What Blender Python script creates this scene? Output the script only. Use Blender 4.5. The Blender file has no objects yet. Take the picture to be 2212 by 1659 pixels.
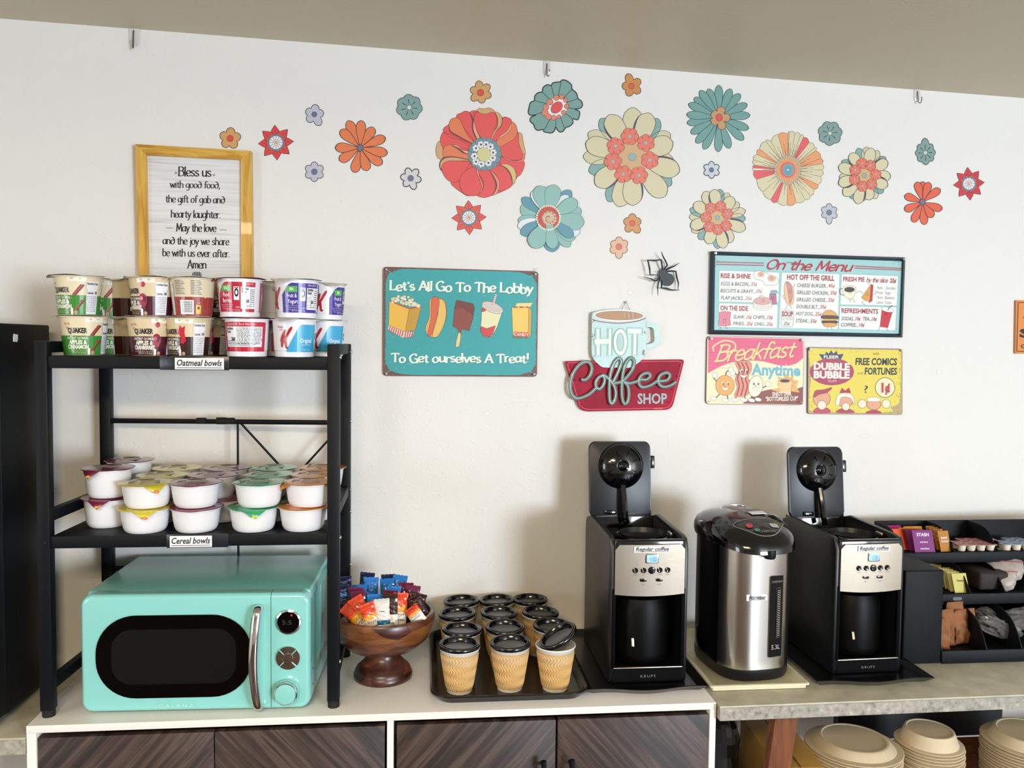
import bpy, bmesh, math, random
from math import sin, cos, pi, radians as R
from mathutils import Vector as V, Matrix, Euler
random.seed(7)
SC = bpy.context.scene
COL = SC.collection

# ------------------------------------------------------------------ camera
F = 1800.0                                   # focal length for a 2212 px wide frame
CX, CY = 1106.0, 829.5
AX_R = V((0.99465181, 0.00622497, 0.10309712))     # world X (along the wall) seen in camera axes (right, down, forward)
AX_F = V((-0.10265488, -0.05049958, 0.99343433))   # world Y (into the wall)
AX_U = V((0.01139046, -0.99870468, -0.04959047))   # world Z
CAM = V((0.0, -2.08, 1.70))
def w_of(c): return V((AX_R.dot(c), AX_F.dot(c), AX_U.dot(c)))
cam_d = bpy.data.cameras.new('camera'); cam = bpy.data.objects.new('camera', cam_d); COL.objects.link(cam)
r_, u_, b_ = w_of(V((1, 0, 0))), w_of(V((0, -1, 0))), w_of(V((0, 0, -1)))
mx = Matrix((r_, u_, b_)).transposed().to_4x4(); mx.translation = CAM
cam.matrix_world = mx
cam_d.sensor_width = 36; cam_d.lens = F / 2212 * 36; cam_d.clip_start = .02; cam_d.clip_end = 60
SC.camera = cam
SC.view_settings.view_transform = 'Standard'; SC.view_settings.look = 'None'
SC.view_settings.gamma = 1; SC.view_settings.use_curve_mapping = False
SC.view_settings.exposure = 0.1

# ------------------------------------------------------------------ light
def area(name, loc, rot, sx, sy, power, col):
    d = bpy.data.lights.new(name, 'AREA'); d.shape = 'RECTANGLE'; d.size = sx; d.size_y = sy
    d.energy = power; d.color = col
    o = bpy.data.objects.new(name, d); COL.objects.link(o); o.location = loc; o.rotation_euler = rot
    return o
WLD = bpy.data.worlds.new('sky'); SC.world = WLD; WLD.use_nodes = True
WLD.node_tree.nodes['Background'].inputs[0].default_value = (.62, .78, 1, 1)
WLD.node_tree.nodes['Background'].inputs[1].default_value = 2.0
# daylight through the two windows behind the camera, right of it, and one warm ceiling light
area('window_daylight', (3.7, -6.42, 1.52), (R(90), 0, 0), 1.7, 1.35, 350, (.77, .87, 1.0))
area('window_daylight_side', (-2.92, -2.9, 1.55), (R(90), 0, R(-90)), 1.1, 1.2, 30, (.90, .94, 1.0))
area('ceiling_light_glow', (-.3, -2.7, 2.33), (0, 0, 0), 1.0, .5, 74, (1.0, .80, .53))

# ------------------------------------------------------------------ pixel -> point on a real plane
def ray(px, py): return w_of(V((px - CX, py - CY, F)))
class WallPlane:                             # the back wall: it recedes a little towards the right; minus = metres in front of it
    y0, x0, slope = .07, -.9, .096
    def __init__(s, off=0.0): s.off = off
    def __sub__(s, o): return WallPlane(s.off + o)
    def at(s, x): return s.y0 + s.slope * (x - s.x0) - s.off
WY = WallPlane()
def onY(px, py, y):
    r = ray(px, py)
    if isinstance(y, WallPlane):
        return CAM + r * ((y.at(0) - CAM.y) / (r.y - y.slope * r.x))
    return CAM + r * ((y - CAM.y) / r.y)
def onZ(px, py, z):
    r = ray(px, py); return CAM + r * ((z - CAM.z) / r.z)
def onX(px, py, x):
    r = ray(px, py); return CAM + r * ((x - CAM.x) / r.x)

# ------------------------------------------------------------------ materials
def lin(h):
    h = h.lstrip('#'); c = [int(h[i:i+2], 16) / 255 for i in (0, 2, 4)]
    return tuple(((x + .055) / 1.055) ** 2.4 if x > .04045 else x / 12.92 for x in c)
def base(name):
    m = bpy.data.materials.new(name); m.use_nodes = True
    return m, m.node_tree.nodes, m.node_tree.links, m.node_tree.nodes['Principled BSDF']
def mat(name, hexc, rough=.5, metal=0, spec=.5, coat=0, noise=0, nscale=8, bump=0, bscale=60, alpha=1, trans=0, emit=0, stretch=(1, 1, 1), aniso=0, bdist=.002):
    m, N, L, b = base(name); c = lin(hexc) + (1,)
    b.inputs['Base Color'].default_value = c; b.inputs['Roughness'].default_value = rough
    b.inputs['Metallic'].default_value = metal; b.inputs['Specular IOR Level'].default_value = spec
    b.inputs['Coat Weight'].default_value = coat; b.inputs['Coat Roughness'].default_value = .08
    b.inputs['Alpha'].default_value = alpha; b.inputs['Transmission Weight'].default_value = trans
    b.inputs['Anisotropic'].default_value = aniso
    if emit: b.inputs['Emission Color'].default_value = c; b.inputs['Emission Strength'].default_value = emit
    if noise or bump:
        tc = N.new('ShaderNodeTexCoord'); mp = N.new('ShaderNodeMapping'); mp.inputs['Scale'].default_value = stretch
        L.new(tc.outputs['Object'], mp.inputs[0])
    if noise:
        n = N.new('ShaderNodeTexNoise'); n.inputs['Scale'].default_value = nscale; n.inputs['Detail'].default_value = 5
        L.new(mp.outputs[0], n.inputs[0])
        mr = N.new('ShaderNodeMapRange'); mr.inputs[3].default_value = 1 - noise; mr.inputs[4].default_value = 1 + noise
        mr.inputs[1].default_value = .3; mr.inputs[2].default_value = .7
        L.new(n.outputs['Fac'], mr.inputs[0])
        mu = N.new('ShaderNodeVectorMath'); mu.operation = 'SCALE'; mu.inputs[0].default_value = c[:3]
        L.new(mr.outputs[0], mu.inputs['Scale']); L.new(mu.outputs[0], b.inputs['Base Color'])
    if bump:
        n = N.new('ShaderNodeTexNoise'); n.inputs['Scale'].default_value = bscale; n.inputs['Detail'].default_value = 4
        L.new(mp.outputs[0], n.inputs[0])
        bp = N.new('ShaderNodeBump'); bp.inputs['Strength'].default_value = bump; bp.inputs['Distance'].default_value = bdist
        L.new(n.outputs['Fac'], bp.inputs['Height']); L.new(bp.outputs[0], b.inputs['Normal'])
    return m
def ramp_mat(name, stops, rough=.5, rot=(0, 0, 0), scale=(1, 1, 1), kind='noise', nscale=6, dist=0, detail=6, bump=0, coat=0, coord='Object', spec=.5):
    m, N, L, b = base(name); b.inputs['Roughness'].default_value = rough; b.inputs['Coat Weight'].default_value = coat
    b.inputs['Specular IOR Level'].default_value = spec
    tc = N.new('ShaderNodeTexCoord')
    m1 = N.new('ShaderNodeMapping'); m1.inputs['Rotation'].default_value = rot
    mp = N.new('ShaderNodeMapping'); mp.inputs['Scale'].default_value = scale
    L.new(tc.outputs[coord], m1.inputs[0]); L.new(m1.outputs[0], mp.inputs[0])
    if kind == 'wave':
        n = N.new('ShaderNodeTexWave'); n.inputs['Scale'].default_value = nscale; n.inputs['Distortion'].default_value = dist
        n.inputs['Detail'].default_value = detail; n.inputs['Detail Scale'].default_value = 1.2
    else:
        n = N.new('ShaderNodeTexNoise'); n.inputs['Scale'].default_value = nscale; n.inputs['Detail'].default_value = detail; n.inputs['Distortion'].default_value = dist
    L.new(mp.outputs[0], n.inputs[0])
    cr_ = N.new('ShaderNodeValToRGB'); e = cr_.color_ramp.elements
    while len(e) < len(stops): e.new(.5)
    for k, (p, h) in enumerate(stops): e[k].position = p; e[k].color = lin(h) + (1,)
    L.new(n.outputs['Fac'], cr_.inputs[0]); L.new(cr_.outputs[0], b.inputs['Base Color'])
    if bump:
        bp = N.new('ShaderNodeBump'); bp.inputs['Strength'].default_value = bump; bp.inputs['Distance'].default_value = .001
        L.new(n.outputs['Fac'], bp.inputs['Height']); L.new(bp.outputs[0], b.inputs['Normal'])
    return m
def print_mat(name, rough=.55, coat=0, bump=0, metal=0):
    m, N, L, b = base(name); b.inputs['Roughness'].default_value = rough; b.inputs['Coat Weight'].default_value = coat; b.inputs['Metallic'].default_value = metal
    a = N.new('ShaderNodeVertexColor'); a.layer_name = 'Col'
    L.new(a.outputs['Color'], b.inputs['Base Color'])
    if bump:
        n = N.new('ShaderNodeTexNoise'); n.inputs['Scale'].default_value = 90
        tc = N.new('ShaderNodeTexCoord'); L.new(tc.outputs['Object'], n.inputs[0])
        bp = N.new('ShaderNodeBump'); bp.inputs['Strength'].default_value = bump; bp.inputs['Distance'].default_value = .002
        L.new(n.outputs['Fac'], bp.inputs['Height']); L.new(bp.outputs[0], b.inputs['Normal'])
    return m
PRINT = print_mat('printed_ink', .5)
PRINT_GLOSS = print_mat('printed_ink_glossy', .25, .3)
PRINT_FOIL = print_mat('printed_foil', .3, .5, .9)
M = {}

# ------------------------------------------------------------------ objects
def tag(o, label=None, cat=None, group=None, kind=None):
    if label: o['label'] = label
    if cat: o['category'] = cat
    if group: o['group'] = group
    if kind: o['kind'] = kind
    return o
def thing(name, label, cat, loc=(0, 0, 0), group=None, rz=0):
    o = bpy.data.objects.new(name, None); COL.objects.link(o); o.location = loc; o.rotation_euler = (0, 0, rz)
    o.empty_display_size = .05
    return tag(o, label, cat, group)
def kids(o): return [c for c in COL.objects if c.parent == o]
def dup(o, label=None, loc=None, rz=None, parent=None):
    c = o.copy(); COL.objects.link(c)
    if parent: c.parent = parent
    if label: c['label'] = label
    if loc is not None: c.location = loc
    if rz is not None: c.rotation_euler = (0, 0, rz)
    for k in CH.get(o.name, []):
        dup(k, parent=c)
    return c
CH = {}
def link(o, parent):
    COL.objects.link(o)
    if parent: o.parent = parent; CH.setdefault(parent.name, []).append(o)
    return o

class B:
    """collects shapes in one bmesh"""
    def __init__(s): s.bm = bmesh.new()
    def _x(s, n0, Mx):
        if Mx is not None:
            s.bm.verts.ensure_lookup_table()
            bmesh.ops.transform(s.bm, matrix=Mx, verts=s.bm.verts[n0:])
        return s
    def box(s, c, size, r=0, seg=2, rot=None, Mx=None):
        t = bmesh.new(); bmesh.ops.create_cube(t, size=1)
        bmesh.ops.scale(t, vec=size, verts=t.verts)
        if r: bmesh.ops.bevel(t, geom=t.edges[:] , offset=r, segments=seg, affect='EDGES', profile=.5)
        m = Matrix.Translation(c)
        if rot is not None: m = m @ Euler(rot).to_matrix().to_4x4()
        if Mx is not None: m = Mx @ m
        bmesh.ops.transform(t, matrix=m, verts=t.verts); s._merge(t); return s
    def _merge(s, t):
        me = bpy.data.meshes.new('t'); t.to_mesh(me); t.free(); s.bm.from_mesh(me); bpy.data.meshes.remove(me)
    def faces(s, vs, fs, Mx=None):
        vv = [s.bm.verts.new(Mx @ V(v) if Mx is not None else v) for v in vs]
        for f in fs:
            try: s.bm.faces.new([vv[i] for i in f])
            except ValueError: pass
        return s
    def lathe(s, prof, n=32, Mx=None, sx=1, sy=1, exp=2, cap0=False, cap1=False):
        vs = []; fs = []
        def se(a):
            c_, s_ = cos(a), sin(a)
            return math.copysign(abs(c_) ** (2 / exp), c_), math.copysign(abs(s_) ** (2 / exp), s_)
        for (r, z) in prof:
            for k in range(n):
                c_, s_ = se(2 * pi * k / n); vs.append((r * c_ * sx, r * s_ * sy, z))
        for i in range(len(prof) - 1):
            for k in range(n): fs.append((i * n + k, i * n + (k + 1) % n, (i + 1) * n + (k + 1) % n, (i + 1) * n + k))
        if cap0: fs.append(tuple(range(n))[::-1])
        if cap1: fs.append(tuple((len(prof) - 1) * n + k for k in range(n)))
        return s.faces(vs, fs, Mx)
    def tube(s, pts, r, n=8, closed=False, Mx=None):
        pts = [V(p) for p in pts]; m_ = len(pts); rr = r if isinstance(r, (list, tuple)) else [r] * m_
        vs = []; fs = []; up = None
        for i, p in enumerate(pts):
            a = pts[(i - 1) % m_] if closed or i > 0 else p; b = pts[(i + 1) % m_] if closed or i < m_ - 1 else p
            d = (b - a).normalized()
            if up is None: up = V((0, 0, 1)) if abs(d.z) < .9 else V((1, 0, 0))
            x = d.cross(up).normalized(); up = x.cross(d).normalized()
            for k in range(n):
                t = 2 * pi * k / n; vs.append(p + (x * cos(t) + up * sin(t)) * rr[i])
        for i in range(m_ if closed else m_ - 1):
            j = (i + 1) % m_
            for k in range(n): fs.append((i * n + k, i * n + (k + 1) % n, j * n + (k + 1) % n, j * n + k))
        if not closed: fs.append(tuple(range(n))[::-1]); fs.append(tuple((m_ - 1) * n + k for k in range(n)))
        return s.faces(vs, fs, Mx)
    def prism(s, poly, z0, z1, Mx=None, r=0, seg=2):
        """poly in XY, extruded z0..z1; r bevels the rims"""
        t = bmesh.new(); n = len(poly)
        a = [t.verts.new((x, y, z0)) for x, y in poly]; b = [t.verts.new((x, y, z1)) for x, y in poly]
        f0 = t.faces.new(a[::-1]); f1 = t.faces.new(b)
        for i in range(n): t.faces.new((a[i], a[(i + 1) % n], b[(i + 1) % n], b[i]))
        if r:
            es = list(f0.edges) + list(f1.edges)
            bmesh.ops.bevel(t, geom=es, offset=r, segments=seg, affect='EDGES', profile=.5)
        bmesh.ops.recalc_face_normals(t, faces=t.faces)
        if Mx is not None: bmesh.ops.transform(t, matrix=Mx, verts=t.verts)
        s._merge(t); return s
    def grid(s, fn, nu, nv, cu=False):
        vs = [fn(i / nu, j / nv) for j in range(nv + 1) for i in range(nu + (0 if cu else 1))]
        w = nu if cu else nu + 1; fs = []
        for j in range(nv):
            for i in range(nu): fs.append((j * w + i, j * w + (i + 1) % w, (j + 1) * w + (i + 1) % w, (j + 1) * w + i))
        return s.faces(vs, fs)
    def build(s, name, m, parent=None, ang=35, label=None, loc=None, thick=0):
        me = bpy.data.meshes.new(name); bmesh.ops.recalc_face_normals(s.bm, faces=s.bm.faces); s.bm.to_mesh(me); s.bm.free()
        me.materials.append(m)
        me.polygons.foreach_set('use_smooth', [True] * len(me.polygons)); me.set_sharp_from_angle(angle=R(ang))
        o = bpy.data.objects.new(name, me); link(o, parent)
        if label: o['label'] = label
        if loc is not None: o.location = loc
        if thick:
            md = o.modifiers.new('thick', 'SOLIDIFY'); md.thickness = thick; md.offset = 0
        return o
def struct(name, b, m, parent=None):
    o = b.build(name, m, parent)
    if not parent: o['kind'] = 'structure'
    return o

# ------------------------------------------------------------------ curves
def cr(pts, n=6, closed=False):
    """Catmull-Rom through 2-D or 3-D points"""
    P = [V(p) if len(p) == 3 else V((p[0], p[1], 0)) for p in pts]; out = []; m_ = len(P); d2 = len(pts[0]) == 2
    rng = range(m_) if closed else range(m_ - 1)
    for i in rng:
        p1, p2 = P[i], P[(i + 1) % m_]
        p0 = P[(i - 1) % m_] if closed or i > 0 else p1 * 2 - p2
        p3 = P[(i + 2) % m_] if closed or i < m_ - 2 else p2 * 2 - p1
        for k in range(n):
            t = k / n
            q = .5 * ((2 * p1) + (p2 - p0) * t + (2 * p0 - 5 * p1 + 4 * p2 - p3) * t * t + (3 * p1 - p0 - 3 * p2 + p3) * t ** 3)
            out.append((q.x, q.y) if d2 else q)
    if not closed: out.append((P[-1].x, P[-1].y) if d2 else P[-1])
    return out
def rrect(w, h, r, n=5, cx=0, cy=0):
    r = min(r, w / 2 - 1e-5, h / 2 - 1e-5); o = []
    for (sx, sy, a0) in ((1, 1, 0), (-1, 1, 90), (-1, -1, 180), (1, -1, 270)):
        for k in range(n + 1):
            a = R(a0 + 90 * k / n); o.append((cx + sx * (w / 2 - r) + r * cos(a), cy + sy * (h / 2 - r) + r * sin(a)))
    return o

# ------------------------------------------------------------------ flat print: polygons, strokes and lettering with a colour each
TXT = {}
def text_mesh(s, bold=0.0, shear=0.0, space=1.0):
    k = (s, bold, shear, space)
    if k not in TXT:
        c = bpy.data.curves.new('t', 'FONT'); c.body = s; c.size = 1; c.offset = bold; c.shear = shear; c.space_character = space
        c.resolution_u = 2 if len(s) > 1 else 4
        o = bpy.data.objects.new('t', c); me = bpy.data.meshes.new_from_object(o)
        vs = [(v.co.x, v.co.y) for v in me.vertices]; fs = [tuple(p.vertices) for p in me.polygons]
        bpy.data.objects.remove(o); bpy.data.curves.remove(c); bpy.data.meshes.remove(me)
        xs = [v[0] for v in vs] or [0]
        TXT[k] = ([(x - min(xs), y) for x, y in vs], fs, max(xs) - min(xs) or 1)
    return TXT[k]
CAPH = max(v[1] for v in text_mesh('H')[0])

GL = {  # pen skeletons: '~' smooth, '-' straight; baseline 0, x-height 5, ascender 8
'a': (4.6, ['~4,4.1 2.5,5 .8,4 .4,2.2 1.2,.2 2.8,.4 4,2', '~4,5 4,1.2 4.8,0']), 'b': (4.6, ['-.6,8 .6,.4', '~.6,3.5 1.8,5 3.6,4.4 4.2,2.5 3.4,.4 1.8,0 .6,.9']),
'c': (4.1, ['~3.8,4.1 2.6,5 .9,4.3 .3,2.5 1,.5 2.5,0 3.9,.9']), 'd': (4.8, ['-4.1,8 4.1,0', '~4.1,4 2.6,5 .9,4.3 .3,2.4 1.1,.3 2.6,0 4.1,1.2']),
'D': (5, ['~1,7.4 2.4,7.4 4.3,5.2 4.4,2.4 3.5,.4 2,0 .5,1.4 .8,3.8 2.4,4.8 4.2,3.8']),
'e': (4.2, ['~.5,2.4 3.7,2.8 3.3,4.5 2.1,5 .7,4 .4,2.1 1.2,.3 2.8,0 3.9,.9']), 'f': (3.2, ['~3.7,7.2 2.9,8 1.7,7.4 1.5,5.4 1.5,2.6 1.5,0', '-.2,4.7 3,4.7']),
'g': (4.8, ['~4,4.1 2.5,5 .8,4 .4,2.4 1.2,.7 2.8,.7 4,2', '~4.1,5 4.1,2 4,-1.4 2.8,-3 .8,-2.5']), 'h': (4.7, ['-.6,8 .6,0', '~.6,3.6 2,5 3.5,4.5 4,3 4,1.5 4,0']),
'i': (1.8, ['-.8,5 .8,0', '-.8,6.7 .8,7.1']), 'j': (2.2, ['~1.4,5 1.4,1 1.3,-1.8 .1,-2.8', '-1.4,6.7 1.4,7.1']), 'k': (4.2, ['-.6,8 .6,0', '-3.6,5 .8,2.3', '-1.6,3 4,0']),
'l': (1.7, ['-.7,8 .7,0']), 'm': (6.8, ['-.6,5 .6,0', '~.6,3.6 1.9,5 3,4.3 3.2,2.5 3.2,0', '~3.2,3.6 4.5,5 5.7,4.3 5.9,2.5 5.9,0']),
'n': (4.8, ['-.6,5 .6,0', '~.6,3.6 2,5 3.6,4.5 4,3 4,1.5 4,0']), 'o': (4.6, ['o2.2,2.5 1.9,2.5']), 'p': (4.6, ['-.6,5 .6,-3', '~.6,3.5 1.8,5 3.6,4.4 4.2,2.5 3.4,.4 1.8,0 .6,.9']),
'r': (3.2, ['-.6,5 .6,0', '~.6,3.3 1.6,4.8 3,4.8']), 's': (3.8, ['~3.2,4.3 2,5 .7,4.1 1.2,2.9 2.8,2.1 3.3,.9 2,0 .4,.7']), 't': (3.3, ['~1.5,6.8 1.5,4 1.5,1.2 2.3,0 3.2,.5', '-.1,4.8 3,4.8']),
'u': (4.7, ['~.6,5 .6,2 1.2,.3 2.6,.2 4,1.7', '-4,5 4,0']), 'v': (4.1, ['-.2,5 2,0 3.8,5']), 'w': (6.1, ['-.2,5 1.7,0 3,4.6 4.4,0 5.9,5']), 'y': (4.2, ['-.2,5 2.1,.4', '~4,5 2.6,1.4 1.3,-2 .1,-3']),
'x': (4.2, ['-.3,5 3.8,0', '-3.8,5 .3,0']), 'z': (4, ['-.4,5 3.6,5 .4,0 3.8,0']), 'q': (4.8, ['~4,4.1 2.5,5 .8,4 .4,2.2 1.2,.2 2.8,.4 4,2', '-4,5 4,-3']),
'B': (5.6, ['-.8,8 .8,0', '~.2,7.8 3,8.1 4.6,7 4,5 .9,4.4', '~.9,4.4 4,4.4 5.2,2.4 4,.3 .2,.1']), 'M': (7.2, ['-.7,0 1.3,8 3.6,1.4 5.9,8 6.6,0']), 'A': (5.8, ['-.3,0 2.9,8 5.5,0', '-1.3,2.8 4.6,2.8']),
'L': (4.6, ['-.8,8 .8,0', '-.8,.2 4.4,.2 4.4,1.5']), 'T': (5.6, ['-2.8,8 2.8,0', '-.3,6.7 .3,7.9 5.3,7.9 5.3,6.7']), 'G': (6.2, ['~5.3,6.6 3.4,8.1 1.1,6.6 .4,4 1.2,1.2 3.4,-.1 5.5,1.2', '-5.5,0 5.5,3.6 3.4,3.6']),
'C': (5.6, ['~5.1,6.6 3.4,8.1 1.1,6.6 .4,4 1.2,1.2 3.4,-.1 5.3,1.3']), 'O': (6.2, ['o3,4 2.7,4']), 'H': (6, ['-.8,8 .8,0', '-5.2,8 5.2,0', '-.8,4.2 5.2,4.2']),
'K': (5.4, ['-.8,8 .8,0', '-4.8,8 1,3.4', '-2.2,4.6 5.2,0']), '!': (2, ['-.9,8 .9,2.4', '-.9,0 .9,.5']), "'": (1.6, ['-.8,8 .6,6.2']), ',': (1.8, ['-.9,.5 .4,-1.4']), '.': (1.8, ['-.7,0 .7,.5']), ' ': (2.6, []), '-': (4, ['-.4,3 3.6,3']),
}
class Art:
    """2-D drawing laid on a surface: fn(u, v, height) gives the 3-D point"""
    def __init__(s, fn, step=.00012): s.fn = fn; s.step = step; s.v = []; s.f = []; s.c = []; s.k = 0
    def add(s, vs, fs, col, lay):
        n = len(s.v); s.k = (s.k + 1) % 8; h = (lay + s.k * .1) * s.step; c = lin(col) + (1,)
        s.v += [s.fn(x, y, h) for x, y in vs]
        for f in fs: s.f.append(tuple(i + n for i in f)); s.c.append(c)
        return s
    def poly(s, pts, col, lay=1): return s.add(pts, [tuple(range(len(pts)))], col, lay)
    def fan(s, c, pts, col, lay=1):
        n = len(pts); return s.add([c] + list(pts), [(0, i + 1, (i + 1) % n + 1) for i in range(n)], col, lay)
    def rect(s, x0, y0, x1, y1, col, lay=1, nx=1, slope=0):
        for k in range(nx):
            a = x0 + (x1 - x0) * k / nx; b = x0 + (x1 - x0) * (k + 1) / nx
            s.poly([(a, y0 + slope * (a - x0)), (b, y0 + slope * (b - x0)), (b, y1 + slope * (b - x0)), (a, y1 + slope * (a - x0))], col, lay)
        return s
    def ell(s, x, y, rx, ry, col, lay=1, ang=0, n=20, out=None, ow=1):
        a = R(ang); p = lambda rx, ry: [(x + rx * cos(t) * cos(a) - ry * sin(t) * sin(a), y + rx * cos(t) * sin(a) + ry * sin(t) * cos(a)) for t in (2 * pi * k / n for k in range(n))]
        if out: s.poly(p(rx + ow, ry + ow), out, lay); lay += 1
        return s.poly(p(rx, ry), col, lay)
    def blob(s, pts, col, lay=1, out=None, ow=1.2, n=5):
        q = cr(pts, n, True); cx = sum(p[0] for p in q) / len(q); cy = sum(p[1] for p in q) / len(q)
        s.poly(q, col, lay)
        if out: s.line(q + [q[0]], ow, out, lay + 1)
        return s
    def line(s, pts, w, col, lay=1, caps=False, wf=None):
        n = len(pts); L_, Rr = [], []
        for i in range(n):
            a = pts[max(i - 1, 0)]; b = pts[min(i + 1, n - 1)]
            if n > 2 and i in (0, n - 1) and pts[0] == pts[-1]: a, b = pts[-2], pts[1]
            dx, dy = b[0] - a[0], b[1] - a[1]; l = math.hypot(dx, dy) or 1; ww = wf(i / max(n - 1, 1), math.atan2(dy, dx)) if wf else w
            L_.append((pts[i][0] - dy / l * ww / 2, pts[i][1] + dx / l * ww / 2)); Rr.append((pts[i][0] + dy / l * ww / 2, pts[i][1] - dx / l * ww / 2))
        s.add(L_ + Rr, [(i, i + 1, n + i + 1, n + i) for i in range(n - 1)], col, lay)
        if caps:
            for i in (0, -1):
                ww = wf(0 if i == 0 else 1, 0) if wf else w
                s.ell(pts[i][0], pts[i][1], ww / 2, ww / 2, col, lay, n=10)
        return s
    def text(s, t, x, y, h, col, lay=2, w=None, ang=0, bold=0.0, shear=0.0, al='c', space=1.0):
        """y is the baseline; v runs downward"""
        vs, fs, tw = text_mesh(t, bold, shear, space); sy = h / CAPH; sx = (w / tw) if w else sy
        W = tw * sx; ox = {'c': -W / 2, 'l': 0, 'r': -W}[al]; ca, sa = cos(R(ang)), sin(R(ang)); q = []
        for a, b in vs:
            X, Y = ox + a * sx, -b * sy; q.append((x + X * ca - Y * sa, y + X * sa + Y * ca))
        return s.add(q, fs, col, lay)
    def pen(s, t, x, y, h, col, lay=2, w=None, ang=0, thick=.9, thin=None, nib=40, shear=0, al='c', serif=0, jit=0, track=0, caps=True):
        """lettering from the pen skeletons; h = cap height"""
        k = h / 8; tot = sum(GL[c][0] + track for c in t); kx = (w / tot) if w else k; W = tot * kx
        ox = {'c': -W / 2, 'l': 0, 'r': -W}[al]; ca, sa = cos(R(ang)), sin(R(ang)); tn = thin if thin is not None else thick
        cur = 0
        for ci, c in enumerate(t):
            gw, st = GL[c]; jy = (jit * (-1 if ci % 2 else 1) + jit * random.uniform(-.5, .5)) if jit else 0; ja = random.uniform(-6, 6) * jit if jit else 0
            for sk in st:
                pts = [tuple(map(float, p.split(','))) for p in sk[1:].split()]
                if sk[0] == 'o':
                    (a, b), (c1, d1) = pts; pts = [(a + c1 * cos(q), b + d1 * sin(q)) for q in (2 * pi * i / 18 for i in range(19))]; pts[-1] = pts[0]
                elif sk[0] == '~': pts = cr(pts, 5)
                segs = [pts] if sk[0] != '-' else [pts[i:i + 2] for i in range(len(pts) - 1)]
                def tf(p):
                    X = ox + (cur + p[0] + shear * p[1]) * kx; Y = -(p[1] + jy) * k
                    cj, sj = cos(R(ja)), sin(R(ja)); X0 = ox + (cur + gw / 2) * kx; X, Y = X0 + (X - X0) * cj - Y * sj, (X - X0) * sj + Y * cj
                    return (x + X * ca - Y * sa, y + X * sa + Y * ca)
                for sg in segs:
                    q = [tf(p) for p in sg]
                    s.line(q, 0, col, lay, caps, wf=lambda tt, d: k * (tn + (thick - tn) * abs(sin(d + R(nib)))))
                    if serif and sk[0] == '-' and abs(sg[0][1] - sg[-1][1]) > 2.5:
                        for e in (sg[0], sg[-1]):
                            if e[1] in (0, 5, 8, -3): s.line([tf((e[0] - serif, e[1])), tf((e[0] + serif, e[1]))], k * .7, col, lay, caps)
            cur += gw + track
        return s
    def build(s, name, m=None, parent=None, label=None, loc=None):
        me = bpy.data.meshes.new(name); me.from_pydata([tuple(v) for v in s.v], [], s.f)
        at = me.color_attributes.new('Col', 'FLOAT_COLOR', 'CORNER'); d = []
        for p, c in zip(me.polygons, s.c): d += list(c) * p.loop_total
        at.data.foreach_set('color', d); me.materials.append(m or PRINT)
        o = bpy.data.objects.new(name, me); link(o, parent)
        if label: o['label'] = label
        if loc is not None: o.location = loc
        return o
def wall_map(org, off=.0006):
    """photo pixel -> point on a plane parallel to the wall, off metres in front of it, relative to org"""
    return lambda u, v, h: onY(u, v, WY - off - h) - org

# ================================================================== THE SETTING
def wall_paint(name, hexc, b1=.19, chips=False):
    m, N, L, b = base(name); b.inputs['Base Color'].default_value = lin(hexc) + (1,); b.inputs['Roughness'].default_value = .5
    b.inputs['Specular IOR Level'].default_value = .35
    tc = N.new('ShaderNodeTexCoord')
    n1 = N.new('ShaderNodeTexNoise'); n1.inputs['Scale'].default_value = 75; n1.inputs['Detail'].default_value = 3
    n2 = N.new('ShaderNodeTexNoise'); n2.inputs['Scale'].default_value = 5; n2.inputs['Detail'].default_value = 4; n2.inputs['Distortion'].default_value = 1.4
    n3 = N.new('ShaderNodeTexNoise'); n3.inputs['Scale'].default_value = 14; n3.inputs['Detail'].default_value = 2; n3.inputs['Distortion'].default_value = 3
    for n in (n1, n2, n3): L.new(tc.outputs['Object'], n.inputs[0])
    rp = N.new('ShaderNodeMapRange'); rp.inputs[1].default_value = .60; rp.inputs[2].default_value = .66; L.new(n3.outputs['Fac'], rp.inputs[0])
    a1 = N.new('ShaderNodeMath'); a1.operation = 'MULTIPLY_ADD'; a1.inputs[1].default_value = .22; L.new(n1.outputs['Fac'], a1.inputs[0])
    a2 = N.new('ShaderNodeMath'); a2.operation = 'MULTIPLY'; a2.inputs[1].default_value = 1.2; L.new(n2.outputs['Fac'], a2.inputs[0]); L.new(a2.outputs[0], a1.inputs[2])
    a3 = N.new('ShaderNodeMath'); a3.operation = 'MULTIPLY_ADD'; a3.inputs[1].default_value = .28; L.new(rp.outputs[0], a3.inputs[0]); L.new(a1.outputs[0], a3.inputs[2])
    bp = N.new('ShaderNodeBump'); bp.inputs['Strength'].default_value = b1; bp.inputs['Distance'].default_value = .006
    L.new(a3.outputs[0], bp.inputs['Height']); L.new(bp.outputs[0], b.inputs['Normal'])
    return m
M['wall'] = wall_paint('wall_paint', '#E6E2DB')
M['ceil'] = wall_paint('ceiling_paint_shaded', '#D6CCB2', .25)  # beiger than the walls: the ceiling's weaker light is put into the colour
M['floor'] = ramp_mat('floor_wood', [(.3, '#2c1d13'), (.55, '#402a1b'), (.75, '#513624')], .4, scale=(1, 9, 1), nscale=3)
X0, X1, Y0 = -3.0, 5.0, -6.5
cl, crr = onY(0, 40, WY), onY(2212, 212, WY)
sl = (crr.z - cl.z) / (crr.x - cl.x)
cz = lambda x: cl.z + sl * (x - cl.x)
YA, YB = WY.at(X0), WY.at(X1)
t = .12
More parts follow.
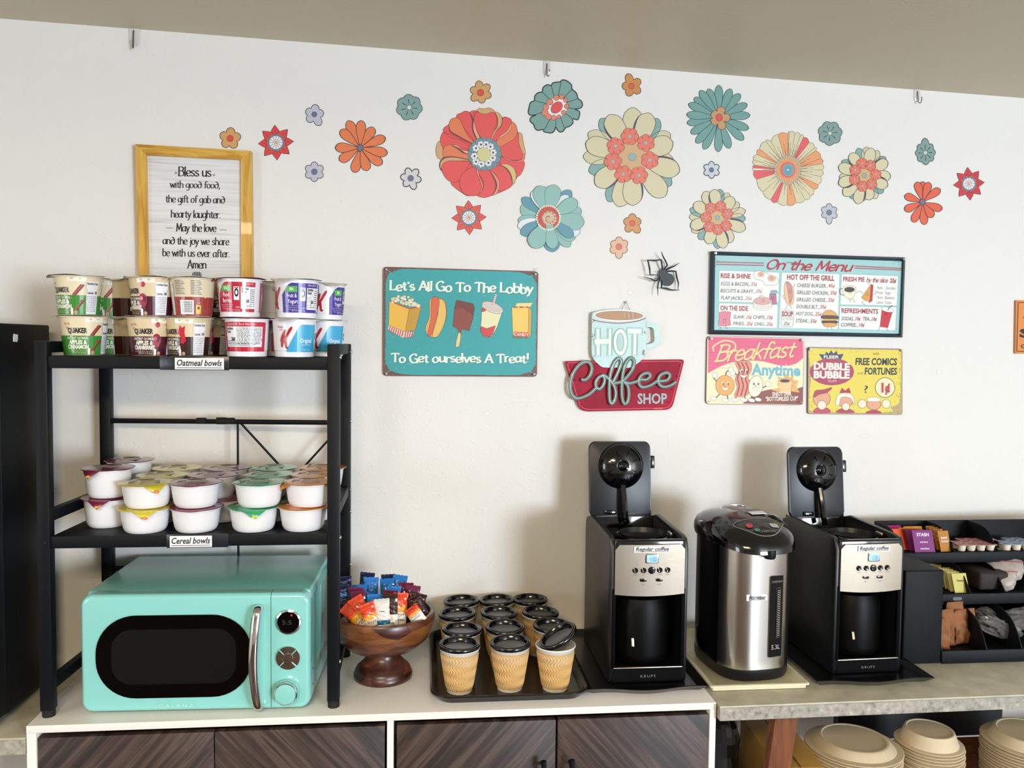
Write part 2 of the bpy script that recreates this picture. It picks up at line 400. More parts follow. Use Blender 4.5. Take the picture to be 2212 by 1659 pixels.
struct('wall_back', B().faces([(X0, YA, 0), (X1, YB, 0), (X1, YB, cz(X1) + .05), (X0, YA, cz(X0) + .05), (X0, YA + t, 0), (X1, YB + t, 0), (X1, YB + t, cz(X1) + .05), (X0, YA + t, cz(X0) + .05)],
    [(0, 1, 2, 3), (5, 4, 7, 6), (4, 0, 3, 7), (1, 5, 6, 2), (3, 2, 6, 7), (4, 5, 1, 0)]), M['wall'])
struct('ceiling', B().faces([(X0, Y0, cz(X0)), (X1, Y0, cz(X1)), (X1, YB, cz(X1)), (X0, YA, cz(X0)), (X0, Y0, cz(X0) + t), (X1, Y0, cz(X1) + t), (X1, YB, cz(X1) + t), (X0, YA, cz(X0) + t)],
    [(0, 1, 2, 3), (4, 7, 6, 5), (0, 4, 5, 1), (1, 5, 6, 2), (2, 6, 7, 3), (3, 7, 4, 0)]), M['ceil'])
struct('floor', B().box(((X0 + X1) / 2, (Y0 + YB) / 2, -.05), (X1 - X0, YB - Y0, .1)), M['floor'])
def holed(name, xs, zs, fn):                     # wall with one opening, as four blocks
    (a, b, c, d), (e, f, g, h) = xs, zs
    bb = B()
    for (x0, x1, z0, z1) in ((a, b, e, h), (c, d, e, h), (b, c, e, f), (b, c, g, h)): fn(bb, x0, x1, z0, z1)
    return struct(name, bb, M['wall'])
H0 = 2.75
holed('wall_front', (X0, 2.8, 4.6, X1), (0, .85, 2.2, H0), lambda b, x0, x1, z0, z1: b.box(((x0 + x1) / 2, Y0 - t / 2, (z0 + z1) / 2), (x1 - x0, t, z1 - z0)))
holed('wall_left', (Y0, -3.5, -2.3, YA), (0, .9, 2.15, H0), lambda b, x0, x1, z0, z1: b.box((X0 - t / 2, (x0 + x1) / 2, (z0 + z1) / 2), (t, x1 - x0, z1 - z0)))
struct('wall_right', B().box((X1 + t / 2, (Y0 + YB) / 2, H0 / 2), (t, YB - Y0, H0)), M['wall'])
M['white_trim'] = mat('white_trim_paint', '#EDEBE6', .4)
b = B()
for x in (2.8, 3.7, 4.6): b.box((x, Y0 - .05, 1.525), (.05, .08, 1.35))
for z in (.85, 2.2): b.box((3.7, Y0 - .05, z), (1.85, .08, .05))
struct('window_1', b, M['white_trim'])
b = B()
for y in (-3.5, -2.9, -2.3): b.box((X0 - .05, y, 1.525), (.08, .05, 1.25))
for z in (.9, 2.15): b.box((X0 - .05, -2.9, z), (.08, 1.25, .05))
struct('window_2', b, M['white_trim'])
# scraped paint spots on the wall where tape once held
for (x, y, w, h, lb) in ((1052, 893, 9, 3.5, 'bare oval paint scar on the wall below the teal snack sign'), (1361, 632, 6, 4, 'bare paint scar on the wall above the coffee cup sign'), (1868, 942, 13, 3, 'thin paint scar on the wall below the bubble gum sign'), (2028, 803, 6, 5, 'paint scar on the wall right of the bubble gum sign')):
    o = thing('paint_scar', lb, 'wall mark', onY(x, y, WY)); a = Art(wall_map(V(o.location), .0005))
    a.blob([(x + w * cos(t_) * random.uniform(.7, 1.1), y + h * sin(t_) * random.uniform(.7, 1.1)) for t_ in (2 * pi * k / 11 for k in range(11))], '#F1EEEA', 1, '#C9C2B8', .7, 2)
    a.build('bare_patch', PRINT, o)

# ================================================================== FLOWER STICKERS ON THE WALL
def zoomf(ox, oy, k): return lambda p: (ox + p[0] / k, oy + p[1] / k)
def prof_paddle(t): return {0: .16, .2: .35, .45: .72, .65: .95, .8: 1, .92: .74}.get(t, 0)
PADDLE = [(0, .12), (.2, .38), (.45, .76), (.65, .97), (.8, .97), (.93, .66), (1, 0)]
POINT = [(0, .5), (.3, .95), (.5, 1), (.75, .62), (.92, .22), (1, 0)]
OVAL = [(0, .3), (.15, .62), (.4, .95), (.6, 1), (.8, .85), (.93, .5), (1, 0)]
ROUND = [(0, .55), (.3, .62), (.55, .95), (.75, 1), (.9, .75), (1, 0)]
def petal(a, c, tip, w, col, out, lay, shape=PADDLE, ow=1.0, vein=None, shade=None, inner=0):
    dx, dy = tip[0] - c[0], tip[1] - c[1]; L_ = math.hypot(dx, dy); ux, uy = dx / L_, dy / L_
    P = lambda t, s: (c[0] + dx * (inner + (1 - inner) * t) - uy * s, c[1] + dy * (inner + (1 - inner) * t) + ux * s)
    pts = [P(t, w / 2 * s) for t, s in shape] + [P(t, -w / 2 * s) for t, s in shape[-2::-1]]
    q = cr(pts, 4, True)
    if out: a.poly([(x + (x - P(.5, 0)[0]) / (L_ * .5) * ow * 1.2, y + (y - P(.5, 0)[1]) / (w * .5) * ow * .0) for x, y in q], out, lay)
    a.poly(q, col, lay + 1)
    if out: a.line(q + [q[0]], ow, out, lay + 2)
    if shade: a.line(q[len(q) // 2 + 2:len(q) - 4], 0, shade, lay + 2, wf=lambda t, d: ow + 3.2 * sin(pi * t) ** 1.5)
    if vein: a.line([P(.15, 0), P(.8, 0)], .8, vein, lay + 2)
def sticker(name, label, group, cx, cy):
    o = thing(name, label, 'wall sticker', onY(cx, cy, WY), group)
    return o, Art(wall_map(V(o.location), .0004), .00007)
def simple(cx, cy, r, n, col, cen, out, label, rot=0, wd=.78, cr_=.27, shape=OVAL, lens=None, ow=1.2, ry=1, grp='small flower stickers on the wall', veins=None):
    o, a = sticker('flower_sticker', label, grp, cx, cy)
    for ps in (0, 1):
        for i in range(n):
            t = R(rot + 360 * i / n); l = r * (lens[i] if lens else 1) + (1 - ps) * ow * .2
            petal(a, (cx, cy), (cx + l * cos(t), cy + l * sin(t) * ry), r * wd + (1 - ps) * ow * 2 - ow, col if ps else out, None, ps, shape) if ps == 0 else petal(a, (cx, cy), (cx + (l - ow) * cos(t), cy + (l - ow) * sin(t) * ry), r * wd - ow, col, None, 2, shape)
    for i in range(n):
        t = R(rot + 360 * i / n)
        if veins: a.line([(cx + r * .2 * cos(t), cy + r * .2 * sin(t)), (cx + r * .6 * cos(t), cy + r * .6 * sin(t) * ry)], 0, veins, 5, wf=lambda u, d: .7 + 1.6 * u)
    a.ell(cx, cy, r * .36, r * .36, col, 4)
    a.ell(cx, cy, r * cr_, r * cr_, cen, 6, out=out, ow=.8)
    a.build('print', PRINT, o); return o
TAN, INK, GREY, GRN = '#CE9C5E', '#43342E', '#BDBAC6', '#7F9F96'
simple(497, 299, 24, 5, TAN, '#D8473C', INK, 'small tan five-petal flower sticker peeking over the yellow picture frame', 72 - 90 + 5)
simple(1038, 200, 25, 6, TAN, '#D8473C', INK, 'small tan flower sticker with red centre just above the big red poppy', 20, lens=[1, .95, 1.05, .95, 1.05, 1.05], wd=.66)
simple(1364, 186, 22, 5, '#C8843F', '#D8553A', INK, 'small brown-orange flower sticker nearest the ceiling, above the big cream daisy', -35, lens=[1.1, 1.1, 1.05, .95, 1.3])
simple(1366, 482, 21, 5, '#D0914F', '#DC5B45', INK, 'small orange-brown flower sticker directly below the big cream daisy', -90, lens=[1, .95, 1.25, 1.1, .95])
simple(1337, 533, 23, 6, '#DDB28E', '#D96A66', '#6b5646', 'small pale peach flower sticker, lowest sticker, left of the black spider', -90, lens=[.95, .95, .9, 1.15, .95, .9], wd=.68)
simple(679, 247, 22, 5, GREY, '#5F7088', INK, 'small grey-lilac flower sticker above and left of the orange daisy', 62, lens=[1.25, 1, .95, 1, .95], cr_=.24)
simple(679, 371, 22, 6, GREY, '#5F7088', INK, 'small grey-lilac flower sticker below and left of the orange daisy', 30, wd=.7)
simple(887, 385, 24, 6, '#CFCCCA', '#6A6F8C', '#2F2B2B', 'small pale grey flower sticker with dark outline, left of the red poppy', 10, lens=[1, 1.1, .95, .95, 1, 1.05], wd=.62, ow=1.7, cr_=.25)
simple(1537, 367, 19, 6, '#C6C9CE', '#5F6684', '#2F3438', 'small pale grey flower sticker right of the big cream daisy', 30, wd=.66, cr_=.24, ow=1.5)
simple(1791, 459, 20, 6, '#B9BAC4', '#6A7384', '#4a4c50', 'small grey-lilac flower sticker below the gap of the striped flower and mini daisy', 30, lens=[1, 1.3, .9, .95, 1, .95], wd=.66)
simple(884, 232, 29, 7, GRN, '#D8D9C8', '#3E4A48', 'small sage green flower sticker with dark strokes, left of the red poppy', -95, wd=.8, cr_=.15, veins='#3B4644')
simple(1793, 288, 27, 7, '#7B9890', '#C9CDB8', '#3E4A48', 'small sage green flower sticker between the striped flower and the mini daisy', -60, wd=.8, cr_=.14, veins='#3B4644')
simple(1999, 330, 25, 8, '#7B9890', '#C9CDB8', '#3E4A48', 'small sage green flower sticker, taller than wide, near the right end', -92, wd=.66, cr_=.16, veins='#3B4644', ry=1.12, lens=[1.15, .9, .9, .9, .95, .9, .9, .9])
def red_star(cx, cy, r, col, label, rot, ry=1):
    o, a = sticker('flower_sticker', label, 'red star flower stickers', cx, cy)
    for i in range(8):
        t = R(rot + 45 * i); l = r * (1 + .06 * ((i * 3) % 3 - 1))
        petal(a, (cx, cy), (cx + l * cos(t), cy + l * sin(t) * ry), r * .56, col, '#7A2A26', 1 + (i % 2) * 3, POINT, 1.0, vein='#8E2F2A')
    for i in range(14):
        t = 2 * pi * i / 14; a.ell(cx + r * .4 * cos(t), cy + r * .4 * sin(t), r * .09, r * .09, '#6E7A80', 8, n=8)
    a.ell(cx, cy, r * .36, r * .36, '#E6E2E4', 9, out='#5c6266', ow=.8)
    for i in range(12):
        t = 2 * pi * i / 12; a.line([(cx + r * .1 * cos(t), cy + r * .1 * sin(t)), (cx + r * .35 * cos(t), cy + r * .35 * sin(t))], .9, '#5A5255', 11)
    a.ell(cx, cy, r * .09, r * .09, '#D7A06C', 12, n=10); a.build('print', PRINT, o)
red_star(596, 308, 40, '#D3403C', 'red eight-petal star flower sticker right of the yellow picture frame', -94)
red_star(1013, 470, 39, '#DF5547', 'red eight-petal star flower sticker below the big red poppy', -92)
red_star(2093, 397, 35, '#C9333A', 'red eight-petal star flower sticker at the far right end', -95, 1.08)
def tips(name_, label, grp, zf, c, tl, w, col, out, cen, shape=PADDLE, ow=1.3):
    C_ = zf(c); o, a = sticker('flower_sticker', label, grp, *C_); k = 0
    for tp in tl: petal(a, C_, zf(tp), w, col, out, 1 + 3 * (k % 3), shape, ow, inner=.06); k += 1
    a.ell(C_[0], C_[1], *cen[:2], cen[2], 12, out=out, ow=1.2)
    return o, a
ZA, ZB, ZC = zoomf(440, 140, 3.16), zoomf(1100, 140, 3.6867), zoomf(1600, 140, 3.6144)
o, a = tips('f', 'orange eleven-petal daisy sticker left of the red poppy', 'orange daisy stickers', ZA, (1068, 567),
    [(985, 382), (935, 445), (900, 565), (928, 655), (1028, 735), (1118, 722), (1215, 680), (1252, 605), (1238, 495), (1160, 428), (1075, 380)], 21, '#DF7845', '#3F2A2A', (6, 7, '#6E6A80'))
a.build('print', PRINT, o)
o, a = tips('f', 'orange-red daisy sticker with nine petals near the right end of the flowers', 'orange daisy stickers', ZC, (1420, 1072),
    [(1420, 912), (1375, 915), (1472, 918), (1555, 968), (1570, 1130), (1500, 1190), (1435, 1248), (1345, 1228), (1282, 1135), (1282, 1020)], 17, '#DE5D3C', '#43302C', (5, 6.5, '#6E6A80'))
a.build('print', PRINT, o)
# teal daisy with a tan blossom in its middle
o, a = tips('f', 'large teal green daisy sticker with a small tan blossom in its centre', 'large flower stickers', ZB, (1672, 420),
    [(1668, 162), (1585, 192), (1520, 205), (1475, 262), (1430, 310), (1415, 395), (1418, 465), (1448, 545), (1490, 622), (1550, 672), (1665, 692), (1755, 665), (1865, 598), (1905, 510), (1915, 400), (1893, 312), (1838, 232), (1765, 192)], 17.5, '#6C9A90', '#26413F', (2, 2, '#6C9A90'), PADDLE, 1.1)
c = ZB((1672, 420))
for t, l in ((-75, 24), (0, 24), (72, 27), (140, 20), (215, 19)): petal(a, c, (c[0] + l * cos(R(t)), c[1] + l * sin(R(t))), 17, '#C0925F', '#5f3f26', 13, ROUND)
a.ell(c[0], c[1], 13, 13, '#C0925F', 16); a.ell(c[0], c[1], 6.5, 7, '#DD4542', 17, out='#5f3f26'); a.build('print', PRINT, o)
# cream daisies with teal back petals and a ring of coral blossoms
def cream(cz_, back, front, w, zf, label, ring, cr0, cr1, shrink):
    C_ = zf(cz_); o, a = sticker('flower_sticker', label, 'large flower stickers', *C_)
    for tp in back: petal(a, C_, zf(tp[:2]), w * .8, '#7FA59B' if len(tp) < 3 else '#CFC59D', '#3d3a3a', 1, ROUND, 1.0, inner=.1)
    for i, tp in enumerate(front): petal(a, C_, zf(tp), w, '#D3C8A1', '#3d3535', 4 + 3 * (i % 4), ROUND, 1.1, inner=.1, shade='#4A3C48' if i % 2 else None)
    a.ell(C_[0], C_[1], cr0, cr0, '#CDA777', 17)
    for (x, y) in ring:
        q = zf((x, y)); t0 = random.uniform(0, 60)
        for k in range(6): t = R(t0 + 60 * k); petal(a, q, (q[0] + cr1 * cos(t), q[1] + cr1 * sin(t)), cr1 * .8, '#E2735B', '#8f4c3c', 18, ROUND, .8)
        a.ell(q[0], q[1], cr1 * .6, cr1 * .6, '#E2735B', 21, n=12); a.ell(q[0], q[1], cr1 * .22, cr1 * .22, '#A9ACA6', 22, n=12, out='#8f4c3c', ow=.5)
    a.ell(C_[0], C_[1], cr0 * .2, cr0 * .2, '#8FAAA8', 22, n=14, out='#6d6a55', ow=.6); a.build('print', PRINT, o)
cream((980, 735), [(725, 430), (1190, 430), (635, 850), (1290, 960), (790, 1090), (1280, 545, 1), (630, 540, 1), (590, 730, 1), (1310, 770, 1), (1350, 860, 1)],
    [(985, 340), (790, 400), (610, 620), (690, 960), (870, 1130), (985, 1120), (1240, 1050), (1355, 850), (1300, 610), (1120, 385)], 42, ZB, 'largest cream daisy sticker with teal back petals and coral blossom ring', [(960, 570), (1088, 622), (1120, 760), (1033, 880), (908, 870), (826, 770), (848, 648)], 40, 19, 1)
cream((1660, 1218), [(1680, 990), (1440, 1150), (1880, 1225), (1510, 1390), (1660, 1465), (1745, 1020, 1), (1830, 1100, 1), (1880, 1160, 1), (1435, 1210, 1), (1455, 1330, 1)],
    [(1555, 1010), (1632, 992), (1785, 1055), (1880, 1310), (1770, 1415), (1710, 1460), (1580, 1425), (1445, 1290), (1470, 1105)], 25, ZB, 'smaller cream and teal daisy sticker just above the menu sign', [(1605, 1140), (1683, 1128), (1738, 1188), (1727, 1280), (1662, 1312), (1593, 1290), (1568, 1218)], 23, 12, 1)
cream((966, 865), [(920, 650), (790, 750), (1130, 720), (1110, 1000), (860, 1045), (1075, 670, 1), (985, 640, 1), (770, 880, 1), (1060, 1045, 1), (960, 1060, 1)],
    [(1025, 650), (1145, 750), (1170, 870), (1145, 950), (1010, 1055), (910, 1085), (805, 1020), (765, 930), (765, 790), (860, 690)], 24, ZC, 'cream and teal daisy sticker right of the striped round flower', [(948, 770), (1013, 787), (1055, 857), (1022, 932), (952, 948), (890, 897), (895, 822)], 23, 12, 1)
# teal flower with coral beads and a white eye
C_ = ZB((375, 330)); o, a = sticker('flower_sticker', 'teal scalloped flower sticker with orange beads round a red oval eye', 'large flower stickers', *C_)
ol = [(405, 135), (425, 120), (460, 128), (496, 160), (500, 192), (535, 225), (548, 268), (575, 290), (583, 325), (560, 348), (520, 352), (560, 372), (557, 410), (545, 438), (505, 430), (508, 462), (480, 490), (450, 500), (430, 528), (405, 535), (385, 520), (370, 495), (360, 525), (335, 543), (300, 538), (275, 532), (270, 515), (230, 522), (205, 505), (195, 475), (168, 450), (172, 420), (215, 398), (170, 402), (152, 378), (158, 340), (170, 300), (200, 285), (203, 250), (230, 222), (262, 215), (270, 180), (305, 158), (335, 165), (345, 145), (380, 138)]
q = [ZB(p) for p in ol]; a.poly(cr(q, 3, True), '#779C92', 1); a.line(cr(q, 3, True) + [q[0]], 2.6, '#22302F', 2)
for p in ((500, 192), (548, 268), (530, 352), (505, 430), (440, 505), (370, 495), (280, 520), (200, 402), (200, 285), (262, 215), (335, 165), (412, 135)):
    b0, b1 = ZB(p), C_; a.line([b0, (b0[0] * .35 + b1[0] * .65, b0[1] * .35 + b1[1] * .65)], 1.3, '#22302F', 2)
a.ell(C_[0], C_[1] + 3, 24, 21, '#EAE6E2', 3, ang=-20)
for (x, y, r) in ((375, 262, 21), (325, 296, 23), (292, 338, 22), (285, 382, 25), (314, 414, 21), (355, 421, 19), (395, 413, 14), (433, 380, 17), (457, 330, 18), (449, 282, 16), (417, 256, 17)): a.ell(*ZB((x, y)), r / 3.69, r / 3.69, '#DE8263', 4, out='#5b2d24', ow=.9)
a.ell(*ZB((378, 340)), 14, 10, '#DC4B49', 6, ang=-45, out='#7A2A26', ow=.9); a.build('print', PRINT, o)
# teal and white flower with a beaded red centre
c = (312, 1218); C_ = ZB(c); o, a = sticker('flower_sticker', 'pale teal and white flower sticker with red centre full of cream beads', 'large flower stickers', *C_)
for i, (tp, w, cl_) in enumerate([((490, 1000), 26, '#5D93A0'), ((470, 1040), 22, '#DFE1E4'), ((90, 1130), 34, '#8DB7AC'), ((100, 1060), 22, '#5D93A0'), ((70, 1240), 20, '#8DB7AC'), ((68, 1290), 24, '#DFE1E4'), ((95, 1350), 26, '#5D93A0'),
        ((235, 1460), 18, '#DFE1E4'), ((350, 1490), 34, '#5D93A0'), ((480, 1450), 24, '#8DB7AC'), ((520, 1390), 30, '#8DB7AC'), ((560, 1340), 34, '#DFE1E4'), ((575, 1160), 30, '#8DB7AC'),
        ((180, 1010), 18, '#DFE1E4'), ((290, 970), 16, '#DFE1E4'), ((230, 965), 34, '#8DB7AC'), ((360, 955), 34, '#8DB7AC'), ((540, 1080), 30, '#8DB7AC'), ((595, 1260), 36, '#8DB7AC'), ((510, 1370), 22, '#5D93A0'), ((185, 1455), 38, '#8DB7AC'), ((350, 1465), 26, '#8DB7AC')]):
    petal(a, C_, ZB(tp), w, cl_, '#4F6F74', 1 + 3 * i, ROUND, .8, inner=.1)
a.step = .00004
a.ell(C_[0], C_[1], 24, 25, '#C8503F', 110)
for i in range(30): t = 2 * pi * i / 30; a.line([(C_[0] + 16 * cos(t), C_[1] + 16 * sin(t)), (C_[0] + 23 * cos(t), C_[1] + 23 * sin(t))], .5, '#7d2f26', 112)
for i in range(32): t = 2 * pi * i / 32; a.ell(C_[0] + 25 * cos(t), C_[1] + 26 * sin(t), 2.1, 2.1, '#EFE4C8', 114, n=8)
a.ell(C_[0] + 2, C_[1] + 1, 16, 16, '#B98A72', 114)
for i in range(64): rr = 15 * math.sqrt(i / 64); t = i * 2.399; a.ell(C_[0] + 2 + rr * cos(t), C_[1] + 1 + rr * sin(t), 1.5, 1.5, ['#E9D9BC', '#DDBFA0', '#B4715C'][i % 5 % 3], 116, n=7)
a.build('print', PRINT, o)
# striped round flower
ZS = zoomf(1620, 280, 9.76); C_ = ZS((800, 850)); o, a = sticker('flower_sticker', 'round cream flower sticker with orange and red striped segments', 'large flower stickers', *C_)
CRM, ORG, RD = '#D6CBA3', '#E59A64', '#E0585A'
rim = [(825, 60, CRM), (950, 80, CRM), (1065, 120, CRM), (1130, 160, RD), (1250, 270, CRM), (1370, 380, CRM), (1390, 440, ORG), (1500, 610, ORG), (1520, 720, CRM), (1530, 850, CRM), (1500, 990, CRM), (1440, 1165, ORG), (1350, 1265, CRM), (1280, 1400, CRM), (1165, 1480, CRM), (975, 1540, ORG), (780, 1590, CRM), (580, 1530, RD), (440, 1480, CRM), (270, 1320, CRM), (140, 1050, RD), (80, 860, '#E4D9C4'), (80, 810, RD), (100, 750, CRM), (75, 640, CRM), (150, 520, ORG), (205, 410, CRM), (330, 240, CRM), (440, 250, CRM), (590, 100, ORG), (800, 95, CRM)]
for i, (x, y, cl_) in enumerate(rim):
    x2, y2, _ = rim[(i + 1) % len(rim)]; mxx, myy = (x + x2) / 2, (y + y2) / 2; mm = (C_[0] + (ZS((mxx, myy))[0] - C_[0]) * 1.05, C_[1] + (ZS((mxx, myy))[1] - C_[1]) * 1.05)
    q = [C_] + cr([ZS((x, y)), mm, ZS((x2, y2))], 4); a.poly(q, cl_, 1); a.line(q + [q[0]], .9, '#6F5A3C', 2)
    for f_ in ((.3, .7), (.6, .55)): e = (C_[0] + (mm[0] - C_[0]) * f_[1] + (ZS((x2, y2))[0] - mm[0]) * (f_[0] - .45) * .5, C_[1] + (mm[1] - C_[1]) * f_[1] + (ZS((x2, y2))[1] - mm[1]) * (f_[0] - .45) * .5); a.line([C_, e], .7, '#6F5A3C', 2)
a.ell(C_[0], C_[1], 27, 29, '#E3A36D', 3)
for i in range(30): t = 2 * pi * i / 30; a.ell(C_[0] + 27 * cos(t), C_[1] + 29 * sin(t), 2.4, 2.4, '#B5B69C', 4, n=10, out='#6d7a6c', ow=.5)
for i in range(36): t = 2 * pi * i / 36; a.line([(C_[0] + 15 * cos(t), C_[1] + 16 * sin(t)), (C_[0] + 24 * cos(t), C_[1] + 26 * sin(t))], .7, '#A8622f', 4)
a.ell(C_[0], C_[1], 16.5, 17.5, '#DE6155', 6); a.ell(C_[0] + 1, C_[1], 12.5, 13.5, '#73A2A9', 7)
for i in range(12): t = 2 * pi * i / 12; a.line([(C_[0] + 3 * cos(t), C_[1] + 3 * sin(t)), (C_[0] + 11 * cos(t), C_[1] + 12 * sin(t))], .8, '#3f6d78', 8)
a.ell(C_[0], C_[1], 3, 3, '#A9CBD0', 9, n=12, out='#3f6d78', ow=.5); a.build('print', PRINT, o)
# red poppy
ZP = zoomf(930, 220, 7.54); C_ = ZP((870, 850)); o, a = sticker('flower_sticker', 'biggest red poppy sticker with a blue, white and yellow centre', 'large flower stickers', *C_)
pr, po, pt, pd = '#E0524D', '#E07A4E', '#CFA36C', '#6B3540'
def pb(pts, col, lay, ow=.9, out='#8A3A2E'): a.blob([ZP(p) for p in pts], col, lay, out, ow, 4)
pb([(200, 500), (500, 200), (900, 180), (1300, 320), (1460, 600), (1490, 1000), (1300, 1380), (900, 1530), (500, 1450), (230, 1150), (180, 800)], pr, 0)
pb([(150, 640), (200, 760), (215, 930), (170, 940), (110, 900), (85, 800), (100, 700)], pt, 1)
pb([(740, 160), (790, 105), (870, 112), (950, 98), (1020, 130), (1050, 190), (900, 260), (760, 230)], pt, 1)
pb([(1430, 510), (1490, 530), (1510, 650), (1540, 780), (1540, 860), (1490, 870), (1400, 700)], pt, 1)
pb([(700, 600), (640, 300), (640, 180), (690, 145), (740, 150), (800, 200), (850, 600)], pr, 2)
pb([(720, 640), (430, 260), (500, 180), (570, 150), (640, 180), (680, 300), (780, 620)], pr, 4)
pb([(700, 700), (380, 560), (215, 480), (225, 420), (300, 380), (420, 420), (700, 650)], pr, 2)
pb([(660, 780), (400, 740), (215, 750), (165, 660), (165, 570), (215, 500), (330, 580), (500, 630), (650, 740)], pr, 4)
pb([(700, 680), (480, 570), (330, 480), (298, 390), (330, 290), (400, 260), (470, 280), (530, 400), (600, 540), (690, 640)], po, 8)
a.line([ZP(p) for p in cr([(300, 400), (330, 490), (450, 560), (650, 670)], 5)], 0, pd, 11, wf=lambda t, d: .8 + 2.4 * sin(pi * t))
pb([(640, 850), (560, 830), (480, 760), (370, 700), (290, 700), (215, 750), (215, 900), (400, 900), (620, 940)], po, 8)
a.line([ZP(p) for p in cr([(340, 710), (440, 760), (540, 830), (620, 850)], 5)], 0, pd, 11, wf=lambda t, d: .8 + 2.2 * sin(pi * t)); pb([(350, 700), (440, 710), (520, 780), (630, 810), (620, 840), (560, 830), (460, 750)], '#E3A981', 12)
pb([(640, 960), (480, 960), (260, 990), (190, 1050), (170, 1110), (150, 1060), (165, 980), (220, 900), (380, 900), (640, 945)], pt, 8)
a.line([ZP(p) for p in cr([(185, 1130), (150, 1050), (170, 960), (250, 905), (400, 900), (640, 940)], 5)], 0, pd, 13, wf=lambda t, d: 1 + 1.8 * sin(pi * t))
pb([(640, 980), (620, 1030), (520, 1200), (450, 1290), (370, 1310), (280, 1270), (205, 1170), (185, 1050), (260, 970), (420, 960)], pr, 12)
pb([(760, 1080), (760, 1200), (830, 1330), (820, 1450), (640, 1530), (540, 1500), (330, 1330), (480, 1280), (560, 1180), (690, 1060)], pr, 2)
pb([(690, 1060), (540, 1150), (480, 1260), (485, 1380), (540, 1490), (650, 1530), (760, 1520), (830, 1460), (850, 1350), (790, 1230), (750, 1100)], pr, 14)
pb([(755, 1090), (750, 1170), (810, 1290), (830, 1390), (800, 1490), (840, 1440), (855, 1330), (800, 1220), (775, 1100)], '#E8806B', 17)
pb([(760, 1090), (860, 1300), (850, 1430), (760, 1520), (880, 1560), (1020, 1510), (1090, 1400), (1070, 1280), (960, 1100)], pr, 13)
pb([(950, 1100), (1040, 1230), (1075, 1340), (1060, 1440), (1010, 1525), (1080, 1490), (1120, 1390), (1110, 1270), (1020, 1150)], '#E88D72', 17)
a.line([ZP(p) for p in cr([(950, 1090), (1020, 1210), (1070, 1330), (1060, 1430), (1010, 1510)], 5)], 0, pd, 20, wf=lambda t, d: .8 + 2.6 * sin(pi * t))
pb([(960, 1090), (1100, 1040), (1200, 1050), (1300, 1180), (1340, 1330), (1270, 1410), (1160, 1450), (1110, 1430), (1115, 1300), (1050, 1170)], pr, 14)
pb([(1140, 1020), (1250, 1015), (1350, 1070), (1395, 1180), (1380, 1290), (1340, 1340), (1300, 1190), (1220, 1080)], '#D6B676', 15)
a.line([ZP(p) for p in cr([(1140, 1020), (1240, 1090), (1310, 1200), (1340, 1330)], 5)], 0, pd, 18, wf=lambda t, d: .8 + 2 * sin(pi * t))
pb([(1160, 900), (1300, 950), (1520, 970), (1510, 1100), (1450, 1200), (1395, 1210), (1390, 1130), (1300, 1030), (1140, 1010)], pr, 10)
pb([(1080, 740), (1220, 690), (1360, 600), (1430, 510), (1440, 680), (1500, 850), (1480, 930), (1350, 950), (1170, 890)], pr, 12)
pb([(1170, 890), (1350, 960), (1480, 940), (1500, 860), (1540, 860), (1510, 970), (1400, 985), (1250, 950)], '#E8755F', 15)
pb([(1060, 640), (1150, 580), (1270, 480), (1320, 330), (1390, 380), (1415, 500), (1360, 600), (1220, 690), (1090, 740)], po, 14)
pb([(1000, 620), (1060, 500), (1160, 380), (1180, 260), (1240, 250), (1320, 300), (1310, 420), (1200, 560), (1060, 650)], pr, 12)
pb([(1050, 660), (1130, 560), (1250, 470), (1310, 350), (1310, 430), (1240, 520), (1100, 610)], '#E3A981', 17)
pb([(980, 620), (1020, 500), (1090, 400), (1090, 260), (1050, 170), (1120, 190), (1165, 270), (1150, 380), (1070, 480), (1000, 610)], pt, 14)
pb([(850, 610), (760, 480), (710, 350), (720, 210), (760, 168), (880, 202), (1000, 170), (1050, 190), (1080, 300), (1040, 450), (970, 610)], pr, 15)
pb([(760, 620), (690, 460), (690, 310), (715, 330), (740, 440), (800, 580)], '#E3A981', 18)
a.line([ZP(p) for p in cr([(650, 190), (690, 290), (690, 450), (760, 610)], 5)], 0, pd, 21, wf=lambda t, d: .8 + 2.2 * sin(pi * t))
for i in range(16):
    t = 2 * pi * i / 16; tp = (870 + 275 * cos(t) * (1.05 if cos(t) > 0 else .95), 850 + 275 * sin(t)); petal(a, C_, ZP(tp), 15, '#6F8F96', '#4c6c72', 22 + 3 * (i % 2), ROUND, .7, inner=.3)
a.ell(C_[0], C_[1], 24, 25, '#5F7F87', 28)
for (x, y) in ((822, 695), (905, 695), (977, 730), (1020, 825), (1013, 915), (942, 995), (827, 1012), (740, 975), (715, 885), (740, 755)):
    q = ZP((x, y))
    for k in range(6): t = R(60 * k + x); petal(a, q, (q[0] + 7.6 * cos(t), q[1] + 7.6 * sin(t)), 6, '#ECE9E6', '#8b8a88', 29, ROUND, .5)
    a.ell(q[0], q[1], 4.5, 4.5, '#ECE9E6', 32, n=12); a.ell(q[0], q[1], 2.6, 2.6, '#5D5A66', 33, n=12)
a.ell(C_[0], C_[1] + 1, 14.5, 15, '#D2CA8C', 33, out='#8f9a70', ow=.6); a.build('print', PRINT, o)

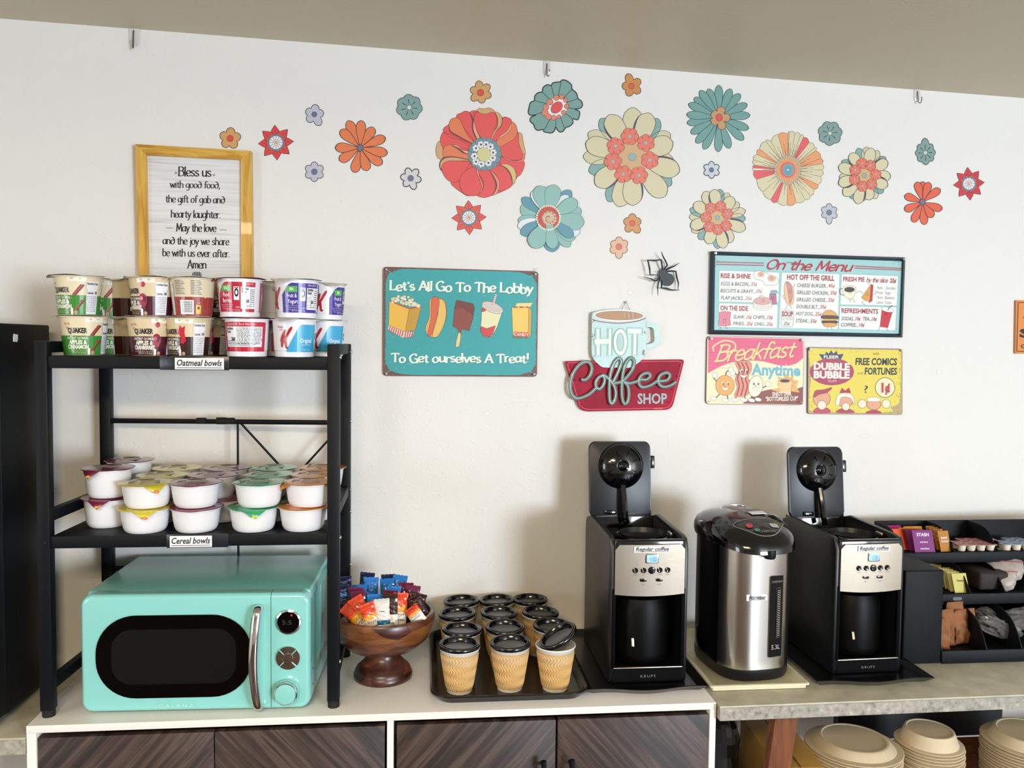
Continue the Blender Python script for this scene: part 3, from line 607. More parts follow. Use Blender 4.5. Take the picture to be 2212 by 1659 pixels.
# ================================================================== METAL SIGNS
M['sign_steel'] = mat('sign_steel_edge', '#6b4a40', .5, .4)
M['dark_frame'] = mat('painted_dark_steel', '#2C3947', .35, .3)
M['pin'] = mat('clear_pin_plastic', '#D9D5CF', .15, .1, coat=.5)
M['chrome'] = mat('chrome', '#D8D8D8', .08, 1)
def rpoly(c, r, n=4):
    """rounded polygon through corner pixels c"""
    out = []; m_ = len(c)
    for i in range(m_):
        p, a0, b0 = V(c[i]), V(c[i - 1]), V(c[(i + 1) % m_]); rr = r[i] if isinstance(r, (list, tuple)) else r
        s0 = p + (a0 - p).normalized() * rr; s1 = p + (b0 - p).normalized() * rr
        for k in range(n + 1):
            t = k / n; q = s0 * (1 - t) ** 2 + p * 2 * t * (1 - t) + s1 * t * t; out.append((q.x, q.y))
    return out
def plate(px, org, off, thick, bld=None):
    """flat solid: outline pixels on the plane off metres before the wall, thick metres deep towards it"""
    b = bld or B(); n = len(px); f = [onY(x, y, WY - off) - org for x, y in px]; k = [p + V((0, thick, 0)) for p in f]
    return b.faces([tuple(p) for p in f + k], [tuple(range(n)), tuple(range(n, 2 * n))[::-1]] + [(i, n + i, n + (i + 1) % n, (i + 1) % n) for i in range(n)])
def pin(parent, org, px, py, off, name='push_pin', r=.0038):
    p = onY(px, py, WY - off) - org; b = B()
    Mx = Matrix.Translation(p) @ Euler((R(90), 0, 0)).to_matrix().to_4x4()
    b.lathe([(0, 0), (r * .8, 0), (r * .55, .002), (r * .5, .006), (r, .0075), (r * 1.05, .009), (r * .7, .0105), (0, .0108)], 14, Mx)
    return b.build(name, M['pin'], parent)
def mottle(a, n, x0, y0, x1, y1, cols, smin, smax, lay, near):
    for _ in range(n):
        x, y = near(random) ; s_ = random.uniform(smin, smax)
        if x0 < x < x1 and y0 < y < y1: a.poly([(x + s_ * random.uniform(.5, 1.2) * cos(t), y + s_ * random.uniform(.5, 1.2) * sin(t)) for t in (0, 1.2, 2.3, 3.6, 5)], random.choice(cols), lay)
# ---- lobby sign
o = thing('metal_sign', 'teal metal snack sign reading let us all go to the lobby', 'sign', onY(994, 812, WY), 'retro metal signs'); org = V(o.location)
ol = rpoly([(828, 576), (1163, 586), (1160, 814), (827, 812)], 9, 5); plate(ol, org, .006, .004).build('panel', M['sign_steel'], o, ang=25)
a = Art(wall_map(org, .0061), .00006); ZL = zoomf(820, 560, 6.144)
a.poly(rpoly([(829, 577), (1162, 587), (1159, 813), (828, 811)], 9, 5), '#6A3F35', 1)
edge = []
C4 = [(829, 577), (1162, 587), (1159, 813), (828, 811)]
for i in range(4):
    (x0, y0), (x1, y1) = C4[i], C4[(i + 1) % 4]
    for k in range(26):
        t = k / 26; x, y = x0 + (x1 - x0) * t, y0 + (y1 - y0) * t; cd = min(t, 1 - t); d = 1.2 + 7 * max(0, .13 - cd) / .13 + random.uniform(0, 1.6) + (2.2 if i == 3 else 0)
        cx_, cy_ = 994 - x, 695 - y; l = math.hypot(cx_, cy_); nx, ny = ((0, 1), (-1, 0), (0, -1), (1, 0))[i]; d2 = d if 0 < cd else 0
        edge.append((x + nx * d2 + cx_ / l * 8 * max(0, .1 - cd) / .1, y + ny * d2 + cy_ / l * 8 * max(0, .1 - cd) / .1))
a.poly(edge, '#2A9EA0', 2)
def nearcorner(r):
    x, y = r.choice(C4); return (x + r.gauss(0, 13), y + r.gauss(0, 12))
mottle(a, 420, 829, 579, 1160, 811, ['#8c8f80', '#7a9a90', '#6A3F35', '#59a09a'], .3, 1.1, 3, nearcorner)
mottle(a, 330, 829, 579, 1160, 811, ['#8c8f80', '#6A3F35', '#6da29b'], .3, .9, 3, lambda r: (r.choice((831, 1157)) + r.gauss(0, 2), r.uniform(580, 810)))
mottle(a, 130, 835, 585, 1155, 805, ['#8FD0CB', '#55B5B4'], .2, .8, 3, lambda r: (r.uniform(835, 1155), r.uniform(585, 805)))
for _ in range(30):
    x, y, t = random.uniform(840, 1150), random.uniform(590, 800), random.uniform(0, 3); a.line([(x, y), (x + 5 * cos(t), y + 5 * sin(t))], .45, '#9AD6D0', 3)
def lobby(t_, xl, yl, xr, yr, h):
    cx_, cy_ = ZL(((xl + xr) / 2, (yl + yr) / 2)); w = (xr - xl) / 6.144; an = math.degrees(math.atan2(yr - yl, xr - xl))
    for dx, dy, cl_, ly in ((1.0, 1.0, '#1D5A5C', 5), (0, 0, '#E6F0DC', 6)):
        random.seed(3); a.pen(t_, cx_ + dx, cy_ + dy, h, cl_, ly, w=w, ang=an, thick=2.0, thin=1.0, nib=10, serif=.9, jit=.35, caps=False)
lobby("Let's All Go To The Lobby", 130, 410, 2035, 452, 20); lobby('To Get ourselves A Treat!', 155, 1366, 1985, 1370, 18.5)
random.seed(11)
K = '#2E2A28'
def zb(pts, col, lay, out=K, ow=.7, sm=False): q = [ZL(p) for p in pts]; q = cr(q, 3, True) if sm else q; a.poly(q, col, lay); out and a.line(q + [q[0]], ow, out, lay + 1)
# plain snack pictures: popcorn box, hot dog, ice cream bar, drink, candy box
zb([(130, 550), (395, 655), (340, 960), (120, 880)], '#EDB93C', 7); zb([(395, 655), (555, 625), (475, 940), (340, 960)], '#C9972B', 7)
zb([(120, 875), (325, 955), (305, 1045), (110, 935)], '#EFE6DA', 9); zb([(325, 955), (460, 960), (430, 1030), (305, 1045)], '#E4D6C8', 9)
for i in range(7):
    x = 135 + i * 28; y = 885 + i * 11; a.poly([ZL(p) for p in ((x, y), (x + 14, y + 6), (x - 4, y + 82), (x - 18, y + 72))], '#C23B34', 11)
for i in range(4): x = 345 + i * 30; a.poly([ZL(p) for p in ((x, 960), (x + 14, 960), (x - 8, 1040), (x - 22, 1042))], '#C23B34', 11)
a.line([ZL(p) for p in ((128, 552), (395, 658), (556, 626))], 2.4, '#C8402E', 11)
for i in range(44):
    u_ = random.random(); x = 175 + 350 * u_; y = 570 + 60 * u_ - random.random() * (110 * sin(pi * min(1, .12 + u_ * .85)) + 8); a.ell(*ZL((x, y)), random.uniform(2.5, 4), random.uniform(2.2, 3.4), random.choice(['#EFE3C0', '#E6D6A8', '#F4ECD2']), 12 + i % 6 * 2, n=9, out='#8a744c', ow=.35)
zb([(660, 560), (690, 520), (760, 515), (860, 545), (890, 690), (870, 830), (800, 980), (740, 1040), (690, 1030), (650, 1020), (615, 960), (612, 890), (660, 760)], '#E3AE50', 7, sm=True)
zb([(790, 545), (850, 550), (885, 680), (865, 840), (790, 1000), (740, 1035), (700, 1010), (770, 760)], '#EBBE63', 9, sm=True)
zb([(700, 515), (745, 497), (785, 530), (790, 600), (765, 740), (720, 900), (690, 1000), (650, 1015), (640, 970), (680, 800), (682, 600)], '#DD6238', 11, sm=True)
zb([(1020, 540), (1240, 590), (1260, 640), (1240, 780), (1190, 950), (1090, 930), (1080, 1010), (1045, 960), (1040, 925), (970, 890), (995, 650)], '#8A3F2B', 7)
zb([(1020, 540), (1240, 590), (1260, 640), (1235, 750), (1200, 700), (1160, 690), (1120, 650), (1070, 640), (1000, 660)], '#733020', 9)
zb([(1045, 980), (1080, 1000), (1060, 1140), (1030, 1165), (1008, 1140)], '#E6CF8C', 9, sm=True)
zb([(1360, 600), (1630, 690), (1560, 900), (1500, 1010), (1430, 1040), (1370, 1010), (1335, 940), (1350, 800)], '#E9E2B4', 7)
zb([(1345, 890), (1420, 920), (1540, 880), (1500, 1000), (1430, 1040), (1370, 1010), (1338, 950)], '#CF3D3C', 9); zb([(1360, 640), (1420, 660), (1400, 690), (1358, 700)], '#CF3D3C', 9)
a.ell(*ZL((1500, 640)), 24, 10.5, '#DAD3C8', 11, ang=22, out=K, ow=.7); a.ell(*ZL((1500, 630)), 21, 8, '#CFC6B8', 13, ang=22, out='#8b857b', ow=.4)
a.line([ZL((1500, 620)), ZL((1545, 465))], 4, '#EDE4DA', 14)
for i in range(5): p = ZL((1503 + i * 9, 600 - i * 30)); a.line([(p[0] - 2, p[1] + 1), (p[0] + 2, p[1] - 1.5)], 1.6, '#C23B34', 15)
zb([(1755, 640), (1980, 640), (1970, 1050), (1770, 1045)], '#EFC75A', 7); zb([(1980, 640), (2020, 670), (2010, 1000), (1970, 1050)], '#D0A23E', 7); zb([(1820, 580), (2035, 575), (2000, 635), (1800, 630)], '#E9D489', 7)
for i in range(7): a.ell(*ZL((1790 + i * 28, 636)), 2.6, 2, ['#C23B34', '#6B8B45', '#E8A040'][i % 3], 9, n=9)
zb([(1770, 1005), (1970, 1020), (1970, 1050), (1770, 1045)], '#55793F', 9, None)
for i, ch in enumerate('CANDY'): x, y = ZL((1800 + i * 40, 995 + i * 2)); a.ell(x, y, 3.6, 6, '#CB4136', 11); a.text(ch, x, y + 3, 6, '#F3E7DC', 13, bold=.02)
a.text('vintage reproduction', *ZL((390, 1392)), 1.4, '#A8D8D2', 5, w=14)
a.build('print', PRINT, o)
for (x, y) in ((835, 583), (1156, 593), (835, 807), (1153, 808)): pin(o, org, x, y, .0062, 'nail_head', .0026)

# ---- menu sign
o = thing('metal_sign', 'wide mint green menu sign with raised dark metal border and food prices', 'sign', onY(1745, 724, WY), 'retro metal signs'); org = V(o.location)
ZM = zoomf(1520, 530, 4.9156)
outer = rpoly([ZM(p) for p in ((80, 62), (2142, 128), (2112, 978), (60, 945))], 3, 3); inner = [ZM(p) for p in ((122, 105), (2108, 168), (2075, 938), (112, 898))]
plate(outer, org, .010, .009).build('panel', M['dark_frame'], o, ang=25)
b = B()
for i in range(4):
    oc = [ZM(p) for p in ((80, 62), (2142, 128), (2112, 978), (60, 945))]; j = (i + 1) % 4
    mid = lambda p, q: ((p[0] + q[0]) / 2, (p[1] + q[1]) / 2)
    oi, oj, ii, ij = [onY(x, y, WY - .010) - org for x, y in (oc[i], oc[j], inner[i], inner[j])]; mi, mj = [onY(*mid(p, q), WY - .018) - org for p, q in ((oc[i], inner[i]), (oc[j], inner[j]))]
    b.faces([tuple(p) for p in (oi, oj, mj, mi, ij, ii)], [(0, 1, 2, 3), (3, 2, 4, 5)])
b.build('border', M['dark_frame'], o, ang=20)
a = Art(wall_map(org, .0102), .00005); a.poly(inner, '#9FCBC8', 1)
mottle(a, 160, 1544, 552, 1946, 722, ['#5d6257', '#8f8c78', '#777a6c'], .2, .9, 5, lambda r: (r.choice((1941, 1935, 1550)) + r.gauss(0, 5), r.choice((566, 716, 560)) + r.gauss(0, 4)))
an = math.degrees(math.atan2(65, 2062)); S2 = lambda x: (x - 80) * .0318
def mt(t_, x, y, h, col, w=None, bold=.02, shear=.0, al='l', lay=6, space=1):
    p = ZM((x, y)); a.text(t_, p[0], p[1], h / 4.9156, col, lay, w=w / 4.9156 if w else None, ang=1.55, bold=bold, shear=shear, al=al, space=space)
RED, DK, LR = '#9C2335', '#3A3B44', '#A8455C'
for (x0, y0, x1, y1) in ((130, 175, 638, 188), (130, 200, 638, 213), (1602, 218, 2100, 245), (1602, 240, 2100, 262)):
    a.line([ZM((x0, y0)), ZM((x1, y1))], 2.5, '#7d2333', 3); a.line([ZM((x0, y0 - 2)), ZM((x1, y1 - 2))], .9, '#D98B94', 4)
for dx, dy, cl_, ly in ((.8, .8, '#F1E3DF', 5), (.3, .4, '#5d1826', 6), (0, 0, '#A82B3E', 7)):
    a.pen('On the Menu', *[c_ + d for c_, d in zip(ZM((1110, 262)), (dx, dy))], 20, cl_, ly, w=186, ang=1.6, thick=2.1, thin=.75, nib=28, shear=.32)
a.line([ZM((880, 182)), ZM((1010, 188))], 1.4, '#8C2234', 7)
for pts in ([(165, 265), (805, 287), (795, 610), (160, 600)], [(162, 612), (790, 630), (780, 882), (155, 868)], [(828, 287), (1445, 303), (1425, 893), (800, 880)], [(1465, 303), (2068, 325), (2052, 642), (1450, 630)], [(1447, 645), (2050, 655), (2035, 905), (1435, 890)]):
    q = rpoly([ZM(p) for p in pts], 3, 3); a.poly(q, '#EFEDE4', 2); a.line(q + [q[0]], .8, '#7FB2AF', 3)
q = rpoly([ZM(p) for p in ((828, 685), (958, 690), (950, 868), (820, 862))], 5, 3); a.poly(q, '#E3E1DA', 4); a.line(q + [q[0]], .9, '#8f9a9a', 5)
mt('RISE & SHINE', 180, 345, 48, RED, 318, .03); mt('EGGS & BACON...', 182, 424, 38, DK, 315, .01, .2); mt('35¢', 500, 428, 36, LR, 70, .01, .2)
mt('BISCUITS & GRAVY...', 177, 498, 36, DK, 372, .01, .2); mt('25¢', 553, 502, 34, LR, 68, .01, .2); mt('FLAP JACKS...', 182, 574, 36, DK, 258, .01, .2); mt('25¢', 443, 578, 34, LR, 70, .01, .2)
mt('ON THE SIDE', 176, 688, 48, RED, 295, .03); mt('SLAW...', 315, 776, 36, DK, 140, .01, .2); mt('15¢', 455, 778, 36, '#B3303F', 58, .02, .2); mt('CHIPS...', 525, 780, 36, DK, 148, .01, .2); mt('10¢', 675, 782, 36, '#B3303F', 62, .02, .2)
mt('FRIES...', 312, 845, 34, DK, 142, .01, .2); mt('25¢', 457, 848, 34, '#B3303F', 66, .02, .2); mt('CHILI...', 536, 850, 34, DK, 130, .01, .2); mt('25¢', 668, 852, 34, '#B3303F', 68, .02, .2)
mt('HOT OFF THE GRILL', 885, 362, 52, RED, 502, .035)
for i, (n_, p_, wn) in enumerate((('CHEESE BURGER...', '45¢', 328), ('GRILLED CHICKEN...', '35¢', 352), ('GRILLED CHEESE...', '25¢', 330), ('DOUBLE BLT...', '35¢', 248), ('HOT DOG...', '25¢', 200), ('STEAK...', '50¢', 152))):
    x = 992 - i * 3; y = 442 + i * 75; mt(n_, x, y, 37, DK, wn, .012, .2); mt(p_, x + wn + 4, y + 4, 37, '#A93244', 70, .02, .2)
mt('SOUP', 830, 752, 50, RED, 118, .04); mt('OF THE DAY', 832, 792, 30, '#A9A5A0', 118, 0); mt('25¢', 850, 845, 32, DK, 64, .01, .15)
mt('FRESH PIE', 1480, 380, 46, RED, 228, .03); mt('25¢', 1975, 395, 42, RED, 72, .04, .2)
p = ZM((1840, 392)); a.pen('by the slice', p[0], p[1], 9.5, RED, 6, w=46, ang=1.6, thick=1.3, thin=.9, nib=40, shear=.25)
for i, (l_, r__) in enumerate((('Apple', 'Chocolate'), ('Pecan', 'Sugar'), ('Cherry', 'Blueberry'), ('Lemon', 'Cream'))): mt(l_, 1842 - i * 2, 463 + i * 52, 32, '#6E675C', [58, 62, 66, 70][i], 0); mt(r__, 1930 - i * 2, 468 + i * 51, 32, '#6E675C', [104, 60, 100, 68][i], 0)
mt('REFRESHMENTS', 1463, 716, 48, RED, 390, .03); mt('SODAS...', 1463, 794, 36, DK, 145, .02, .2); mt('10¢', 1610, 795, 36, '#A9263A', 58, .03, .2); mt('TEA...', 1690, 797, 36, DK, 92, .02, .2); mt('10¢', 1783, 799, 36, '#A9263A', 58, .03, .2); mt('COFFEE...', 1456, 860, 36, DK, 185, .02, .2); mt('10¢', 1650, 862, 36, '#A9263A', 60, .03, .2)
def mb(pts, col, lay=7, out='#2b2626', ow=.6, sm=True): q = [ZM(p) for p in pts]; q = cr(q, 3, True) if sm else q; a.poly(q, col, lay); out and a.line(q + [q[0]], ow, out, lay + 1)
mb([(530, 320), (545, 280), (610, 272), (680, 300), (720, 320), (780, 345), (795, 400), (740, 422), (650, 418), (625, 375), (560, 360)], '#F4F0E8'); a.ell(*ZM((608, 308)), 7, 5.5, '#E3B08C', 9, out='#a2745a', ow=.4); a.ell(*ZM((722, 350)), 8.5, 6.5, '#E3B08C', 9, out='#a2745a', ow=.4)
for i in range(4): a.ell(*ZM((625, 655 - i * 20)), 20, 6.8, '#EFE6DC', 8 + i * 2, out='#3a3230', ow=.5)
a.ell(*ZM((625, 590)), 18, 8, '#D9A5A0', 17, out='#6b4a48', ow=.5); a.ell(*ZM((615, 545)), 4, 3, '#E9C9A8', 19, out='#6b4a48', ow=.4)
mb([(700, 520), (770, 510), (775, 620), (735, 628), (698, 600)], '#B8728A', sm=False); mb([(700, 520), (715, 480), (770, 475), (798, 512), (765, 500), (770, 518)], '#8FA8B4', sm=False)
mb([(165, 710), (225, 700), (290, 708), (280, 780), (288, 850), (220, 858), (155, 852), (165, 780)], '#DC7F92', sm=False)
mb([(865, 395), (890, 385), (925, 410), (955, 470), (955, 600), (920, 635), (885, 620), (862, 560), (855, 450)], '#E6C190'); mb([(878, 392), (905, 400), (935, 450), (940, 560), (915, 620), (905, 560), (890, 460)], '#D2908C', 9)
mb([(1265, 760), (1275, 710), (1335, 685), (1400, 715), (1415, 765)], '#D6A55C', 7); mb([(1260, 745), (1420, 750), (1415, 785), (1265, 780)], '#5E3A30', 9); mb([(1268, 780), (1410, 782), (1405, 800), (1270, 800)], '#E8B24E', 11, sm=False); mb([(1265, 800), (1412, 802), (1408, 830), (1270, 830)], '#4c2e28', 9); mb([(1272, 825), (1408, 828), (1395, 862), (1290, 862)], '#D9A256', 11)
mb([(1475, 450), (1540, 430), (1615, 445), (1600, 530), (1570, 565), (1520, 560), (1485, 520)], '#F1E7C6'); a.ell(*ZM((1548, 470)), 11, 5.5, '#3b3330', 9, out='#2b2626', ow=.4); a.line([ZM(p) for p in cr([(1478, 460), (1445, 465), (1450, 515), (1490, 530)], 4)], 1.3, '#2b2626', 7)
mb([(1775, 412), (1800, 420), (1790, 590), (1755, 610), (1750, 560)], '#B93030', 7, sm=False); mb([(1775, 412), (1765, 590), (1720, 590), (1675, 555)], '#D99A45', 9, sm=False)
mb([(1895, 665), (2010, 690), (1955, 875), (1872, 865)], '#C4202F', 7, sm=False); a.ell(*ZM((1952, 682)), 13.5, 5, '#EDEBE6', 9, ang=12, out='#2b2626', ow=.6); a.line([ZM((1955, 690)), ZM((1975, 655)), ZM((2005, 640))], 1.5, '#2b2626', 11)
for cx_, cy_, s_ in ((222, 800, 1), (608, 306, .6), (722, 346, .7), (632, 585, .8), (915, 490, .8), (1555, 500, .8), (1738, 520, .7), (1935, 725, .8), (732, 560, .7)):
    for dx in (-11, 11): a.ell(*ZM((cx_ + dx * s_, cy_ - 12 * s_)), .9 * s_, 1.3 * s_, '#2b2626', 13 + 8, n=8)
    a.line([ZM(p) for p in cr([(cx_ - 18 * s_, cy_ + 8 * s_), (cx_, cy_ + 20 * s_), (cx_ + 18 * s_, cy_ + 8 * s_)], 4)], .6, '#2b2626', 21)
for pts in ([(165, 858), (185, 880), (170, 885)], [(235, 858), (240, 880), (255, 882)], [(885, 635), (880, 665), (862, 678)], [(915, 635), (925, 660), (940, 665)], [(855, 520), (840, 545), (860, 570)], [(955, 450), (965, 425), (968, 405)], [(1570, 565), (1595, 585), (1608, 612)], [(1540, 565), (1560, 590), (1550, 605)], [(1700, 590), (1680, 610), (1715, 632)], [(1800, 520), (1825, 515), (1822, 480)], [(1615, 510), (1660, 485), (1690, 515)], [(1870, 865), (1862, 890), (1848, 905)], [(1940, 875), (1948, 895), (1958, 910)], [(1262, 770), (1245, 790), (1270, 800)], [(1415, 765), (1432, 785), (1408, 795)], [(1320, 862), (1318, 880), (1305, 880)], [(1355, 862), (1352, 880), (1368, 882)]): a.line([ZM(p) for p in cr(pts, 4)], .8, '#2b2626', 6)
a.build('print', PRINT, o)
pin(o, org, *ZM((118, 85)), .0182); pin(o, org, *ZM((2125, 148)), .0182)

# ---- breakfast sign and bubble gum sign
ZK = zoomf(1510, 715, 4.8087)
o = thing('metal_sign', 'pink and cream breakfast anytime sign with smiling orange, bacon and egg', 'sign', onY(1630, 873, WY), 'retro metal signs'); org = V(o.location)
crn = [ZK(p) for p in ((84, 50), (1094, 75), (1078, 770), (70, 760))]; plate(rpoly(crn, 9, 5), org, .006, .004).build('panel', M['sign_steel'], o, ang=25)
a = Art(wall_map(org, .0061), .00005); a.poly(rpoly([ZK(p) for p in ((88, 54), (1090, 79), (1074, 766), (75, 756))], 8, 5), '#EDE3B8', 1)
kb = lambda pts, col, lay=5, out='#5b3a30', ow=.7, sm=True, n=4: (lambda q: (a.poly(q, col, lay), out and a.line(q + [q[0]], ow, out, lay + 1)))(cr([ZK(p) for p in pts], n, True) if sm else [ZK(p) for p in pts])
top = [(97, 60), (1080, 85), (1082, 280)] + cr([(1082, 280), (1000, 340), (860, 360), (620, 310), (380, 320), (220, 370), (92, 440)], 5)[1:]
a.poly(rpoly([ZK(p) for p in [(88, 54), (1090, 79)]] , 1)[:0] + [ZK(p) for p in top], '#E05C80', 2)
for i in range(8):
    y = 110 + i * 38; xs = [ZK((100 + k * 90, y + 3 * k + 6 * sin(k + i))) for k in range(11 if i < 5 else 4)]; a.line(xs, .5, '#B8486A', 3)
kb([(450, 754)] + cr([(450, 754), (620, 640), (800, 600), (960, 610), (1078, 580)], 4) + [(1074, 764)], '#8A4A40', 2, None, sm=False)
kb([(745, 610), (855, 585), (810, 560), (835, 520), (810, 470), (870, 490), (900, 445), (945, 485), (985, 450), (975, 510), (1040, 515), (1000, 560), (1045, 640), (950, 625), (850, 640)], '#E5A85A', 3, None, sm=False)
for dx, dy, cl_, ly in ((.9, .9, '#8B3A4A', 7), (0, 0, '#F0CE8C', 8)): a.pen('Breakfast', *[c_ + d for c_, d in zip(ZK((570, 292)), (dx, dy))], 34, cl_, ly, w=170, ang=-3.5, thick=.95, nib=40, shear=.42)
a.line([ZK(p) for p in cr([(150, 205), (150, 160), (230, 110), (300, 100), (370, 130), (370, 190), (290, 225)], 5)], 3.4, '#F0CE8C', 8, True)
a.text('Anytime', *ZK((798, 460)), 23, '#6FB2C2', 6, w=106, ang=1.2, bold=.035)
a.text('ENJOY OUR', *ZK((860, 672)), 8, '#EFE5D8', 9, w=41, ang=-1, bold=.03, shear=.1); a.text('"BOTTOMLESS CUP"', *ZK((862, 724)), 8.6, '#EFE5D8', 9, w=70, ang=-1, bold=.03, shear=.1)
kb([(820, 520), (950, 500), (970, 520), (950, 660), (840, 640)], '#E9C48C', 5, '#8a6a45', .6, sm=False); a.ell(*ZK((892, 515)), 13.5, 4.6, '#E9C48C', 7, out='#8a6a45', ow=.6); a.ell(*ZK((892, 517)), 11, 3.4, '#4b3038', 9)
a.line([ZK(p) for p in cr([(960, 545), (1000, 520), (1020, 550), (1000, 600), (960, 610)], 4)], 2.4, '#D9B27C', 6); a.line([ZK(p) for p in cr([(880, 480), (860, 430), (920, 400), (900, 340)], 4)], .9, '#F1EDE6', 10)
lk = '#5A3F3C'
for pts in ([(180, 520), (150, 480), (170, 450)], [(275, 470), (290, 420), (350, 410), (400, 470)], [(525, 520), (500, 490), (470, 470)], [(660, 590), (700, 570), (710, 550)], [(210, 660), (180, 690), (150, 700)], [(290, 665), (300, 700), (270, 715)], [(390, 670), (380, 700)], [(470, 665), (480, 700)], [(545, 675), (550, 705)], [(600, 670), (615, 700)]): a.line([ZK(p) for p in cr(pts, 4)], 2.2, lk, 4, True)
for (x, y) in ((165, 460), (330, 400), (350, 440), (715, 550)): a.ell(*ZK((x, y)), 5.2, 5.6, '#F1EBDF', 5, out=lk, ow=.6)
for (x, y, r_x) in ((150, 700, 7), (275, 720, 8), (370, 715, 8), (465, 715, 8), (545, 720, 7.5), (615, 712, 7)): a.ell(*ZK((x, y)), r_x, 3.8, '#F3EEE4', 5, ang=12, out=lk, ow=.6)
kb([(380, 322), (525, 318), (545, 400), (510, 480), (535, 560), (500, 665), (370, 680), (395, 590), (375, 500), (410, 420)], '#E08D76', 7)
for k in (0, 1, 2): a.line([ZK((p[0] + 42 * k, p[1])) for p in cr([(400, 325), (430, 400), (400, 490), (418, 570), (392, 672)], 5)], 2.6, '#8E3B38', 9)
a.ell(*ZK((270, 565)), 20, 21.5, '#E9A553', 9, out=lk, ow=.8); a.ell(*ZK((588, 575)), 15, 23, '#EDE6CE', 11, ang=12, out=lk, ow=.8)
for (x, y, s_) in ((272, 560, 1), (465, 430, 1), (590, 560, .9)):
    for dx in (-26, 26): a.ell(*ZK((x + dx * s_, y - 15)), 2.5, 4, '#F6F2EA', 13, out=lk, ow=.4); a.ell(*ZK((x + dx * s_ + 4, y - 10)), 1.5, 2.5, '#2e2624', 15, n=10)
    a.ell(*ZK((x - 2, y + 12)), 1.8, 1.5, '#D8604C', 15, n=10); kb([(x - 42 * s_, y + 22), (x, y + 32), (x + 40 * s_, y + 25), (x, y + 60)], '#F6F2EA', 13, lk, .5)
a.build('print', PRINT, o)
pin(o, org, *ZK((120, 80)), .0062); pin(o, org, *ZK((1062, 95)), .0062); pin(o, org, *ZK((105, 728)), .0058, 'nail_head', .0016); pin(o, org, *ZK((1045, 738)), .0058, 'nail_head', .0018)
o = thing('metal_sign', 'yellow bubble gum sign with maroon oval and one cent disc', 'sign', onY(1846, 893, WY), 'retro metal signs'); org = V(o.location)
plate(rpoly([ZK(p) for p in ((1132, 166), (2112, 186), (2112, 870), (1128, 862))], 6, 5), org, .006, .004).build('panel', M['sign_steel'], o, ang=25)
a = Art(wall_map(org, .0061), .00005); a.poly(rpoly([ZK(p) for p in ((1136, 170), (2108, 190), (2108, 866), (1132, 858))], 6, 5), '#B7A070', 1)
a.poly(cr([ZK(p) for p in ((1150, 190), (1300, 185), (1600, 194), (1900, 196), (2080, 202), (2098, 240), (2096, 500), (2080, 740), (1990, 790), (2000, 840), (1700, 850), (1300, 845), (1170, 835), (1145, 780), (1150, 600), (1165, 450), (1146, 300))], 4, True), '#E3CF50', 2)
mottle(a, 420, 1746, 753, 1947, 894, ['#8d7a4e', '#b09a58', '#6b4a34', '#cdbb62'], .2, 1.3, 3, lambda r: (r.choice((1748, 1945)) + r.gauss(0, 6), r.uniform(755, 892)))
mottle(a, 300, 1746, 753, 1947, 894, ['#8d7a4e', '#6b4a34', '#cdbb62'], .2, 1.1, 3, lambda r: (r.uniform(1748, 1946), r.choice((755, 891)) + r.gauss(0, 4)))
a.ell(*ZK((1380, 423)), 48, 29.5, '#A93A55', 4)
kb([(1245, 240), (1310, 245), (1320, 215), (1350, 235), (1372, 200), (1395, 235), (1430, 208), (1440, 245), (1502, 238), (1470, 300), (1375, 288), (1285, 296)], '#35445C', 6, '#8d8a6a', .6, sm=False)
a.text('FLEER', *ZK((1375, 284)), 6, '#EDE6D4', 8, w=33, ang=.5, bold=.03); a.text('DUBBLE', *ZK((1378, 402)), 14, '#F0E4D6', 6, w=78, ang=1.2, bold=.05); a.text('BUBBLE', *ZK((1378, 490)), 14.5, '#F0E4D6', 6, w=78, ang=.6, bold=.05); a.text('GUM', *ZK((1382, 532)), 5, '#E9C9C6', 6, w=18)
a.text('with', *ZK((1838, 248)), 6, '#5b5540', 6, w=14); a.text('FREE COMICS', *ZK((1840, 352)), 14, '#23262e', 6, w=90, ang=.4, bold=.035, shear=.08); a.text('and', *ZK((1673, 450)), 5.5, '#6a6040', 6, w=12); a.text('FORTUNES', *ZK((1888, 452)), 14, '#23262e', 6, w=70, ang=.4, bold=.035, shear=.08)
a.ell(*ZK((1932, 588)), 20.5, 21, '#EBDDB4', 5, out='#2b2b30', ow=1.2); a.text('1¢', *ZK((1940, 632)), 18, '#B83540', 8, w=19, bold=.06); a.text('?', *ZK((1736, 640)), 15, '#2b2b30', 6, w=8)
sk = '#DFA17F'
a.ell(*ZK((1275, 705)), 18, 17, sk, 5, out='#6b4038'); a.ell(*ZK((1518, 720)), 16, 15, sk, 5, out='#6b4038'); a.ell(*ZK((1815, 760)), 15, 12, sk, 5, out='#6b4038')
kb([(1190, 850), (1215, 800), (1280, 790), (1345, 805), (1362, 850)], '#B9485A', 7, None); kb([(1430, 850), (1450, 815), (1520, 800), (1590, 820), (1608, 850)], '#A93A55', 7, None); kb([(1735, 855), (1760, 830), (1815, 820), (1870, 830), (1890, 855)], '#A93A55', 7, None)
kb([(1190, 690), (1210, 620), (1290, 610), (1383, 587), (1330, 640), (1250, 660)], '#B23E50', 8, '#6b4038'); kb([(1422, 770), (1430, 690), (1470, 650), (1560, 650), (1605, 690), (1612, 775), (1575, 700), (1480, 690), (1455, 770)], '#F0E9D2', 8, '#6b4038', .6)
kb([(1460, 645), (1485, 590), (1518, 620), (1558, 588), (1580, 645), (1520, 640)], '#A9304A', 10, None, sm=False); kb([(1745, 725), (1770, 690), (1860, 690), (1888, 725), (1815, 735)], '#F0E9D2', 8, '#6b4038', .6)
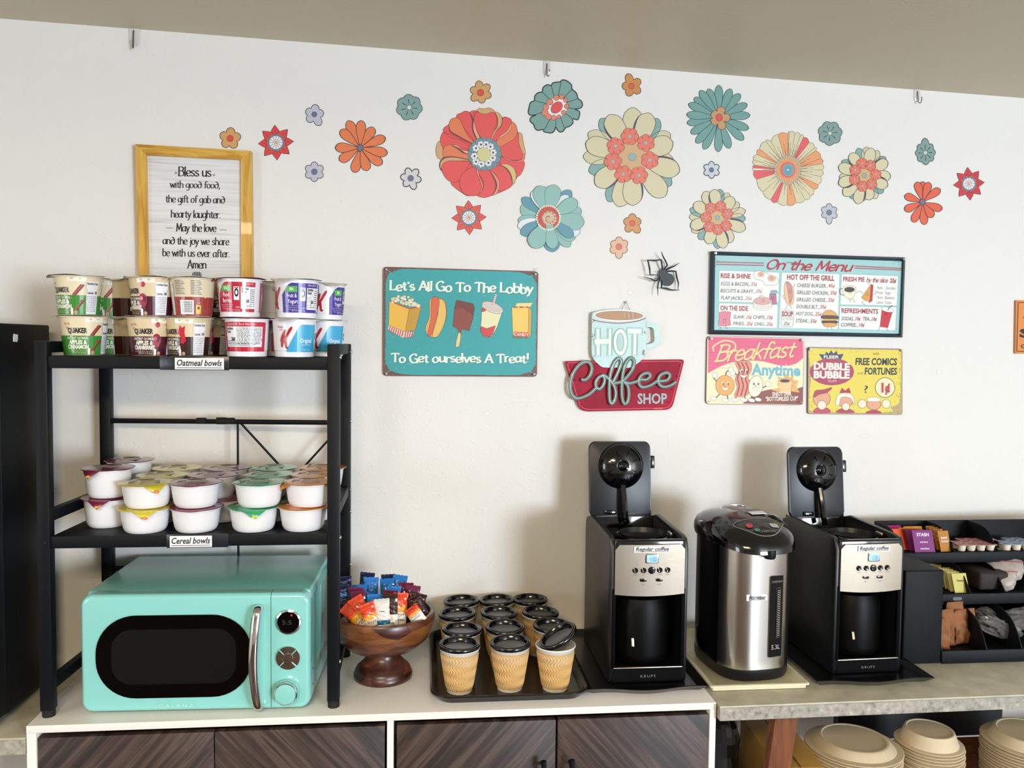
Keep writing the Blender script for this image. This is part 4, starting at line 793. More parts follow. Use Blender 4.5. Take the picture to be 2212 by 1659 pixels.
for (x, y, r_) in ((1276, 770, 9.4), (1525, 785, 8), (1695, 757, 9), (1945, 757, 9)): a.ell(*ZK((x, y)), r_, r_, '#EBDDC4', 11, out='#6b4038', ow=.8)
a.build('print', PRINT, o)
pin(o, org, *ZK((1150, 190)), .0062); pin(o, org, *ZK((2098, 205)), .0062)

# ---- coffee sign: cut metal cup over a red panel with raised tube lettering
ZH = zoomf(1210, 640, 6.382)
o = thing('coffee_sign', 'die-cut mint cup sign on red panel reading hot coffee shop', 'sign', onY(1350, 885, WY), None); org = V(o.location)
M['sign_red'] = mat('sign_red_enamel', '#9E1630', .6, spec=.25, noise=.22, nscale=14)
M['sign_mint'] = mat('sign_mint_enamel', '#B0CDC7', .4, noise=.06, nscale=12)
pan = rpoly([ZH(p) for p in ((60, 895), (1715, 870), (1540, 1565), (270, 1590))], [6, 8, 16, 20], 6)
plate(pan, org, .012, .006).build('panel', M['sign_red'], o, ang=25)
a = Art(wall_map(org, .0122), .0004); q = rpoly([ZH(p) for p in ((95, 915), (1685, 893), (1520, 1540), (290, 1562))], [6, 8, 15, 18], 6); a.line(q + [q[0]], 1.6, '#D6304A', 1); a.line([ZH((1285, 1548)), ZH((1415, 1545))], 1.4, '#D98C4A', 2)
for dx, cl_, ly in ((1.2, '#4d1422', 2), (0, '#A9A5A6', 4)): a.text('SHOP', ZH((1270, 1478))[0] + dx, ZH((1270, 1478))[1] + dx * .6, 21, cl_, ly, w=64, ang=-.4, bold=.03)
a.build('lettering', PRINT, o, label='grey shop lettering and rim line')
cup = [ZH(p) for p in cr([(440, 260), (480, 215), (600, 192), (810, 180), (1000, 195), (1130, 225), (1180, 270), (1186, 360), (1188, 720), (1165, 800), (1110, 890), (1030, 950), (960, 985), (820, 982), (600, 980), (520, 930), (465, 870), (435, 780), (437, 500)], 3, True)]
plate(cup, org, .016, .004).build('cup', M['sign_mint'], o, ang=25)
b = B(); ho = rpoly([ZH(p) for p in ((1180, 355), (1365, 360), (1370, 700), (1185, 718))], [2, 18, 18, 2], 6); hi = rpoly([ZH(p) for p in ((1180, 425), (1290, 425), (1305, 640), (1185, 665))], [2, 9, 9, 2], 6)
n = len(ho); vs = [onY(x, y, WY - .016) - org for x, y in ho] + [onY(x, y, WY - .016) - org for x, y in hi]; vs += [v + V((0, .004, 0)) for v in vs]
b.faces([tuple(v) for v in vs], [(i, i + 1, n + i + 1, n + i) for i in range(n - 1)] + [(2 * n + i, 2 * n + i + 1, 3 * n + i + 1, 3 * n + i) for i in range(n - 1)] + [(i, i + 1, 2 * n + i + 1, 2 * n + i) for i in range(n - 1)] + [(n + i, n + i + 1, 3 * n + i + 1, 3 * n + i) for i in range(n - 1)])
b.build('cup_handle', M['sign_mint'], o, ang=25)
a = Art(wall_map(org, .0162), .0002); cq = ZH((815, 262)); a.ell(cq[0], cq[1] + .5, 56, 13.5, '#E9EBE4', 1, ang=1, n=30, out='#8c9c94', ow=.5); a.ell(cq[0], cq[1] + .5, 51, 9.3, '#B5875C', 3, ang=1, n=30, out='#6d5a44', ow=.7)
for i in range(9): x = cq[0] + 10 + i * 3; a.line([(x, cq[1] - 6), (x + 1, cq[1] + 7)], 1.5, ['#C9A493', '#C29A80', '#9A7460'][i % 3], 5)
a.line([ZH(p) for p in cr([(440, 318), (560, 350), (810, 372), (1050, 345), (1182, 300)], 6)], 1.8, '#8E3B4C', 2)
mottle(a, 70, 1278, 672, 1397, 790, ['#4a3530', '#6e5a4c', '#9a9a8c'], .3, 1.6, 2, lambda r: (lambda c_: (c_[0] + r.gauss(0, 1.8), c_[1] + r.gauss(0, 2)))(r.choice([ZH(p) for p in ((455, 350), (450, 540), (475, 840), (1165, 500), (1155, 765), (1150, 790), (445, 570))])))
HT = {'H': [[(500, 455), (540, 455), (540, 595), (670, 590), (672, 455), (705, 455), (700, 805), (665, 805), (668, 650), (545, 655), (545, 808), (505, 808), (500, 665), (478, 655), (478, 600), (500, 598)]], 'T': [[(932, 450), (1118, 452), (1118, 510), (1052, 508), (1045, 800), (1008, 800), (1012, 508), (932, 508)]]}
def offs(pts, d):
    cx_ = sum(p[0] for p in pts) / len(pts); n_ = len(pts); o_ = []; ar = sum(pts[i][0] * pts[(i + 1) % n_][1] - pts[(i + 1) % n_][0] * pts[i][1] for i in range(n_)); sg = 1 if ar > 0 else -1
    for i in range(n_):
        a0, p, b0 = V(pts[i - 1]), V(pts[i]), V(pts[(i + 1) % n_]); e1 = (p - a0).normalized(); e2 = (b0 - p).normalized(); nn = V((e1.y, -e1.x)) + V((e2.y, -e2.x)); nn = nn / max(.5, nn.length_squared / 2) if nn.length > .1 else nn; q = p + nn * d * sg; o_.append((q.x, q.y))
    return o_
for k, L_ in HT.items():
    for pts in L_:
        for d, cl_, w_ in ((16, '#5E9C93', 2.0), (16, '#D5E6DE', .8)): q = [ZH(p) for p in offs(pts, d)]; a.line(q + [q[0]], w_, cl_, 3 if w_ > 1 else 4)
        a.poly([ZH(p) for p in pts], '#E4EBDC', 4)
oc = ZH((830, 632))
for rx, ry, cl_, ly in ((16.6, 30.5, '#5E9C93', 3), (15.6, 29.5, '#B0CDC7', 4), (14.2, 28, '#E4EBDC', 5), (8.2, 20, '#5E9C93', 6), (7.2, 19, '#B0CDC7', 7)): a.ell(oc[0], oc[1], rx, ry, cl_, ly, n=26)
a.build('print', PRINT, o)
M['neon_grey'] = mat('sign_tube_grey', '#7E9390', .35, .2, coat=.4); M['neon_pale'] = mat('sign_tube_pale', '#C2DAD2', .35)
strokes = [
 [(290, 1150), (350, 1150), (410, 1090), (435, 1000), (410, 925), (350, 905), (260, 950), (180, 1060), (140, 1200), (150, 1330), (210, 1400), (290, 1400), (400, 1350), (500, 1260)],
 [(590, 1090), (530, 1120), (490, 1190), (500, 1260), (550, 1275), (600, 1210), (610, 1130), (580, 1090), (620, 1100), (680, 1150), (740, 1230), (765, 1330), (750, 1430), (710, 1480), (680, 1420), (675, 1250), (690, 1080), (740, 930), (800, 860), (840, 880), (830, 960), (780, 1080), (730, 1180)],
 [(740, 1200), (800, 1190), (860, 1170), (930, 1100), (1000, 1000), (1020, 900), (980, 850), (920, 900), (870, 1030), (850, 1200), (850, 1380), (880, 1480), (925, 1460), (945, 1350), (930, 1240), (880, 1180)],
 [(880, 1180), (950, 1200), (1040, 1180), (1110, 1150), (1190, 1150), (1240, 1100), (1210, 1060), (1130, 1080), (1085, 1150), (1090, 1220), (1140, 1255), (1240, 1230), (1340, 1170), (1400, 1170), (1480, 1150), (1510, 1090), (1470, 1055), (1390, 1080), (1350, 1150), (1370, 1220), (1430, 1250), (1520, 1230), (1600, 1180)]]
b1, b2 = B(), B()
for st in strokes:
    q = cr([ZH(p) for p in st], 5); b1.tube([onY(x, y, WY - .0195) - org for x, y in q], .0055, 8); b2.tube([onY(x, y, WY - .0245) - org for x, y in q], .0011, 5)
b1.build('script_tube', M['neon_grey'], o, label='raised grey tube lettering reading coffee'); b2.build('script_line', M['neon_pale'], o, label='pale centre line of the tube lettering')
for (x, y) in ((135, 980), (200, 1155), (232, 1312), (293, 1495), (1645, 960), (1607, 1103), (1542, 1285), (1490, 1460)):
    B().lathe([(.0026, 0), (.0024, .0012), (.0012, .0022), (0, .0024)], 12, Matrix.Translation(onY(*ZH((x, y)), WY - .0122) - org) @ Euler((R(90), 0, 0)).to_matrix().to_4x4()).build('rivet', M['sign_red'], o)
b = B(); b.tube([onY(*ZH(p), WY - .010) - org for p in ((835, 195), (905, 78), (968, 200))], .0009, 6); b.build('wire_hanger', M['chrome'], o); pin(o, org, *ZH((915, 85)), .002)

# ---- orange sign cut by the right edge of the frame
ZQ = zoomf(2150, 620, 9.758)
o = thing('metal_sign', 'orange sign with black border cut off by the right frame edge', 'sign', onY(2300, 764, WY), 'retro metal signs'); org = V(o.location)
M['orange_enamel'] = mat('orange_enamel', '#DD8A3E', .35, noise=.06, nscale=10)
plate(rpoly([(2195.5, 648), (2420, 658), (2412, 765), (2193.5, 764)], 3, 4), org, .008, .007).build('panel', M['orange_enamel'], o, ang=25)
a = Art(wall_map(org, .0082), .00008); q = rpoly([(2199.5, 653), (2414, 662), (2407, 760), (2196.5, 759)], 4, 4); a.line(q + [q[0]], 1.7, '#4A1A1A', 2)
for (x, y) in ((2198.8, 651.8), (2195.8, 760)): a.ell(x, y, .9, .9, '#3a1512', 3, n=8)
a.text('COFFEE', 2210, 694, 17, '#4A1A1A', 3, al='l', w=150, bold=.04, ang=2); a.text('SERVED', 2202, 728, 17, '#2b1210', 3, al='l', w=160, bold=.05, ang=1.5); a.text('ONE CUP', 2205, 752, 8, '#3a1512', 3, al='l', w=70, bold=.03, ang=1)
a.build('print', PRINT, o)

# ---- black paper spider
M['black_card'] = mat('black_card', '#2A3238', .55)
ZX = zoomf(1370, 530, 13.825)
o = thing('paper_spider', 'black cut-out spider decoration with bent legs above the coffee sign', 'decoration', onY(1435, 598, WY)); org = V(o.location)
def lift(x, y): d = math.hypot(x - 950, y - 880) / 600; return .006 + .016 * min(1, d) * (1.2 if x < 900 else .5)
b = B(); pts = cr([(860, 700), (930, 720), (990, 770), (1020, 830), (1120, 860), (1185, 960), (1180, 1090), (1090, 1190), (980, 1215), (880, 1170), (830, 1080), (790, 1000), (740, 930), (735, 840), (770, 750)], 4, True)
plate([ZX(p) for p in pts], org, .008, .0006, b); b.build('body', M['black_card'], o, ang=25)
for lg, w in (([(850, 720), (800, 430), (600, 455), (405, 440), (460, 690), (475, 880), (740, 885)], 2.9), ([(890, 700), (990, 590), (940, 480), (850, 310), (812, 185)], 2.7), ([(950, 740), (1060, 680), (1200, 620), (1340, 525)], 2.8), ([(1000, 780), (1120, 765), (1240, 775), (1270, 950), (1320, 1130), (1305, 1300)], 2.9),
        ([(820, 1050), (815, 1265), (950, 1280), (1130, 1335), (1345, 1330)], 3.0), ([(775, 950), (720, 1130), (700, 1280), (710, 1500)], 2.5), ([(760, 930), (680, 1050), (610, 1055), (500, 1000), (270, 935)], 2.6), ([(790, 730), (740, 715)], 1.2), ([(760, 780), (715, 795), (712, 760)], 1.2)):
    bb = B(); n = len(lg); P = [onY(*ZX(p), WY - lift(*p)) - org for p in lg]; r_ = [w * 1.45 / 2 / 850 * (1 if i < n - 2 else (.8 if i < n - 1 else .35)) for i in range(n)]
    bb.tube(P, r_, 6); bb.build('leg', M['black_card'], o)

# ---- adhesive hooks under the ceiling
M['clear_plastic'] = mat('milky_hook_plastic', '#E6E2DA', .2, coat=.4, alpha=.8); M['dark_chrome'] = mat('hook_wire', '#8b8780', .2, 1)
for (x, y, lb) in ((290, 78, 'clear adhesive wall hook above the yellow picture frame'), (1181, 146, 'clear adhesive wall hook above the teal beaded flower'), (1980, 205, 'clear adhesive wall hook at the right, above the orange daisy')):
    o = thing('wall_hook', lb, 'hook', onY(x, y, WY), 'adhesive hooks near the ceiling'); s_ = 1 if x < 500 else .8
    Mx = Euler((R(90), 0, 0)).to_matrix().to_4x4()
    B().prism(rrect(.024 * s_, .052 * s_, .01), 0, .003, Mx, .001).build('base', M['clear_plastic'], o)
    b = B(); b.tube([(p[0] * s_, -.004 - p[1] * s_, p[2] * s_) for p in cr([(0, 0, .012), (0, .004, -.01), (0, .008, -.03), (.004, .016, -.034), (.006, .02, -.02), (.005, .018, -.014)], 5)], .0017 * s_, 6); b.build('hook_wire', M['dark_chrome'], o)

# ---- framed blessing print
o = thing('picture_frame', 'yellow wooden frame holding a white blessing print in black lettering', 'picture', onY(420, 640, WY)); org = V(o.location)
ZF = zoomf(240, 40, 2.765)
M['pine'] = ramp_mat('yellow_pine', [(.35, '#B07C22'), (.5, '#CE9A38'), (.65, '#DDB055')], .35, kind='noise', nscale=5, scale=(14, 14, 1.2), dist=.6, coat=.2)
M['pine_h'] = ramp_mat('yellow_pine_rail', [(.35, '#B07C22'), (.5, '#CE9A38'), (.65, '#DDB055')], .35, kind='noise', nscale=5, scale=(1.2, 14, 14), dist=.6, coat=.2)
oc = [ZF(p) for p in ((143, 750), (835, 790), (841, 1640), (165, 1640))]; ic = [ZF(p) for p in ((209, 815), (775, 843), (780, 1600), (222, 1600))]
dirx = onY(*oc[1], WY) - onY(*oc[0], WY)
oc[2] = (546, 655); oc[3] = (300, 645); ic[2] = (521, 640); ic[3] = (321, 630)
for i, nm, mm in ((0, 'frame_rail', 'pine_h'), (1, 'frame_stile', 'pine'), (2, 'frame_rail', 'pine_h'), (3, 'frame_stile', 'pine')):
    j = (i + 1) % 4; plate([oc[i], oc[j], ic[j], ic[i]], org, .022, .021).build(nm, M[mm], o, ang=20)
plate([((p[0] + q[0]) / 2, (p[1] + q[1]) / 2) for p, q in zip(oc, ic)], org, .012, .004).build('backing', M['white_trim'], o)
M['paper_wood'] = ramp_mat('whitewashed_print', [(.3, '#C4C0BD'), (.42, '#D8D6D4'), (.6, '#E2E0DE')], .35, kind='noise', nscale=3, scale=(2, 1, 60), detail=4)
plate([((p[0] + 9 * q[0]) / 10, (p[1] + 9 * q[1]) / 10) for p, q in zip(oc, ic)], org, .0128, .0008).build('art_print', M['paper_wood'], o)
a = Art(wall_map(org, .013), .0001)
for t_, x0, x1, y, h in (('Bless us', 400, 598, 942, 54), ('with gooD fooD,', 352, 652, 1012, 40), ('the gift of gab anD', 325, 680, 1100, 42), ('hearty laughter.', 357, 655, 1190, 44), ('May the love', 388, 628, 1272, 46), ('anD the joy we share', 308, 705, 1350, 44), ('be with us ever after.', 306, 710, 1422, 44), ('Amen', 456, 570, 1492, 48)):
    p = ZF(((x0 + x1) / 2, y)); a.pen(t_, p[0], p[1], h / 2.765, '#1d1b1e', 2, w=(x1 - x0) / 2.765, ang=1.1, thick=1.3, thin=.5, nib=12, serif=.45)
for p in ((386, 922), (614, 935)):
    for k in range(4): t = k * pi / 2; q = ZF(p); a.ell(q[0] + 1.8 * cos(t), q[1] + 1.8 * sin(t), 1, 1, '#1d1b1e', 2, n=8)
for x0, x1, y in ((328, 368, 1250), (648, 690, 1262)): a.line([ZF((x0, y)), ZF((x1, y + 2))], 1, '#1d1b1e', 2)
q = ZF((512, 1532)); a.poly(rrect(20, 13, 4, 3, *q), '#39403c', 2)
for i in range(-2, 3):
    for j in (-1, 0, 1): a.ell(q[0] + i * 3.8, q[1] + j * 4, 1.2, 1.3, '#C9C9C4', 3, n=8)
a.build('print', PRINT, o)

# ================================================================== CABINET AND COUNTERS
CT = .90                                   # top of the white cabinet
M['white_lam'] = mat('white_laminate', '#E6E3DE', .35, noise=.015, nscale=3)
for sgn in (1, -1):
    M['oak%d' % sgn] = ramp_mat('dark_wood_door', [(.3, '#17100f'), (.44, '#2b1f1b'), (.52, '#3e2e28'), (.62, '#50403a'), (.7, '#271c19')], .5, rot=(0, R(48 * sgn), 0), scale=(.7, 1, 14), nscale=5, dist=.3, detail=7, bump=.3)
M['black_gap'] = mat('cabinet_dark_interior', '#0d0c0c', .8)
M['black_metal'] = mat('black_powder_coat', '#090C11', .5, spec=.22, bump=.1, bscale=400, bdist=.0003)
M['steel_bolt'] = mat('bolt_steel', '#C9C9C9', .2, 1)
fy = onZ(800, 1543, CT).y
xa, xb = onZ(57, 1568, CT).x, onZ(1547, 1517, CT).x
o = thing('cabinet', 'long low white cabinet with four dark herringbone wood doors', 'cabinet', ((xa + xb) / 2, fy, 0)); W = xb - xa; px2x = lambda px: onY(px, 1600, fy).x - (xa + xb) / 2
D = WY.at(xa) - fy - .004; D2 = WY.at(xb) - fy - .004
B().prism([(-W / 2, 0), (W / 2, 0), (W / 2, D2), (-W / 2, D)], CT - .016, CT, None, .001).build('top', M['white_lam'], o)
for x, w in ((-W / 2 + .0095, .019), (px2x(843), .014), (W / 2 - .007, .014)): B().box((x, D / 2, (CT - .016) / 2), (w, D, CT - .016), .0008).build('side_panel', M['white_lam'], o)
B().box((0, D - .01, .42), (W - .03, .012, .8)).build('back_panel', M['black_gap'], o)
B().box((0, D / 2, .06), (W - .03, D - .03, .016)).build('bottom_panel', M['white_lam'], o)
for p0, p1, sg in ((79, 461, 1), (463, 831, -1), (857, 1201, 1), (1205, 1531, -1)):
    x0, x1 = px2x(p0), px2x(p1); zt = CT - .016 - .012
    d = B().box(((x0 + x1) / 2, .012, (zt + .075) / 2), (x1 - x0, .018, zt - .075), .0015).build('door', M['oak%d' % sg], o)
    for hx in ([x1 - .03] if sg > 0 and p0 > 500 else [x0 + .028] if p0 > 1000 else []):
        h = B(); hz = onY(1173, 1641, fy - .02).z
        h.tube([(hx, -.026, hz), (hx, -.026, hz - .15)], .0055, 10); h.tube([(hx, -.026, hz - .018), (hx, .004, hz - .018)], .004, 8); h.tube([(hx, -.026, hz - .13), (hx, .004, hz - .13)], .004, 8)
        h.build('handle', M['black_metal'], d)

M['laminate'] = ramp_mat('grey_stone_laminate', [(.3, '#A19C88'), (.5, '#B0AB97'), (.7, '#BDB8A5')], .38, nscale=18, detail=8, spec=.4)
M['laminate_edge'] = ramp_mat('stone_laminate_edge', [(.3, '#77736a'), (.45, '#9A958A'), (.6, '#A8A297'), (.72, '#C4BDAE')], .55, nscale=70, detail=9, scale=(1, 1, 1))
def slab(name, label, x0, x1, y0, y1, zt, th, skew=0):
    o = thing(name, label, 'countertop', ((x0 + x1) / 2, y0, zt)); w = (x1 - x0) / 2
    d2 = WY.at(x1) - y0 - .004; d = WY.at(x0) - y0 - .004
    B().prism([(-w, 0), (w, skew), (w, d2), (-w, d)], -.006, 0, None, .002).build('top', M['laminate'], o)
    B().prism([(-w + .001, .001), (w, skew + .001), (w, d2), (-w + .001, d)], -th, -.006).build('edge', M['laminate_edge'], o)
    return o
RC = onZ(1553, 1526, CT - .001)
slab('countertop', 'grey speckled laminate counter to the right of the white cabinet', xb + .002, 2.6, RC.y, 0, CT - .001, .034, .02)
slab('countertop', 'grey laminate counter at the far left under the black fridge', -2.3, xa - .002, fy + .0, 0, CT - .024, .036)

# ---- black fridge on the left counter
M['fridge'] = mat('black_fridge_paint', '#080B0F', .5, spec=.22, bump=.05, bscale=300, bdist=.0002)
fx = onY(123, 1000, .03).x; ft = onY(123, 703, .03).z
o = thing('mini_fridge', 'black compact fridge at the left edge with a white tape scrap', 'fridge', (fx - .27, -.24, CT - .024))
H_ = ft - (CT - .024)
B().box((0, .125, H_ / 2 + .008), (.54, .235, H_ - .016), .004).build('body', M['fridge'], o)
B().box((0, -.015, H_ / 2 + .008), (.54, .045, H_ - .016), .008, 3).build('door', M['fridge'], o)
for x, y in ((-.24, -.02), (.24, -.02), (-.24, .22), (.24, .22)): B().lathe([(0, 0), (.014, 0), (.014, .009), (0, .009)], 14, Matrix.Translation((x, y, 0))).build('foot', M['black_gap'], o)
p = onX(33, 730, fx + .0008) - V(o.location)
M['tape'] = mat('white_tape', '#E8E8EA', .5)
B().prism([(-.010, -.008), (.006, -.009), (.009, -.002), (.009, .008), (.002, .007), (-.007, .009), (-.010, .002)], 0, .0015, Matrix.Translation(p) @ Euler((R(90), 0, R(90))).to_matrix().to_4x4()).build('tape_scrap', M['tape'], o, label='torn white tape scrap')

# ================================================================== THE BLACK SHELF RACK
FY, RYY = -.262, .033
z1 = onY(430, 771, FY).z; z2 = onY(430, 1153, FY).z
FL, FR = onY(95, 900, FY).x, onY(721, 1100, FY).x
RL, RR = onY(229, 800, RYY).x, onY(746, 1100, RYY).x
rk = thing('shelf_rack', 'black metal two-tier rack standing over the mint microwave', 'shelf', ((FL + FR) / 2, (FY + RYY) / 2, CT)); ro = V(rk.location)
P_ = lambda x, y, z: (x - ro.x, y - ro.y, z - ro.z)
S = .026; zt = z1 + .03
for nm, x, y in (('post', FL, FY), ('post', FR, FY), ('post', RL, RYY), ('post', RR, RYY)):
    q = P_(x, y, 0); B().box((q[0], q[1], (zt - CT) / 2 + .007), (S, S, zt - CT - .014), .003).build(nm, M['black_metal'], rk)
    B().lathe([(0, 0), (.0125, 0), (.013, .016), (0, .016)], 16, Matrix.Translation((q[0], q[1], 0))).build('foot_cap', M['black_gap'], rk)
def bar(a, b_, w, h, name='side_rail'):
    a, b_ = V(P_(*a)), V(P_(*b_)); d = b_ - a; L_ = d.length; m4 = Matrix.Translation((a + b_) / 2) @ d.to_track_quat('Y', 'Z').to_matrix().to_4x4()
    return B().box((0, 0, 0), (w, L_ - S, h), .002, Mx=m4).build(name, M['black_metal'], rk)
for zz in (zt - .012, 1.325, .965):
    for a_, b_ in (((FL, FY), (RL, RYY)), ((FR, FY), (RR, RYY))): bar((*a_, zz), (*b_, zz), .018, .024)
def deck(z):
    o_ = B(); xs = (FL + S / 2, FR - S / 2, RR - S / 2, RL + S / 2); q = [P_(xs[0], FY - .008, z), P_(xs[1], FY - .008, z), P_(xs[2], RYY, z), P_(xs[3], RYY, z)]
    xm = (q[0][0] + q[1][0]) / 2; xr = (q[2][0] + q[3][0]) / 2
    l = B().prism([(q[0][0], q[0][1]), (xm, q[0][1]), (xr, q[2][1]), (q[3][0], q[3][1])], q[0][2] - .026, q[0][2], None, .0015).build('deck', M['black_metal'], rk)
    r_ = B().prism([(xm + .0006, q[0][1] + .0008), (q[1][0], q[1][1] + .0008), (q[2][0], q[2][1]), (xr + .0006, q[2][1])], q[0][2] - .0255, q[0][2] - .0006, None, .0015).build('deck', M['black_metal'], rk)
deck(z1); deck(z2)
M['tape_black'] = mat('black_tape', '#1B2129', .25, bump=.3, bscale=60, bdist=.001)
def lab(text, x0, x1, yc, zc_, tx0, tx1, h=.024):
    a, b_ = onY(x0, yc, FY - .009), onY(x1, yc, FY - .009); t0, t1 = onY(tx0, yc, FY - .009).x, onY(tx1, yc, FY - .009).x; zc = zc_ - .013
    B().box((*P_((t0 + t1) / 2, FY - .0088, zc)[:2], zc - ro.z), (t1 - t0, .0012, .029), .0003).build('tape_strip', M['tape_black'], rk)
    w = b_.x - a.x; cx_ = (a.x + b_.x) / 2; org = V((cx_, FY - .0098, zc - .001))
    lb_ = B().box((*P_(org.x, org.y, org.z),), (w, .0006, h), 0).build('paper_label', M['tape'], rk, label='white paper label with bold italic writing')
    a_ = Art(lambda u, v, hh: V(P_(org.x + u, org.y - .0004 - hh, org.z - v)))
    a_.text(text, 0, .0045, .0125, '#15151a', 1, w=w * .92, bold=.02, shear=.25); a_.line([(-w * .46, .0085), (w * .46, .0085)], .0012, '#15151a', 1); a_.build('lettering', PRINT, lb_)
lab('Oatmeal bowls', 378, 484, 785, z1, 345, 495); lab('Cereal bowls', 367, 458, 1167, z2, 360, 493)
zb_ = onY(400, 909, RYY).z
def rod(p, q, r, name): B().tube([P_(*p), P_(*q)], r, 10).build(name, M['black_metal'], rk)
for zz in (zb_, 1.135): rod((RL, RYY, zz), (RR, RYY, zz - .004), .0062, 'cross_bar')
for c in ((425, 12), (468, 14), (487, 12)):
    p = onY(c[0], 909, RYY); B().tube([P_(p.x, RYY, zb_), P_(p.x + .022, RYY, zb_)], .0088 if c[1] == 14 else .0078, 12).build('bar_coupling', M['black_gap'], rk)
xv = onY(511, 920, RYY).x
RB = RYY + .013; rod((xv, RB, zb_), (xv, RB, 1.135), .0028, 'brace_rod'); rod((xv, RB + .004, zb_), (RR, RB + .004, 1.20), .0028, 'brace_rod'); rod((RR, RB + .008, zb_), (xv, RB + .008, 1.20), .0028, 'brace_rod')
for (y, zz) in ((RYY, zt - .02), (FY, zt - .028), (RYY, zb_), (RYY, 1.325), (RYY, 1.27), (RYY, 1.135), (FY, z2 - .012), (FY, 1.0)):
    x = RR if y == RYY else FR
    B().lathe([(.0045, 0), (.004, .002), (.002, .0035), (0, .0038)], 12, Matrix.Translation(P_(x + S / 2, y, zz)) @ Euler((0, R(90), 0)).to_matrix().to_4x4()).build('bolt', M['steel_bolt'], rk)
for (x, zz) in ((FL, z1 - .012), (FL, z2 - .012), (FL, 1.5)): B().lathe([(.003, 0), (.0025, .0015), (0, .002)], 10, Matrix.Translation(P_(x + .004, FY - S / 2, zz)) @ Euler((R(90), 0, 0)).to_matrix().to_4x4()).build('bolt', M['black_gap'], rk)

# ================================================================== OATMEAL AND CEREAL CUPS ON THE TOP DECK
M['cup_white'] = mat('white_plastic_cup', '#E9E9EC', .35, coat=.2)
M['foil'] = mat('foil_lid_rim', '#D9D4CC', .3, .5, bump=.3, bscale=40, bdist=.002)
def cup_body(o, rb, rt, h, m, ring=0):
    prof = [(0, .002), (rb * .9, .002), (rb * .93, 0), (rb, .001), (rb, .012 * ring + .001), (rb + .0012 * ring, .0125 * ring + .002)] if ring else [(0, .002), (rb * .93, .002), (rb * .96, 0), (rb, .001)]
    prof += [(rt - .001, h - .003), (rt + .004, h - .003), (rt + .004, h - .0012), (rt - .002, h - .001)]
    return B().lathe(prof, 36, cap1=True).build('cup_wall', m, o, ang=30)
def lid(o, rt, h, m, seed, tab=None, wav=.0012, name='foil_lid', tabdrop=.014, ta=-95, dome=0, ex=1.06):
    rnd = random.Random(seed); n = 48; vs = [(0, 0, h + (.0045 if dome else .0006))]; ph = [rnd.uniform(0, 6) for _ in range(4)]
    for ring, rr in enumerate((.5, .88, 1.0, ex + .03)):
        for k in range(n):
            t = 2 * pi * k / n; w = sum(sin((j + 2) * t + ph[j]) for j in range(4)) / 4
            z = h + .0008 + (.0032 if dome and ring == 0 else 0) + (wav * .4 * w if ring == 2 else 0) + ((wav * 2.2 * w) if ring == 3 else 0); r = rt * rr
            if ring >= 2 and tab:
                da = abs((math.degrees(t) - ta + 180) % 360 - 180)
                if da < tab: u = (1 - da / tab); r += rt * (.16 * u) * (ring - 2); z -= tabdrop * u * (ring - 2)
            vs.append((r * cos(t), r * sin(t), z))
    fs = [(0, 1 + k, 1 + (k + 1) % n) for k in range(n)]
    for i in range(3): fs += [(1 + i * n + k, 1 + i * n + (k + 1) % n, 1 + (i + 1) * n + (k + 1) % n, 1 + (i + 1) * n + k) for k in range(n)]
    return B().faces(vs, fs).build(name, m, o, ang=60, thick=.0004)
def cone_map(rb, rt, h, off=.0004):
    """u degrees round the cup from the side facing the room, v 0 at the top and 1 at the bottom"""
    return lambda u, v, hh: V(((rt + (rb - rt) * v + off + hh) * sin(R(u)), -(rt + (rb - rt) * v + off + hh) * cos(R(u)), h * (1 - v)))
def facts(a, u, w, v0, v1, lay=5, num='180', head=True):
    a.rect(u - w / 2, v0, u + w / 2, v1, '#ECECF0', lay, nx=4)
    if head: a.text('Nutrition Facts', u, v0 + .09, .06, '#222228', lay + 1, w=w * .9, bold=.03)
    a.rect(u - w * .45, v0 + .2, u + w * .45, v0 + .225, '#1c1c22', lay + 1); a.text('Calories', u - w * .44, v0 + .32, .055, '#1c1c22', lay + 1, al='l', w=w * .5, bold=.03); a.text(num, u + w * .44, v0 + .32, .065, '#1c1c22', lay + 1, al='r', w=w * .26, bold=.03)
    r_ = random.Random(5)
    for k in range(9):
        y = v0 + .38 + k * (v1 - v0 - .42) / 9; x = u - w * .44
        while x < u + w * .36:
            l = r_.uniform(1, 4); a.rect(x, y, min(x + l, u + w * .44), y + .018, '#8b8b94', lay + 1); x += l + r_.uniform(.6, 2)
